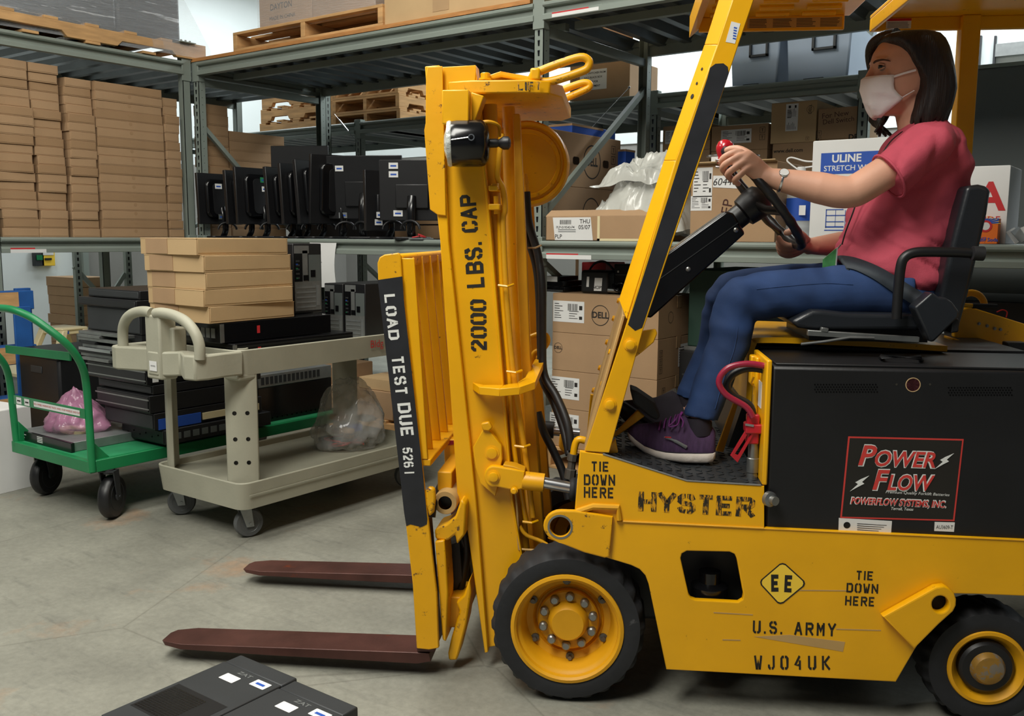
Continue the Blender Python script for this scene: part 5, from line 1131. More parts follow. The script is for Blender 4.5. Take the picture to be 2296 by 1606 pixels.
    q.box((1.30, -1.9725, .30), (1.33, -1.972, .303)).box((1.30, -1.9725, .315), (1.345, -1.972, .318)); q.obj('panel_print', 'label', s, org=og2, smooth=0)
    b = crumple((1.46, -1.77, .331+.071), .145, (1.2, 1.0, .72), 9, 'bagpink', 'antistatic_bag', amp=.62, flat=.68, tent=.48); tag(b, 'shiny pink antistatic bag with coiled cable on the thin silver server', 'bag')
    cc = MB()
    for k in range(3): cc.tube([V((.05+math.cos(t)*(.085+k*.004), -.05+math.sin(t)*.05, -.072+k*.006)) for t in [2*PI*i/24 for i in range(24)]], .003, 6, True)
    cc.obj('coiled_cable', 'cream', b)
    b2 = bpy.data.objects.new('tail', None)
    # stack of equipment
    Z = lambda py: onY(300, py, -1.70).z
    st = [(990, 958, 1.66, 2.02, -1.66, 'black perforated server at the bottom of the stack on the green truck', 'black'),
          (956, 920, 1.585, 2.0, -1.70, 'dark blue server with a network panel, second from the bottom of the truck stack', 'screen'),
          (918, 880, 1.555, 2.0, -1.72, 'black server with silver rails, third from the bottom of the truck stack', 'black'),
          (878, 858, 1.54, 2.0, -1.70, 'plain black server, fourth from the bottom of the truck stack', 'screen'),
          (856, 818, 1.50, 2.0, -1.73, 'black server with two silver lines, right below the tangle of rails', 'blackgloss'),
          (750, 693, 1.47, 1.93, -1.70, 'black server resting on the tangle of rails on the green truck', 'black'),
          (692, 673, 1.43, 1.93, -1.72, 'widest black server near the top of the truck stack', 'black'),
          (672, 652, 1.49, 1.93, -1.70, 'topmost black server of the tall stack on the green truck', 'screen')]
    st = [(max(Z(a), .287), Z(b)-max(Z(a), .287), *r) for a, b, *r in st]
    for k, (z, h, xa, xb, ya, lb, m) in enumerate(st):
        o = MB().box((xa, ya, z), (xb, ya+.62, z+h)).obj('rack_server', m, None, .003, org=((xa+xb)/2, ya+.3, z)); o2 = o.location; tag(o, lb, 'server', 'servers stacked on the green truck')
        e = MB().box((xa+.01, ya-.004, z+.006), (xb-.01, ya, z+h-.006)); e.obj('front_panel', 'darkgrey' if k % 2 else 'black', o, .002, org=o2)
        if k in (2, 4): MB().box((xa-.004, ya-.006, z+h*.72), (xb, ya-.003, z+h*.8)).box((xa-.004, ya-.006, z+h*.2), (xb, ya-.003, z+h*.27)).obj('rail_edge', 'zinc', o, org=o2)
        if k == 0:
            g = MB(); [g.lathe([(.004, 0), (0, 0)], (xa+.06+i*.05, ya-.005, z+.03+(i % 2)*.012), (0, -1, 0), 8) for i in range(6)]; g.obj('indicator_lights', 'zinc', o, org=o2, smooth=0)
        if k == 1: MB().box((xb, ya+.02, z), (xb+.004, ya+.25, z+.05)).obj('blue_panel', 'blueink', o, org=o2); MB().box((xb, ya+.26, z+.012), (xb+.004, ya+.6, z+.045)).obj('network_panel', 'cream', o, org=o2)
        if k == 0: g = MB(); [g.box((xb, ya+.05+i*.05, z+.02), (xb+.002, ya+.085+i*.05, z+.05)) for i in range(10)]; g.obj('ports', 'grey', o, org=o2, smooth=0)
        if k == 4: MB().box((xb, ya+.03, z+.01), (xb+.002, ya+.06, z+.05)).obj('sticker', 'label', o, org=o2)
    rr = random.Random(6); za, zb_ = Z(816), Z(751); g = thing('rail_kit', 'tangle of shiny server rails sticking out of the stack on the green truck', 'rails', (1.7, -1.5, za)); o2 = g.location
    n = 9; dz = (zb_-za)/n
    for k in range(n): z = za+k*dz; y = -1.74-rr.random()*.03; MB().box((1.455+rr.random()*.07, y, z+.0005), (1.60+rr.random()*.3, y+.6, z+dz-.0005)).obj('rail', rr.choice(['chrome', 'black', 'zinc', 'black']), g, .001, org=o2)
    MB().box((1.56, -1.70, za), (1.93, -1.1, zb_)).obj('spacer', 'black', g, org=o2)
    # second server stack farther along the deck
    for k, (z, h) in enumerate(((.286, .19), (.477, .07))):
        o = MB().box((1.40, -1.02, z), (1.90, -.50, z+h)).obj('rack_server', 'blackgloss' if not k else 'silver', None, .003, org=(1.65, -.75, z)); tag(o, ('tall black chassis with a row of dots at the far end of the green truck', 'grey server lying on the tall black chassis on the green truck')[k], 'server', 'servers stacked on the green truck'); o2 = o.location
        g = MB()
        if not k: [g.lathe([(.005, 0), (0, 0)], (1.9005, -1.0+i*.034, z+.02), (1, 0, 0), 8) for i in range(14)]
        else: [g.box((1.9, -1.0+i*.03, z+.015), (1.9015, -.98+i*.03, z+.055)) for i in range(14)]
        g.obj('vent_dots', 'pcmetal' if not k else 'darkgrey', o, org=o2, smooth=0)
platform_cart()
def left_floor():
    # white carton at the left edge of the picture
    wb = carton('white_carton', 'large white carton on the floor at the left edge beside the green truck', 'box', (.62, -2.45, 0), (1.17, -1.87, .415), None, .12, 'label', False)
    # blue pallets standing on edge
    T = thing('pallet', 'blue painted wooden pallet standing on edge behind the green handle', 'pallet', (.3, -1.55, 0)); og = T.location
    for k, z in enumerate((.0, .30, .62)):
        MB().box((.19, -1.90, z+.22), (.30, -1.37, z+.33)).obj('stringer', 'blueware', T, .004, org=og)
        MB().box((.301, -1.90, z+.225), (.303, -1.46, z+.325)).obj('bare_end', 'wood', T, org=og)
    for y in (-1.88, -1.66, -1.42): MB().box((.16, y, .0), (.19, y+.09, .96)).obj('deck_board', 'blueware', T, .003, org=og)
    MB().box((.30, -1.74, .0), (.318, -1.62, .94)).obj('deck_board', 'wood', T, .003, org=og)
    MB().box((.302, -1.5, .3), (.318, -1.40, .86)).obj('deck_board', 'blueware', T, .003, org=og)
    # low cabinet under the left rack, black crate and step stool
    c = thing('low_cabinet', 'low grey cabinet with a beige top under the left rack', 'cabinet', (-.5, -.75, 0)); og = c.location
    MB().box((-.95, -1.25, .0), (-.09, -.22, .37)).obj('body', 'silver', c, .004, org=og); MB().box((-.97, -1.27, .37), (-.075, -.2, .395)).obj('top', 'cream', c, .004, org=og); MB().box((-.10, -1.27, .345), (-.07, -.2, .37)).obj('edge_strip', 'black', c, org=og)
    k = thing('storage_bin', 'tall black plastic bin standing behind the green truck handle', 'bin', (.62, -1.28, 0)); og = k.location
    MB().box((.38, -1.52, .0), (.82, -1.06, .60)).obj('body', 'black', k, .015, org=og); MB().box((.37, -1.53, .59), (.83, -1.05, .63)).obj('rim', 'black', k, .006, org=og); MB().box((.52, -1.524, .50), (.64, -1.519, .54)).obj('handle', 'darkgrey', k, .004, org=og)
    stool()
def stool():
    s = thing('step_stool', 'cream plastic step stool on the low grey cabinet', 'stool', (-.42, -.82, .396), .12)
    sg = lambda x, y, z: V((x, y, z))
    MB().box((-.13, -.10, .235), (.13, .10, .255)).obj('seat', 'cream', s, .012, seg=3)
    for sx in (-1, 1):
        for sy in (-1, 1):
            a = V((sx*.105, sy*.075, .24)); b = V((sx*.15, sy*.17, .0)); MB().prism([a+V((-.028, -.02, 0)), a+V((.028, -.02, 0)), a+V((.028, .02, 0)), a+V((-.028, .02, 0))], b-a).obj('leg', 'cream', s, .006)
    MB().box((-.13, -.095, .21), (.13, -.075, .24)).box((-.13, .075, .21), (.13, .095, .24)).box((.095, -.1, .21), (.12, .1, .24)).obj('apron', 'cream', s, .005)
    MB().box((-.12, -.24, .10), (.12, -.13, .118)).obj('step', 'cream', s, .006); 
    for sx in (-1, 1): MB().box((sx*.115-.012, -.24, 0), (sx*.115+.012, -.225, .105)).obj('step_leg', 'cream', s, .004)
    MB().box((.128, -.09, .215), (.1305, -.05, .235)).obj('sticker', 'blueink', s)
left_floor()
# ------------------------------------------------------------------ things on the racks
ZS = 1.2632
def monitor(loc, rz, tilt, w, h, lb, stickers=((.3, .75, 'label'),), stand=True, bulge=True, ped=.14, group='monitors standing on the long rack'):
    """display seen from behind: local +x is the back, width along y"""
    T = thing('monitor', lb, 'monitor', loc, rz, group)
    z0 = ped; R = M.Translation((0, 0, z0+h*.45)) @ M.Rotation(tilt, 4, 'Y')
    p = MB(); p.box((-.018, -w/2, -h/2), (.010, w/2, h/2), R); pn = p.obj('panel', 'screen', T, .004)
    if bulge:
        vs, fs = plate(rrect(-w*.36, -h*.38, w*.36, h*.38, .05, 5), [], .036, .014); b = MB(); b.add([(q.z+.024, q.x, q.y) for q in vs], fs, R); b.obj('rear_cover', 'blackgloss', pn, smooth=50)
        vs, fs = plate(rrect(-w*.22, -h*.32, w*.26, h*.3, .03, 4), [], .006, .001); b = MB(); b.add([(q.z+.044, q.x, q.y) for q in vs], fs, R); b.obj('mount_plate', 'black', pn, smooth=40)
    else:
        b = MB().box((.010, -w*.25, -h*.3), (.03, w*.25, h*.1), R); b.obj('rear_cover', 'black', pn, .006)
    sg = MB(); x = .0485 if bulge else .0312
    for (a, c, m) in stickers:
        xx = x if abs(a) < (.2 if bulge else .25) and (bulge or -.3 < c < .1) else (.0425 if bulge and abs(a) < .33 else .0112)
        sg = MB(); sg.box((xx, a*w-.028, c*h-.018), (xx+.001, a*w+.028, c*h+.018), R); sg.box((xx+.001, a*w-.018, c*h-.006), (xx+.0014, a*w+.018, c*h+.004), R, 1); sg.obj('sticker', [m, 'blueink'], pn, smooth=0)
    if stand:
        n = MB(); n.tube(smooth_path([V((.03, 0, z0+h*.35)), V((.058, 0, z0+h*.15)), V((.062, 0, .06)), V((.035, 0, .015))], 4), [.026]*12+[.026], 10, flat=.45, up=(0, 1, 0)); n.obj('stand_neck', 'blackgloss', T, smooth=60)
        b = MB(); vs, fs = plate(rrect(-.052, -.11, .052, .11, .03, 5), [], .014, .004); b.add([(q.x+.02, q.y, q.z+.007) for q in vs], fs); b.obj('stand_base', 'black', T, smooth=40)
        MB().tube([V((.085+.05*math.cos(t)*.5, .06*math.cos(t), .06+.05*math.sin(t))) for t in [PI*i/10 for i in range(11)]], .008, 8).obj('cable_arch', 'black', T, smooth=60)
    return T
def shelf_monitors():
    spec = [(438, -.03, -.05, .10, .36, .36, 'black monitor at the left end of the row, edge against the corner post', ((-.1, .24, 'label'), (-.06, -.36, 'grey'))),
            (499, .0, .08, .12, .34, .37, 'black monitor, second from the left, mostly hidden by its neighbours', ()),
            (527, .0, -.08, .12, .42, .39, 'black monitor with a green and a white sticker, third from the left', ((-.02, .28, 'greendeck'), (0, .12, 'label'), (0, -.36, 'grey'))),
            (589, .01, .1, .16, .36, .38, 'black monitor, fourth from the left, showing only a rounded rear edge', ()),
            (623, .02, .06, .14, .36, .40, 'black monitor, fifth from the left, showing a shiny rounded rear edge', ()),
            (655, .03, .12, .17, .38, .42, 'black monitor, sixth from the left, leaning behind the large stickered one', ())]
    for k, (px, y, rz, tl, w, h, lb, st) in enumerate(spec):
        e = onX(440, 430, .10) if not k else onY(px, 430, -.07+.012*k)
        monitor((e.x+.02, e.y+w/2, ZS), rz, -tl*.5, w, h, lb, st, ped=.115)
    e = onY(694, 430, .04); monitor((e.x+.07, .04+.19, ZS), -.25, .07, .42, .45, 'black monitor with one white sticker near its top, just left of two flat-backed ones', ((.04, .26, 'label'), (.1, -.34, 'label')), ped=.12)
    # two flat-backed monitors facing away from the aisle, one dark smaller panel between
    a = onY(815, 410, .27); monitor((a.x+.01, .27, ZS), math.radians(-62), .10, .51, .41, 'large flat-backed black monitor with one white sticker, tilted in the row', ((-.32, .30, 'label'), (-.30, -.44, 'silver')), bulge=False, ped=.15)
    a = onY(838, 440, .02); monitor((a.x, .12, ZS), math.radians(-12), -.02, .30, .37, 'narrow black monitor with two stickers low on its edge, between two flat-backed ones', ((-.2, -.24, 'label'), (-.2, -.36, 'label')), bulge=False, ped=.07)
    a = onY(925, 425, .06); monitor((a.x, .06, ZS), math.radians(-58), .03, .40, .36, 'black monitor with two white stickers, nearest the forklift mast', ((-.28, .40, 'label'), (-.28, .26, 'label'), (-.22, -.38, 'label')), bulge=False, ped=.13)
    a = onY(672, 350, .62); monitor((a.x, .62, ZS), math.radians(-60), .0, .44, .34, 'dark monitor standing at the back behind the monitor row', (), bulge=False, ped=.36)
    for k, (pa, pb, hh, lb) in enumerate(((648, 760, .17, 'black equipment case at the back of the monitor shelf, left one'), (765, 880, .20, 'black equipment case at the back of the monitor shelf, middle one'), (884, 1010, .16, 'dark brown case at the back of the monitor shelf, by the mast'))):
        a, b = onY(pa, 500, .80).x, onY(pb, 500, .80).x; o = MB().box((a, .80, ZS), (b, 1.1, ZS+hh)).obj('equipment_case', 'black' if k < 2 else 'card2', None, .006, org=((a+b)/2, .95, ZS)); tag(o, lb, 'case', 'cases behind the monitors')
        MB().box((a+.03, .797, ZS+hh*.6), (b-.03, .80, ZS+hh*.65)).obj('lid_seam', 'blackgloss', o, org=o.location)
    # small clutter at the mast end of the shelf
    q = onY(935, 520, .0); o = MB().box((q.x-.05, -.02, ZS), (q.x+.06, .08, ZS+.008)).obj('metal_plate', 'silver', None, .001, org=(q.x, .03, ZS)); tag(o, 'small grey metal plate on the shelf edge beside the mast', 'plate')
    o = MB().tube(smooth_path([V((q.x-.03, -.01, ZS+.012)), V((q.x, .02, ZS+.02)), V((q.x+.02, -.01, ZS+.03)), V((q.x+.04, .03, ZS+.014)), V((q.x-.01, .04, ZS+.018))], 5), .004, 6).obj('red_cable', 'redink', None, org=(q.x, .02, ZS)); tag(o, 'short red cable lying on the shelf by the mast', 'cable')
    # sheet of paper hanging from the beam
    p0, p1 = onY(695, 540, -.014), onY(755, 540, -.014); P = []
    n = 8
    for i in range(n+1):
        t = i/n; z = p0.z-.012-t*.285; y = -.0165-.012*math.sin(t*2.6)
        P.append((V((p0.x+.004*math.sin(t*5), y, z)), V((p1.x-.008*math.sin(t*4), y-.008*t, z))))
    mb = MB(); vs = [q for a in P for q in a]; vs += [q+V((0, .0008, 0)) for q in vs]; m_ = 2*(n+1)
    mb.add(vs, [(2*i, 2*i+1, 2*i+3, 2*i+2) for i in range(n)]+[(m_+2*i, m_+2*i+2, m_+2*i+3, m_+2*i+1) for i in range(n)])
    o = mb.obj('paper_sheet', 'label', None, org=p0, smooth=60); tag(o, 'white printed sheet hanging from the shelf beam above the beige cart', 'paper')
    tx = MB()
    for k in range(9): tx.box((p0.x+.05, -.0305, p0.z-.05-k*.022), (p0.x+.05+.02+.07*((k*37 % 10)/10), -.030, p0.z-.047-k*.022))
    tx.obj('print', 'grey', o, org=p0, smooth=0)
shelf_monitors()
def pallet(name, lb, x0, x1, y0, y1, z0, along='y', group=None, m='wood', T=None):
    """stringers run along one axis, boards across"""
    T = thing(name, lb, 'pallet', ((x0+x1)/2, (y0+y1)/2, z0), 0, group); og = T.location
    H = .125
    if along == 'x':
        for y in (y0, (y0+y1)/2-.02, y1-.04):
            L = x1-x0; f = lambda t: x0+t*L
            prof = [(f(0), 0), (f(.14), 0), (f(.16), .035), (f(.38), .035), (f(.4), 0), (f(.6), 0), (f(.62), .035), (f(.84), .035), (f(.86), 0), (f(1), 0), (f(1), .09), (f(0), .09)]
            MB().prism([V((a, y, z0+.017+b)) for a, b in prof], (0, .04, 0)).obj('stringer', m, T, .002, org=og)
        n = 7
        for k in range(n): x = x0+k*(x1-x0-.09)/(n-1); MB().box((x, y0, z0+.107), (x+.09, y1, z0+H)).obj('deck_board', m, T, .002, org=og)
        for k in range(5): x = x0+k*(x1-x0-.1)/4; MB().box((x, y0, z0), (x+.1, y1, z0+.017)).obj('bottom_board', m, T, .002, org=og)
    else:
        for x in (x0, (x0+x1)/2-.02, x1-.04):
            L = y1-y0; f = lambda t: y0+t*L
            prof = [(f(0), 0), (f(.14), 0), (f(.16), .035), (f(.38), .035), (f(.4), 0), (f(.6), 0), (f(.62), .035), (f(.84), .035), (f(.86), 0), (f(1), 0), (f(1), .09), (f(0), .09)]
            MB().prism([V((x, a, z0+.017+b)) for a, b in prof], (.04, 0, 0)).obj('stringer', m, T, .002, org=og)
        n = 7
        for k in range(n): y = y0+k*(y1-y0-.09)/(n-1); MB().box((x0, y, z0+.107), (x1, y+.09, z0+H)).obj('deck_board', m, T, .002, org=og)
        for k in range(5): y = y0+k*(y1-y0-.1)/4; MB().box((x0, y, z0), (x1, y+.1, z0+.017)).obj('bottom_board', m, T, .002, org=og)
    return T
def tops():
    zt = ZT+.023
    # wrapped pallet on the left rack
    pallet('pallet', 'wooden pallet under stretch-wrapped dark goods on top of the left rack', -1.15, .02, -1.6, .10, ZT+.001, 'y')
    g = MB().box((-1.05, -1.6, ZT+.13), (-.03, -.55, ZT+1.0)).box((-1.0, -.54, ZT+.13), (-.04, -.06, ZT+.9), mi=1).obj('wrapped_goods', ['filmgrey', 'filmdark'], None, .02, org=(-.5, -.8, ZT+.13)); tag(g, 'dark goods wrapped in shiny stretch film on the left rack pallet', 'goods')
    MB().prism([V((-.02, -1.6, ZT+.02)), V((-.015, -1.6, ZT+.45)), V((-.015, -.06, ZT+.45)), V((.03, .13, ZT+.1)), V((.03, .13, ZT+.03))], (.003, 0, 0)).obj('film_skirt', 'film', g, org=g.location)
    # pallet with wrapped cartons on the long rack
    a = onY(523, 110, .0).x; b = onY(858, 70, 0).x
    pallet('pallet', 'wooden pallet under the film-wrapped cartons on the long rack', a, b, .0, 1.0, zt, 'y')
    z1 = zt+.126
    c1 = onY(583, 70, .05).x; c2 = onY(702, 65, .05).x; c3 = onY(800, 30, .05).x
    c = carton('shipping_carton', 'brown carton printed with black capitals, wrapped in film on the long rack', 'box', (c1, .05, z1), (c2-.004, .6, z1+.5), 'wrapped cartons on the long rack', m='card', tape=False)
    printed(c, 'F', 'DAYTON', -.04, -.125, .04, sx=.9); printed(c, 'F', 'MADE IN CHINA', -.03, -.195, .024); printed(c, 'F', 'Usgn', .02, -.04, .04, 'redink')
    f = MB().box((c1-.01, .04, z1-.03), (c2+.0, .043, z1+.55)).obj('stretch_film', 'film', c, org=c.location)
    carton('shipping_carton', 'carton under glossy stretch film, right of the printed one on the long rack', 'box', (c2, .05, z1), (c3+.16, .6, z1+.5), 'wrapped cartons on the long rack', m='card2', tape=False)
    o = bpy.data.objects[[q.name for q in bpy.data.objects if q.name.startswith('shipping_carton')][-1]]
    MB().box((c2+.001, .04, z1-.03), (c3+.17, .043, z1+.55)).box((c3+.166, .04, z1-.03), (c3+.169, .62, z1+.55)).obj('stretch_film', 'film', o, org=o.location)
    d1, d2 = onY(862, 40, .02).x, onY(1182, 10, .02).x
    c = carton('shipping_carton', 'large plain brown carton beside the film-wrapped pallet on the long rack', 'box', (d1, .02, zt), (d2, .7, zt+.6), m='card3', tape=False)
    marks(c, 'F', -.30, .0, .1, 1); MB().box((-.14, -.3415, .03), (-.02, -.3405, .2)).obj('tape', 'tape', c)
    d1, d2 = onY(1209, 5, .1).x, onY(1400, 5, .1).x
    carton('shipping_carton', 'brown carton on top of the long rack, right of the tall slotted post', 'box', (d1+.03, .12, ZT), (d2, .7, ZT+.5), m='card3')
    # pallets on the rear rack
    y0 = 1.75; a = onY(582, 280, y0).x; b = onY(750, 270, y0).x; c_ = onY(906, 262, y0).x
    for k in range(3): pallet('pallet', ('notched pallet at the bottom of the left pile on the rear rack', 'notched pallet in the middle of the left pile on the rear rack', 'notched pallet on top of the left pile on the rear rack')[k], a+.02*k, b, y0, y0+.75, ZC+.001+k*.1265, 'x', 'pallets on the rear rack')
    for k in range(3): pallet('pallet', ('open-ended pallet at the bottom of the right pile on the rear rack', 'open-ended pallet in the middle of the right pile on the rear rack', 'open-ended pallet on top of the right pile on the rear rack')[k], b+.03, c_-.01*k, y0-.05, y0+.75, ZC+.001+k*.1265, 'y', 'pallets on the rear rack')
    # video switcher carton and totes
    yv = YC+.06; x0, x1 = onY(1272, 228, yv).x, onY(1411, 218, yv).x
    c = carton('shipping_carton', 'brown carton with a white notice about a video switcher on the rear rack', 'box', (x0+.02, yv, ZC+.001), (x1, yv+.4, ZC+.25), m='card')
    mt, W, H = on_face(c, 'F'); q = MB(); u = (x1-x0)
    q.add([(-.155, -.05, .0005), (.06, -.05, .0005), (.06, .085, .0005), (-.155, .085, .0005)], [(0, 1, 2, 3)], mt)
    for k, s in enumerate(('VIDEO SWITCHER FROM', 'A2C2 BLACK BOX', 'KEEP FOR', 'DEPLOYMENT')): q.add(*text(s, .0125, 'CENTER', .02), mt=mt @ M.Translation((-.048, .062-k*.029, .0009)), mi=1)
    q.obj('notice', ['label', 'ink'], c, smooth=0, fix=False); marks(c, 'F', -.2, .05, .035, 2)
    yt = YC+.10
    for k, (pa, pb) in enumerate(((1632, 1746), (1757, 1905))):
        x0, x1 = onY(pa, 197, yt).x, onY(pb, 192, yt).x; z0 = ZC+.001; h = .36; w = x1-x0
        T = thing('storage_tote', ('blue grey plastic tote left of its twin on the rear rack', 'larger blue grey plastic tote with a dark latch right of its twin')[k], 'tote', ((x0+x1)/2, yt+.25, z0), 0, 'totes on the rear rack'); og = T.location
        b_ = MB(); b_.loft([[V((x0+.02, yt+.015, z0)), V((x1-.02, yt+.015, z0)), V((x1-.02, yt+.5, z0)), V((x0+.02, yt+.5, z0))], [V((x0, yt, z0+h)), V((x1, yt, z0+h)), V((x1, yt+.52, z0+h)), V((x0, yt+.52, z0+h))]]); b_.obj('body', 'tote', T, .012, org=og)
        MB().box((x0+w*.42, yt-.02, z0+.175), (x0+w*.78, yt+.002, z0+.19)).box((x0+w*.42, yt-.02, z0+.175), (x0+w*.46, yt+.002, z0+.26)).box((x0+w*.74, yt-.02, z0+.175), (x0+w*.78, yt+.002, z0+.26)).obj('latch', 'darkgrey', T, .002, org=og)
        MB().box((x0+w*.3, yt+.0, z0+.005), (x0+w*.6, yt+.014, z0+.02)).obj('foot_strip', 'darkgrey', T, org=og)
        MB().box((x0-.01, yt-.01, z0+h), (x1+.01, yt+.53, z0+h+.03)).obj('lid', 'tote', T, .006, org=og)
        if k: MB().prism([V((x1+.002, yt+.02, z0+.33)), V((x1+.01, yt+.02, z0+.36)), V((x1+.11, yt+.02, z0+.26)), V((x1+.10, yt+.02, z0+.23))], (0, .03, 0)).obj('bracket', 'rack', T, org=og)
tops()
def heap(ext, z0):
    """crumpled sheet: folded height field with a loose upper flap"""
    xa, xb, ya, yb = ext; nx, ny = 90, 60
    from mathutils import noise
    def layer(fx, ox, oy, oz, sx, sy, amp, seed):
        mb = MB(); vs = []
        for j in range(ny+1):
            for i in range(nx+1):
                u, v = i/nx, j/ny; p = V((u*3+seed, v*2.2, seed)); r = sum((1-abs(noise.noise(p*k)*2))*a for k, a in ((1, .5), (2.1, .3), (4.3, .14), (9, .05)))
                e = math.sin(PI*min(1, u*1.05))**.55*math.sin(PI*v)**.5
                w = noise.noise_vector(p*1.7)*.035
                vs.append(V((ox+u*sx, oy+v*sy, oz+fx(u, v)*e+(r-.55)*amp*e))+w)
        mb.add(vs, [(j*(nx+1)+i, j*(nx+1)+i+1, (j+1)*(nx+1)+i+1, (j+1)*(nx+1)+i) for j in range(ny) for i in range(nx)])
        return mb
    o = layer(lambda u, v: .20+.17*u, xa+.06, ya, z0+.03, xb-xa-.06, yb-ya, .17, 2.3).obj('plastic_sheeting', 'bagwhite', None, smooth=30, org=((xa+xb)/2, (ya+yb)/2, z0), fix=False)
    tag(o, 'heap of crumpled translucent plastic sheeting lying in the shallow carton', 'plastic')
    layer(lambda u, v: .07+.12*u, xa+.10, ya+.04, z0+.27, (xb-xa)*.8, (yb-ya)*.8, .13, 5.1).obj('upper_fold', 'bagwhite', o, smooth=30, org=o.location, fix=False)
    layer(lambda u, v: .18+.06*u, xa-.01, ya+.02, z0+.02, (xb-xa)*.95, (yb-ya)*.9, .10, 8.7).obj('lower_fold', 'bagwhite', o, smooth=30, org=o.location, fix=False)
    return o
def bay_two():
    # tray carton with plastic sheeting
    x0, x1 = onY(1213, 540, .0).x+.03, onY(1474, 540, .0).x
    T = thing('tray_carton', 'shallow open brown carton with a taped label holding crumpled plastic', 'box', ((x0+x1)/2, .25, ZS)); og = T.location; h = .126
    w = MB(); w.box((x0, .0, ZS), (x1, .006, ZS+h)).box((x0, .494, ZS), (x1, .5, ZS+h)).box((x0, 0, ZS), (x0+.006, .5, ZS+h)).box((x1-.006, 0, ZS), (x1, .5, ZS+h)).box((x0, 0, ZS), (x1, .5, ZS+.006)); w.obj('walls', 'card', T, .002, org=og)
    MB().prism([V((x0, .0, ZS+h)), V((x1, .0, ZS+h)), V((x1, .05, ZS+h+.03)), V((x0, .05, ZS+h+.03))], (0, .002, .004)).obj('flap', 'card', T, org=og)
    l = MB(); mt = frame((x0+.17, -.0012, ZS+h/2), (1, 0, 0), (0, 0, 1)); W = .235
    l.add([(-.11, -.06, 0), (.125, -.06, 0), (.11, .058, 0), (-.125, .058, 0)], [(0, 1, 2, 3)], mt)
    t = -.08
    rr = random.Random(1)
    while t < -.01: b = rr.choice((.002, .003, .004)); l.add([(t, .022, .0006), (t+b, .022, .0006), (t+b, .045, .0006), (t, .045, .0006)], [(0, 1, 2, 3)], mt, 1); t += b+.0025
    for s, x, y, hh in (('PLP-019543-P4', -.045, .006, .013), ('THU', .075, .036, .022), ('05/07', .072, .006, .022), ('PLP', -.088, -.042, .021)): l.add(*text(s, hh, 'CENTER', .005), mt=mt @ M.Translation((x, y, .0006)), mi=1)
    for k in range(2): l.add([(-.09, -.008-k*.01, .0006), (.02, -.008-k*.01, .0006), (.02, -.004-k*.01, .0006), (-.09, -.004-k*.01, .0006)], [(0, 1, 2, 3)], mt, 2)
    l.obj('shipping_label', ['label', 'ink', 'silver'], T, org=og, smooth=0, fix=False)
    MB().box((x0+.32, -.001, ZS), (x0+.335, -.0005, ZS+h)).box((x0+.32, -.001, ZS), (x1, -.0005, ZS+.012)).obj('tape', 'cream', T, org=og)
    heap((x0+.12, x1+.12, .03, .47), ZS+.02)
    # two big monitor cartons standing behind the tray
    X = onY(1390, 400, 1.05).x
    zm = onX(1390, 428, X).z; zt = onX(1390, 316, X).z
    for k, (a, b_) in enumerate(((ZS, zm-.003), (zm, zt))):
        c = carton('monitor_carton', ('lower of two large brown cartons with a round logo behind the plastic sheeting', 'upper of two large brown cartons with a round logo behind the hose reel')[k], 'box', (X-.22, .25, a), (X, 1.05, b_), 'large monitor cartons', tape=False)
        hh = b_-a; printed(c, 'R', 'DELL', .06, .0, .05, bold=.03, ring=.1, nm='printed_logo', sx=.8)
        for y in (-.12, .22): mt, W, H = on_face(c, 'R'); m = MB(); m.add([(*p, .0006) for p in rrect(y-.035, -.025, y+.035, .02, .015)], [tuple(range(20))], mt); m.obj('hand_hole', 'blackgloss', c, smooth=0, fix=False)
        marks(c, 'R', .31, .09, .05, 2)
    for k, (pa, pb, z0, z1, y) in enumerate(((1392, 1413, onY(1400, 392, 1.1).z, onY(1400, 338, 1.1).z, 1.08), (1240, 1392, zt+.002, zt+.055, .75))):
        xa, xb = onY(pa, 360, y).x, onY(pb, 360, y).x
        if k: xa, xb = X-.2, X-.01
        c = MB().box((xa, y-.25 if k else y-.06, z0 if k else ZS), (xb, y+.25 if k else y+.06, z1)).obj('blue_carton', 'blueink' if k else 'blueink', None, .003, org=(xa, y, z0)); tag(c, ('narrow blue and brown carton beside the rear post behind the large cartons', 'flat blue carton lying on top of the large monitor cartons')[k], 'box')
        MB().box((xa-.001, y-.252 if k else y-.062, z1-.012), (xb+.001, y+.1 if k else y+.062, z1+.001)).obj('brown_edge', 'card', c, org=c.location)
    # big carton with labels
    yb = .08; a, b = onY(1546, 548, yb).x, onY(1736, 548, yb).x; z1 = onY(1736, 362, yb).z
    c = carton('shipping_carton', 'big brown carton with a hand-numbered paper behind the steering wheel', 'box', (a, yb, ZS), (b, yb+.34, z1), m='card', tape=False)
    w, d, h = c['dims']
    f = MB().prism([V((-w/2, -d/2, h)), V((w/2, -d/2, h)), V((w/2, -d/2-.03, h+.006)), V((-w/2, -d/2-.03, h+.006))], (0, 0, .004)); f.obj('flap', 'card3', c)
    ship_label(c, 'F', -w*.36, .1, .10, .14, 3); ship_label(c, 'F', -w*.37, -.0, .11, .07, 4)
    mt, W, H = on_face(c, 'F'); q = MB(); q.add([(-.10, .075, .001), (.04, .065, .001), (.04, .125, .001), (-.10, .13, .001)], [(0, 1, 2, 3)], mt); q.add(*text('604463', .034, 'CENTER', 0, 0, 1, .2), mt=mt @ M.Translation((-.03, .098, .0015)), mi=1); q.obj('numbered_paper', ['label', 'ink'], c, smooth=0, fix=False)
    printed(c, 'F', 'KEEP', -.03, -.06, .05, 'rust', 0, 80, nm='handwriting')
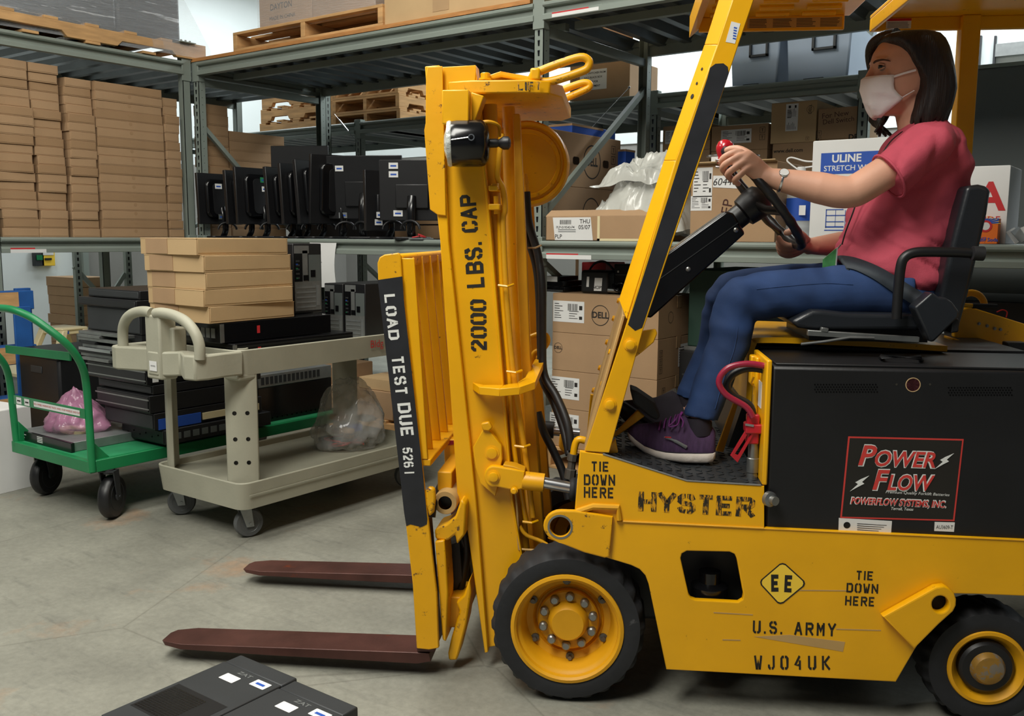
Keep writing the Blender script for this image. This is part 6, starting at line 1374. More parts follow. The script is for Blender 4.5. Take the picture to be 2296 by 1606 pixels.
    # roll with a shiny rim on it
    r = onY(1650, 352, .3); T = thing('wire_spool', 'shiny silver wire spool lying on the big carton behind the red knob', 'spool', (r.x, .27, z1+.004)); z = V((0, 0, 0))
    MB().lathe([(0, 0), (.13, 0), (.13, .006), (.06, .008), (.06, .04), (.13, .042), (.13, .048), (.05, .048), (.05, .02), (0, .02)], z, (0, 0, 1), 40).obj('reel', 'chrome', T, smooth=40)
    MB().box((-.06, -.128, .012), (.05, -.122, .036)).obj('label', 'label', T)
    # stretch wrap carton
    yu = .06; a, b = onY(1813, 545, yu).x, onY(2010, 545, yu).x; z1 = onY(1817, 318, yu).z
    c = carton('white_carton', 'tall white carton with a blue stretch wrap panel behind the woman', 'box', (a, yu, ZS), (b, yu+.35, z1), m='label', tape=False, bev=.008)
    w, d, h = c['dims']; mt, W, H = on_face(c, 'F'); q = MB(); k_ = w/(2010-1813); P = lambda x, y: ((x-1911.5)*k_, h/2-(y-318)*h/(545-318))
    def rc(x0, y0, x1, y1, z, mi): a_, b_ = P(x0, y0), P(x1, y1); q.add([(a_[0], b_[1], z), (b_[0], b_[1], z), (b_[0], a_[1], z), (a_[0], a_[1], z)], [(0, 1, 2, 3)], mt, mi)
    rc(1833, 345, 1990, 392, .0005, 0)
    def tx(s, x, y, hp, mi, bold=0.): p = P(x, y); q.add(*text(s, hp*k_, 'CENTER', bold), mt=mt @ M.Translation((p[0], p[1], .001)), mi=mi)
    tx('ULINE', 1891, 359, 17, 1, .03); tx('STRETCH WRAP', 1903, 380, 12, 1, .01); tx('CAST', 1898, 408, 8, 0); tx('18"', 1880, 528, 6, 0)
    for x0, y0, x1, y1 in ((1850, 470, 1890, 472), (1850, 483, 1896, 485), (1850, 497, 1892, 499), (1850, 508, 1892, 511), (1850, 470, 1852, 512), (1872, 472, 1873, 510), (1894, 472, 1895, 508), (1848, 516, 1893, 518)): rc(x0, y0, x1, y1, .0006, 0)
    q.obj('printed_panel', ['blueink', 'label'], c, smooth=0, fix=False)
    # water jug
    yj = .16; a, b = onY(1750, 540, yj), onY(1811, 540, yj); R = (b.x-a.x)/2*.95
    T = thing('water_jug', 'clear plastic water jug with a blue label between the cartons', 'jug', ((a.x+b.x)/2, yj+.06, ZS)); z = V((0, 0, 0))
    MB().lathe([(R*.9, 0), (R, .01), (R, .04), (R*.94, .05), (R, .06), (R, .075), (R*.94, .085), (R, .095), (R, .22), (R*.94, .235), (R*.8, .27), (R*.35, .30), (R*.28, .305), (R*.28, .33)], z, (0, 0, 1), 36).obj('bottle', 'clear', T, smooth=60)
    MB().lathe([(R*1.01, .10), (R*1.012, .10), (R*1.012, .205), (R*1.01, .205)], z, (0, 0, 1), 36, True).obj('label', 'blueink', T, smooth=60)
    MB().add([(.02, -R*1.02-.006, .125), (.05, -R*1.02-.004, .125), (.05, -R*1.02-.004, .17), (.02, -R*1.02-.006, .17)], [(0, 1, 2, 3)]).obj('barcode', 'label', T, smooth=0)
    MB().cyl((0, 0, .325), (0, 0, .35), R*.32).obj('cap', 'label', T, .003)
    MB().tube(smooth_path([V((-.02, 0, .34)), V((-.07, 0, .38)), V((-.05, 0, .395)), V((.02, 0, .375)), V((.1, 0, .37)), V((.09, 0, .355)), V((.0, 0, .345))], 5), .004, 8).obj('handle_cord', 'label', T, smooth=60)
    MB().lathe([(0, .01), (R*.93, .01), (R*.93, .20), (0, .20)], z, (0, 0, 1), 24).obj('water', 'clear', T)
    # white carton and baking soda box beside the seat
    yw = .1; a, b = onY(2120, 555, yw).x, onY(2253, 555, yw).x; z1 = onY(2253, 372, yw).z
    c = carton('white_carton', 'worn white carton with red lettering behind the seat back', 'box', (a, yw, ZS), (b, yw+.3, z1), m='label', tape=False); w, d, h = c['dims']
    printed(c, 'F', 'A', w*.2, .03, .11, 'redink', .03, 0, nm='red_lettering'); printed(c, 'F', 'PRIDE', w*.16, -.06, .028, 'redink', 0)
    a, b = onY(2180, 555, .04).x, onY(2236, 555, .04).x; z1 = onY(2236, 490, .04).z
    c = MB().box((a, .03, ZS), (b, .085, z1)).obj('baking_soda_box', 'orange', None, .002, org=((a+b)/2, .0575, ZS)); tag(c, 'small orange and blue baking soda box on the shelf behind the seat', 'box')
    og = c.location; h = z1-ZS; w = b-a; q = MB(); mt = frame((og.x, .0292, ZS+h/2), (1, 0, 0), (0, 0, 1))
    q.add([(-w/2, h*.30, 0), (w/2, h*.30, 0), (w/2, h*.5, 0), (-w/2, h*.5, 0)], [(0, 1, 2, 3)], mt)
    q.add([(*p, .0004) for p in circ(0, .02, w*.26)], [tuple(range(24))], mt, 1); q.add([(*p, .0008) for p in circ(0, .02, w*.17)], [tuple(range(24))], mt, 2)
    for k in range(11): t = -1.2+k*.24; q.add([(math.sin(t)*w*.3, .02+math.cos(t)*w*.3, .0003), (math.sin(t+.08)*w*.6, .02+math.cos(t+.08)*w*.45, .0003), (math.sin(t+.14)*w*.6, .02+math.cos(t+.14)*w*.45, .0003)], [(0, 1, 2)], mt, 3)
    q.add(*text('Pure', .012, 'CENTER'), mt=mt @ M.Translation((-.01, -h*.26, .0006))); q.add(*text('Baking Soda', .014, 'CENTER', .02), mt=mt @ M.Translation((0, -h*.34, .0006))); q.obj('printed_front', ['blueink', 'redink', 'label', 'signyellow'], c, org=og, smooth=0, fix=False)
    rr = random.Random(4)
    for k in range(4):
        x, z = onY(2262+k*9, 540, .1).x, ZS+.012
        p = MB().box((-.03, -.03, -.0012), (.03, .03, .0012)).obj('paper_scrap', 'silver' if k % 2 else 'label', None); p.location = (x+.02, .1+.02*k, ZS+.034+.003*k); p.rotation_euler = (rr.uniform(.9, 1.3), rr.uniform(-.4, .4), rr.uniform(0, 3)); tag(p, ('grey paper scrap leaning nearest the white carton at the right end of the shelf', 'crumpled paper scrap, second from the white carton on the shelf', 'torn grey scrap, third from the white carton on the shelf', 'paper scrap farthest from the white carton, at the picture edge')[k], 'paper', 'paper scraps on the shelf')
bay_two()
def rear_shelf():
    yc = YC+.05
    def bx(pa, pb, z0, pt, name, lb, m='card', grp='cartons on the rear rack', dy=0., dp=.4):
        a, b = onY(pa, 320, yc+dy).x, onY(pb, 320, yc+dy).x; z1 = onY((pa+pb)/2, pt, yc+dy).z
        return carton(name, lb, 'box', (a, yc+dy, z0), (b, yc+dy+dp, z1), grp, m=m, tape=False), z1
    Z = 1.2632
    zr = onY(1600, 337, yc).z
    for pa, pb, side in ((1474, 1592, 'left'), (1595, 1721, 'right')):
        c, z = bx(max(pa, 1486), pb, Z, 380, 'shipping_carton', 'brown carton at the bottom of the %s pile of equal cartons on the rear rack' % side)
        c, z2 = bx(max(pa, 1486), pb, z+.003, 338, 'shipping_carton', 'brown carton in the middle of the %s pile of equal cartons on the rear rack' % side)
        if side == 'left': ship_label(c, 'F', -.1, .0, .09, .08, 31)
        c, z3 = bx(max(pa, 1486), pb, z2+.003, 281, 'shipping_carton', 'brown labelled carton on top of the %s pile of equal cartons on the rear rack' % side)
        ship_label(c, 'F', -.02 if side == 'right' else -.1, .01, .2 if side == 'right' else .1, .085, 7+pa); marks(c, 'F', .15, .04, .035, 2)
    c, z = bx(1733, 1826, Z, 321, 'shipping_carton', 'brown carton printed with a web address under the yellowish carton', 'card'); printed(c, 'F', 'www.dell.com', -.03, c['dims'][2]*.46-.02, .022, bold=.02)
    c, z2 = bx(1727, 1828, z+.003, 229, 'shipping_carton', 'yellowish carton with an upright white label on the rear rack', 'card3'); ship_label(c, 'F', -.01, .03, .16, .075, 77, True); printed(c, 'F', 'DELL', .1, .07, .018, turn=90, ring=.022, nm='printed_logo'); marks(c, 'F', .09, -.1, .02, 1)
    c, z = bx(1834, 1924, Z, 312, 'shipping_carton', 'brown carton under the handwritten one beside the slotted post'); c, z2 = bx(1832, 1924, z+.003, 242, 'shipping_carton', 'brown carton with a handwritten note beside the slotted post on the rear rack')
    printed(c, 'F', 'For New', -.02, .05, .03, 'rust', 0, 4, nm='handwriting'); printed(c, 'F', 'Dell Switch', .0, .015, .028, 'rust', 0, 3, nm='handwriting'); printed(c, 'F', 'DELL', .11, -.085, .03, bold=.03, nm='printed_logo'); marks(c, 'F', -.11, -.05, .028, 2)
    # grey cabinet at the right end
    a = onY(2168, 300, 1.5).x; z1 = onY(2230, 152, 1.5).z
    T = thing('metal_cabinet', 'large plain grey metal cabinet standing behind the right end of the rack', 'cabinet', (a+.6, 1.8, 0)); og = T.location
    MB().box((a, 1.5, .08), (a+1.3, 2.1, z1)).obj('body', 'grey', T, .004, org=og); MB().box((a, 1.52, 0), (a+1.3, 2.1, .08)).obj('plinth', 'darkgrey', T, org=og); MB().box((a-.01, 1.49, z1), (a+1.31, 2.1, z1+.02)).obj('top_edge', 'rack', T, org=og)
    # window-like frames on the wall above the cabinet
    for k, (pa, pb) in enumerate(((2190, 2200), (2228, 2233))):
        x0, x1 = onY(pa, 120, 4.98).x, onY(pb, 120, 4.98).x; z0, z2 = onY(pa, 155, 4.98).z, onY(pa, 82, 4.98).z
        o = MB().box((x0, 4.95, z0), (x1, 4.99, z2)).obj('trim_%d' % (k+2), 'darkgrey'); struct(o)
    x0 = onY(2233, 120, 4.98).x; struct(MB().box((x0, 4.94, onY(2240, 128, 4.98).z), (x0+2.5, 4.99, onY(2240, 100, 4.98).z)).obj('trim_4', 'silver'))
rear_shelf()
def low_bays():
    # cartons under the second bay
    y = .10; a, b = max(3.02, onY(1228, 655, y).x), onY(1478, 662, y).x; d = onX(1567, 662, b).y
    P = pallet('pallet', 'low wooden pallet under the four cartons beneath the long rack', a-.03, b+.02, y-.02, d+.1, 0, 'y')
    zs = [onY(1228, q, y).z for q in (1000, 911, 827, 743, 656)]; zs[0] = .127
    for k in range(4):
        c = carton('computer_carton', ('lowest of four brown computer cartons under the long rack', 'second lowest of four brown computer cartons under the long rack', 'second highest of four brown computer cartons, with a small round logo', 'highest of four brown computer cartons, with a large round logo and label')[k], 'box', (a, y, zs[k]), (b, d, zs[k+1]-.003), 'computer cartons under the long rack', tape=True)
        w, dd, h = c['dims']
        if k == 3: printed(c, 'F', 'DELL', -.02, .0, .032, bold=.03, ring=.055, nm='printed_logo'); ship_label(c, 'F', -w*.34, .01, .20, .115, 11)
        if k == 2: printed(c, 'F', 'DELL', -w*.44, .02, .016, bold=.03, ring=.028, nm='printed_logo'); ship_label(c, 'R', .1, .0, .2, .12, 13); marks(c, 'R', -.2, .03, .035, 3)
        if k == 1: ship_label(c, 'F', -w*.37, .01, .19, .12, 12); marks(c, 'R', -.16, .04, .035, 2)
        if k == 0: ship_label(c, 'F', -w*.37, .02, .19, .12, 15)
        if k == 3: printed(c, 'R', '', -.1, .0, .02, ring=.03, nm='printed_logo')
    # loose things on top of them
    zt = zs[4]+.001
    q = onY(1318, 650, .12); T = thing('power_supply', 'black equipment pouch with two white labels on the computer cartons', 'bag', (q.x, .24, zt), .1)
    MB().box((-.08, -.07, 0), (.085, .07, .125)).obj('body', 'black', T, .014, seg=3)
    mt = frame((-.0, -.0706, .055), (1, 0, 0), (0, 0, 1)); l = MB(); l.add([(.0, -.04, 0), (.045, -.04, 0), (.05, .03, 0), (.005, .03, 0)], [(0, 1, 2, 3)], mt); l.add([(-.045, -.02, 0), (-.03, -.02, 0), (-.028, .035, 0), (-.042, .035, 0)], [(0, 1, 2, 3)], mt); l.add(*text('NCIPS', .016, 'CENTER', .02), mt=mt @ M.Translation((.024, -.022, .0005)) , mi=1); l.obj('label', ['label', 'ink'], T, smooth=0, fix=False)
    MB().tube(smooth_path([V((-.07, 0, .11)), V((-.03, 0, .16)), V((.03, 0, .17)), V((.09, 0, .12)), V((.13, 0, .05))], 5), .006, 8).obj('strap', 'black', T, smooth=60)
    MB().tube(smooth_path([V((.1, -.03, .03)), V((.15, -.05, .06)), V((.2, -.02, .02)), V((.14, -.08, .02)), V((.1, -.04, .05))], 5), .008, 8).obj('cable', 'blackgloss', T, smooth=60)
    MB().cyl((.08, -.06, .02), (.14, -.06, .018), .011, 12).obj('plug', 'zinc', T)
    x0, x1 = max(3.03, onY(1276, 600, .45).x), onY(1372, 600, .45).x; o = carton('red_carton', 'red carton behind the black pouch on the computer cartons', 'box', (x0, .38, zt), (x1, .6, onY(1300, 588, .45).z), m='redink', tape=False)
    MB().box((-.12, -.1115, 0), (-.10, -.11, .18)).obj('brown_edge', 'card', o)
    for k, (pa, pb, h0, h1, lb) in enumerate(((1222, 1275, 0, .03, 'black laptop lying lowest in the small pile on the computer cartons'), (1226, 1272, .031, .06, 'black laptop in the middle of the small pile on the computer cartons'), (1220, 1262, .061, .085, 'black laptop with a white barcode strip on top of the small pile'))):
        x0, x1 = onY(pa, 640, .2).x, onY(pb, 640, .2).x
        o = MB().box((x0+.015, .16, zt+h0), (x1, .36, zt+h1)).obj('laptop', 'blackgloss', None, .003, org=((x0+x1)/2, .25, zt+h0)); tag(o, lb, 'laptop', 'laptops on the computer cartons')
        if k == 2: MB().box((x0+.02, .158, zt+h0-.005), (x1-.01, .16, zt+h1)).obj('barcode_strip', 'label', o, org=o.location)
        if k == 0: MB().box((x0+.02, .157, zt+.004), (x1-.01, .16, zt+.012)).obj('silver_edge', 'chrome', o, org=o.location)
    x0, x1 = onY(1375, 600, .3).x, onY(1440, 600, .3).x; x0 += .05; o = MB().box((x0, .22, zt), (x1+.04, .36, zt+.16)).obj('equipment_case', 'blackgloss', None, .006, org=((x0+x1)/2, .36, zt)); tag(o, 'glossy black equipment case right of the pouch on the computer cartons', 'case')
    for z in (.05, .1): MB().box((x0+.01, .218, zt+z), (x1+.03, .22, zt+z+.006)).obj('ridge', 'darkgrey', o, org=o.location)
    MB().lathe([(.006, 0), (.006, .004), (0, .004)], (x0+.03, .2185, zt+.12), (0, -1, 0), 12).obj('lock', 'chrome', o, org=o.location)
    # green equipment and a ledge farther right, behind the legs
    x0, x1 = onY(1545, 640, .3).x, onY(1680, 640, .3).x; o = MB().box((x0, .3, .72), (x1, .9, onY(1600, 605, .3).z)).obj('green_case', mat('dark green paint', (30, 60, 48), .6), None, .006, org=(x0, .6, .72)); tag(o, 'dark green equipment case behind the steering column under the shelf', 'case'); MB().box((x0-.01, .29, .70), (x1+.01, .31, .72)).obj('rail', 'zinc', o, org=o.location)
    o2 = MB().box((x0-.02, .25, .0), (x1+.9, .95, .699)).obj('equipment_cabinet', 'black', None, .006, org=(x0, .6, 0)); tag(o2, 'black equipment cabinet on the floor under the right end of the rack', 'cabinet')
    o3 = MB().box((x1+.92, .25, 0), (x1+2.2, .95, 1.02)).obj('equipment_cabinet', 'black', None, .006, org=(x1+1, .6, 0)); tag(o3, 'tall black equipment cabinet under the shelf behind the forklift seat', 'cabinet'); MB().box((x1+1.5, .247, .3), (x1+1.52, .25, .7)).obj('handle', 'darkgrey', o3, org=o3.location)
    for k in range(4): MB().box((x0, .248, .12+k*.15), (x1+.88, .25, .13+k*.15)).obj('drawer_line', 'darkgrey', o2, org=o2.location)
    # cartons and computers on the floor under the first bay
    def fb(pa, pb, z0, z1, y, dp, lb, m='card', nm='shipping_carton'):
        a, b = onY(pa, 880, y).x, onY(pb, 880, y).x; return carton(nm, lb, 'box', (a, y, z0), (b, y+dp, z1), 'cartons under the first bay', m=m)
    pallet('pallet', 'wooden pallet on the floor under the first bay behind the plastic bag', .75, 2.0, .04, 1.0, 0, 'x')
    c = fb(682, 760, .127, .285, .10, .4, 'brown carton behind the plastic bag, left of the flat printed carton')
    printed(c, 'F', 'X  X', -.04, -.04, .025)
    c = fb(672, 742, .288, .40, .14, .4, 'brown carton with two white labels under the first bay'); ship_label(c, 'F', -.02, -.015, .06, .06, 41); ship_label(c, 'F', .06, -.015, .06, .05, 42)
    c = fb(770, 880, .127, .30, .06, .5, 'brown carton with a round logo lying under the first bay near the forks'); printed(c, 'F', 'NEWPORT', -.05, .0, .02)
    c = fb(805, 930, .305, .375, .08, .45, 'flat brown carton with a white label, on top of the one near the forks', 'card3'); 
    T = thing('tower_computer', 'silver backed computer lying under the first bay, left one', 'computer', (1.50, .68, .30), 0, 'computers under the first bay'); T2 = None
    MB().box((-.17, -.06, 0), (.16, .3, .18)).obj('case', 'pcmetal', T, .004); g = MB()
    for k in range(6): g.box((-.15, -.062, .03+k*.022), (.02, -.06, .04+k*.022))
    g.obj('vents', 'black', T, smooth=0); MB().box((.05, -.063, .04), (.1, -.06, .09)).obj('socket', 'black', T)
    T2 = copy_tree(T); T2.location = (1.86, .68, .30); T2['label'] = 'silver backed computer lying under the first bay, right one'
    T3 = copy_tree(T); T3.location = (1.52, .68, .483); T3['label'] = 'silver backed computer stacked on the left one under the first bay'
    o = carton('shipping_carton', 'plain brown carton supporting the silver computers under the first bay', 'box', (1.3, .62, .127), (2.0, .99, .297))
    # grey box at the back left and stacked cartons behind the stool
    c = carton('shipping_carton', 'long dark blue bin on the floor behind the tall server stack', 'bin', (.2, .2, .62), (.70, .7, .80), m='screen', tape=False)
    o = MB().box((.14, .15, .3), (.72, .75, .618)).obj('side_table', 'darkgrey', None, .005, org=(.5, .45, .3)); tag(o, 'dark side table carrying the long blue bin behind the server stack', 'table'); MB().box((.16, .17, 0), (.70, .73, .3)).obj('table_base', 'darkgrey', o, org=o.location)
    rr = random.Random(12); X = -1.9; y0, y1 = onX(176, 700, X).y, onX(248, 700, X).y; zt = onX(210, 622, X).z; n = 11; h = zt/n
    for k in range(n):
        o = mailer_mesh(.5, y1-y0, h-.002).obj('mailer_box', ['card', 'card2'], None, .003) if not k else p0.copy()
        if not k: p0 = o
        else: COL.objects.link(o)
        o.location = (X-.25+rr.uniform(-.02, .02), (y0+y1)/2+rr.uniform(-.02, .02), .001+k*h); tag(o, 'brown flat box, %s from the bottom of the far stack behind the cream stool' % ORD[k], 'box', 'far stack of flat boxes')
    # X braced end frame in front of them
    T = thing('rack_end_frame', 'grey green slotted end frame with crossed braces behind the cream stool', 'rack frame', (X+.25, y0, 0)); og = T.location
    yb = onX(282, 640, X+.3).y; ya = onX(168, 640, X+.3).y; zc = 1.3
    for y in (ya, yb): 
        mb = MB().box((X+.28, y, 0), (X+.32, y+.055, 2.2)); z = .1
        while z < 2.15: mb.box((X+.32, y+.02, z), (X+.3205, y+.035, z+.028), mi=1); z += .0508
        mb.obj('post', ['rack', 'blackgloss'], T, org=og)
    MB().bar((X+.3, ya, 1.02), (X+.3, yb, .5), .035, .02, (1, 0, 0)).obj('brace', 'rack', T, org=og); MB().bar((X+.3, ya, .35), (X+.3, yb, .95), .035, .02, (1, 0, 0)).obj('brace', 'rack', T, org=og)
    # wall fittings
    p = onX(85, 583, -3.69); o = MB().box((-3.69, p.y-.06, p.z-.06), (-3.64, p.y+.04, p.z+.1)).obj('exit_button', 'darkgrey', None, .004, org=p); tag(o, 'dark box with a green button on the white wall under the left rack', 'button'); MB().box((-3.64, p.y-.04, p.z-.0), (-3.63, p.y+.02, p.z+.05)).obj('button', 'green', o, org=p)
    p = onX(101, 583, -3.69); o = MB().box((-3.69, p.y-.06, p.z-.06), (-3.64, p.y+.08, p.z+.14)).obj('call_point', 'signyellow', None, .006, org=p); tag(o, 'yellow wall box with a white panel on the white wall under the left rack', 'alarm box'); MB().box((-3.64, p.y-.045, p.z+.05), (-3.635, p.y+.065, p.z+.13)).obj('panel', 'label', o, org=p); MB().box((-3.64, p.y-.03, p.z-.0), (-3.63, p.y+.04, p.z+.02)).obj('slot', 'black', o, org=p)
low_bays()
def foreground():
    """two slim computers lying on their sides in the front"""
    z = .105
    A = onZ(540, 1467, z); B_ = onZ(667, 1520, z); C_ = onZ(272, 1606, z)
    ex = (B_-A); ex.z = 0; w = ex.length; ex.normalize(); ey = V((-ex.y, ex.x, 0)); ang = math.atan2(ex.y, ex.x)
    L = .42
    for k in range(2):
        o = A.lerp(B_, .5)+ex*(w+.004)*k; o = o-ey*(L/2)-ey*(.012*k); o.z = 0
        if k: q = onZ(818, 1582, z); 
        T = thing('desktop_computer', ('black desktop computer lying on the floor in front, left of its twin', 'black desktop computer lying on the floor in front, right of its twin')[k], 'computer', (o.x, o.y, .0), ang, 'desktop computers on the floor')
        MB().box((-w/2, -L/2, 0), (w/2, L/2-.055, z)).obj('case', 'darkgrey', T, .003); MB().box((-w/2+.001, L/2-.054, .001), (w/2-.001, L/2, z-.001)).obj('front_bezel', 'darkgrey', T, .004)
        for x, m in ((-w*.10, 'label'), (w*.30, 'label')):
            s = MB(); s.add([(*q, 0) for q in rrect(-.028, -.016, .028, .016, .003)], [tuple(range(20))], M.Translation((x, L/2-.11 if x < 0 else L/2-.085, z+.0006)))
            if x > 0: s.add([(-.016, -.005, 0), (.016, -.005, 0), (.016, .004, 0), (-.016, .004, 0)], [(0, 1, 2, 3)], M.Translation((x, L/2-.085, z+.001)), 1)
            s.obj('sticker', [m, 'blueink'], T, smooth=0, fix=False)
        t = MB(); t.add(*text('ZAT', .013, 'CENTER', .02), mt=M.Translation((-w*.02, L/2-.075, z+.0006)) @ M.Diagonal((1.5, 1, 1, 1))); t.obj('badge', 'silver', T, smooth=0, fix=False)
        if not k:
            g = MB()
            for i in range(14):
                for j in range(14): g.add([(-.0035, -.003, 0), (.0035, -.003, 0), (.0035, .003, 0), (-.0035, .003, 0)], [(0, 1, 2, 3)], M.Translation((-w*.40+i*.0098, -L/2+.02+j*.0085+.06, z+.0009)))
            MB().add([(-w*.44, -L/2+.07, z+.0005), (w*.42, -L/2+.07, z+.0005), (w*.42, -L/2+.21, z+.0005), (-w*.44, -L/2+.21, z+.0005)], [(0, 1, 2, 3)]).obj('vent_panel', 'black', T, smooth=0, fix=False); g.obj('vent_holes', 'blackgloss', T, smooth=0, fix=False)
foreground()

def tie_cables():
    a, b = onY(750, 256, DA+.02), onY(800, 318, YC-.02); o = MB().cyl(a, b, .002, 6).cyl(a.lerp(b, .2), a.lerp(b, .6), .007, 8).obj('tie_cable', 'chrome', None, org=a); tag(o, 'steel cable with a turnbuckle between the two racks behind the monitors', 'cable')
    a, b = onY(1411, 196, DA-.03), onY(1312, 302, .8); o = MB().cyl(a, b, .0018, 6).ball(a, .008, 10).obj('tie_cable', 'zinc', None, org=a); tag(o, 'thin steel cable running down from the rear post near the large cartons', 'cable')
tie_cables()
# ------------------------------------------------------------------ the driver
from mathutils import noise
def skin_from(mb, vox, smooth=6, fold=None, name='body', m='skin', parent=None, label=None):
    """fuse closed pieces into one continuous surface"""
    me = bpy.data.meshes.new('tmp'); me.from_pydata([tuple(q) for q in mb.v], [], mb.f)
    bm = bmesh.new(); bm.from_mesh(me); bmesh.ops.recalc_face_normals(bm, faces=bm.faces); bm.to_mesh(me); bm.free()
    o = bpy.data.objects.new('tmp', me); COL.objects.link(o)
    r = o.modifiers.new('r', 'REMESH'); r.mode = 'VOXEL'; r.voxel_size = vox
    s = o.modifiers.new('s', 'SMOOTH'); s.factor = .5; s.iterations = smooth
    bpy.context.view_layer.update(); dg = bpy.context.evaluated_depsgraph_get()
    me2 = bpy.data.meshes.new_from_object(o.evaluated_get(dg)); bpy.data.objects.remove(o)
    if fold:
        N_ = [v.normal.copy() for v in me2.vertices]
        for v, n in zip(me2.vertices, N_): v.co += n*fold(v.co)
    me2.name = name; me2.materials.clear(); me2.materials.append(MT[m]); me2.polygons.foreach_set('use_smooth', [True]*len(me2.polygons))
    p = bpy.data.objects.new(name, me2); COL.objects.link(p); p.parent = parent
    if label: p['label'] = label
    return p
def levels(mb, L, vc, n=28, e=2.4, lean=0.):
    """stack of super-elliptic rings; L = (py, px front, px back, half width[, v centre])"""
    rings = []
    for row in L:
        py, f, b, hw = row[:4]; vv = row[4] if len(row) > 4 else vc
        a, c = K(f, py, vv), K(b, py, vv); m = (a+c)/2; h = (c.x-a.x)/2; ring = []
        for j in range(n):
            t = 2*PI*j/n; ct, st = math.cos(t), math.sin(t)
            ring.append(V((m.x+h*math.copysign(abs(ct)**(2/e), ct), vv+hw*math.copysign(abs(st)**(2/e), st), m.z)))
        rings.append(ring)
    mb.loft(rings)
    return mb
def driver():
    P = thing('person', 'woman in rose red shirt, jeans and white mask seated driving the yellow forklift', 'person', KO, KR)
    VC = .43
    b = MB()
    # head and neck
    HL = [(77, 2028, 2062, .02), (84, 1998, 2084, .05), (98, 1972, 2102, .068), (118, 1959, 2110, .075), (140, 1952, 2113, .077), (150, 1954, 2113, .076), (158, 1958, 2112, .0755), (168, 1956, 2110, .0745), (180, 1953, 2106, .072), (195, 1951, 2098, .068), (212, 1952, 2086, .061), (230, 1955, 2072, .052), (248, 1961, 2058, .042), (258, 1970, 2045, .03)]
    levels(b, HL, VC, 32, 2.15)
    N0, N1, N2, N3 = K(1955, 150, VC), K(1947, 165, VC), K(1937, 183, VC), K(1952, 197, VC)
    b.tube([N0+V((.014, 0, .004)), N0+V((.006, 0, 0)), N1+V((.008, 0, 0)), N2+V((.010, 0, 0)), N3], [.008, .010, .012, .015, .010], 10)
    for s in (-1, 1):
        b.tube([K(1960, 142, VC)+V((0, s*.012, 0)), K(1959, 140, VC)+V((.004, s*.034, 0)), K(1972, 143, VC)+V((.006, s*.058, 0))], [.008, .010, .008], 8)
        b.tube([K(1968, 178, VC)+V((.01, s*.035, 0)), K(1985, 176, VC)+V((0, s*.055, 0))], [.015, .018], 8)
    b.tube([K(2050, 215, VC), K(2050, 250, VC), K(2062, 300, VC), K(2075, 330, VC)], [.052, .052, .056, .07], 20)
    # ears sit under the hair
    # torso core, legs and feet inside the clothes
    levels(b, [(300, 2030, 2120, .10), (330, 2010, 2140, .15), (400, 1960, 2145, .145), (480, 1925, 2138, .135), (560, 1905, 2115, .14), (640, 1930, 2100, .15), (690, 1970, 2090, .15)], VC, 24)
    for pts, rs in (([(2030, 655, .315), (1930, 654, .305), (1820, 660, .295), (1720, 667, .288), (1672, 680, .283), (1650, 705, .278), (1638, 765, .262), (1604, 846, .24), (1577, 915, .225), (1570, 960, .218)], [.058, .055, .052, .048, .046, .045, .043, .038, .032, .030]),
                    ([(2030, 650, .545), (1920, 643, .545), (1800, 648, .545), (1690, 655, .542), (1645, 665, .54), (1626, 695, .54), (1612, 760, .54), (1578, 835, .535), (1552, 885, .53), (1543, 925, .53)], [.058, .055, .052, .048, .046, .044, .042, .036, .031, .030])):
        p = smooth_path([K(*q) for q in pts], 4); n_ = len(p); b.tube(p, [rs[min(i//4, 9)]+(rs[min(i//4+1, 9)]-rs[min(i//4, 9)])*((i % 4)/4) for i in range(n_)], 16)
    # arms
    def arm(sh, el, wr, rs):
        s, e, w = K(*sh), K(*el), K(*wr)
        m1, m2 = s.lerp(e, .86), e.lerp(w, .16); ee = (m1+m2)*.25+e*.5
        pp = [s, s.lerp(e, .4), m1, ee, m2, e.lerp(w, .4), e.lerp(w, .75), w, w+(w-e).normalized()*.02]
        p6 = smooth_path(pp, 5); r6 = []
        for i in range(len(p6)): k_, f_ = divmod(i, 5); r6.append(rs[k_]+(rs[min(k_+1, 8)]-rs[k_])*f_/5)
        b.tube(p6, r6, 48)
        return s, e, w
    S, E, Wn = arm((2085, 322, .25), (1907, 436, .215), (1728, 399, .238), [.046, .045, .044, .043, .044, .043, .034, .0265, .026])
    S2, E2, Wf = arm((2085, 322, .61), (1925, 545, .66), (1820, 552, .52), [.046, .045, .043, .041, .041, .039, .031, .025, .025])
    # near hand closed over the rim
    def finger(pts, r):
        b.tube(smooth_path([K(*q) for q in pts], 3), [r*1.1]*4+[r]*30 if False else None or r, 10)
        b.ball(K(*pts[-1]), r*.98, 10)
    dv = -.042
    H = lambda pts: [(x, y, v+dv) for x, y, v in pts]
    b.tube([K(*q) for q in H([(1722, 397, .28), (1705, 386, .276), (1690, 374, .272), (1672, 358, .272), (1662, 350, .276)])], [.027, .029, .031, .030, .022], 18, flat=.62, up=(.3, .25, .9))
    for pts, r in (([(1690, 364, .284), (1660, 341, .284), (1630, 349, .288), (1618, 362, .306), (1624, 376, .340)], .0100), ([(1692, 370, .276), (1668, 350, .270), (1633, 364, .268), (1621, 377, .288), (1630, 390, .325)], .0104),
                   ([(1694, 374, .27), (1675, 362, .262), (1643, 380, .256), (1632, 392, .274), (1641, 402, .310)], .0100), ([(1697, 380, .264), (1681, 376, .256), (1657, 395, .248), (1647, 405, .264), (1655, 412, .296)], .0090)): finger(H(pts), r)
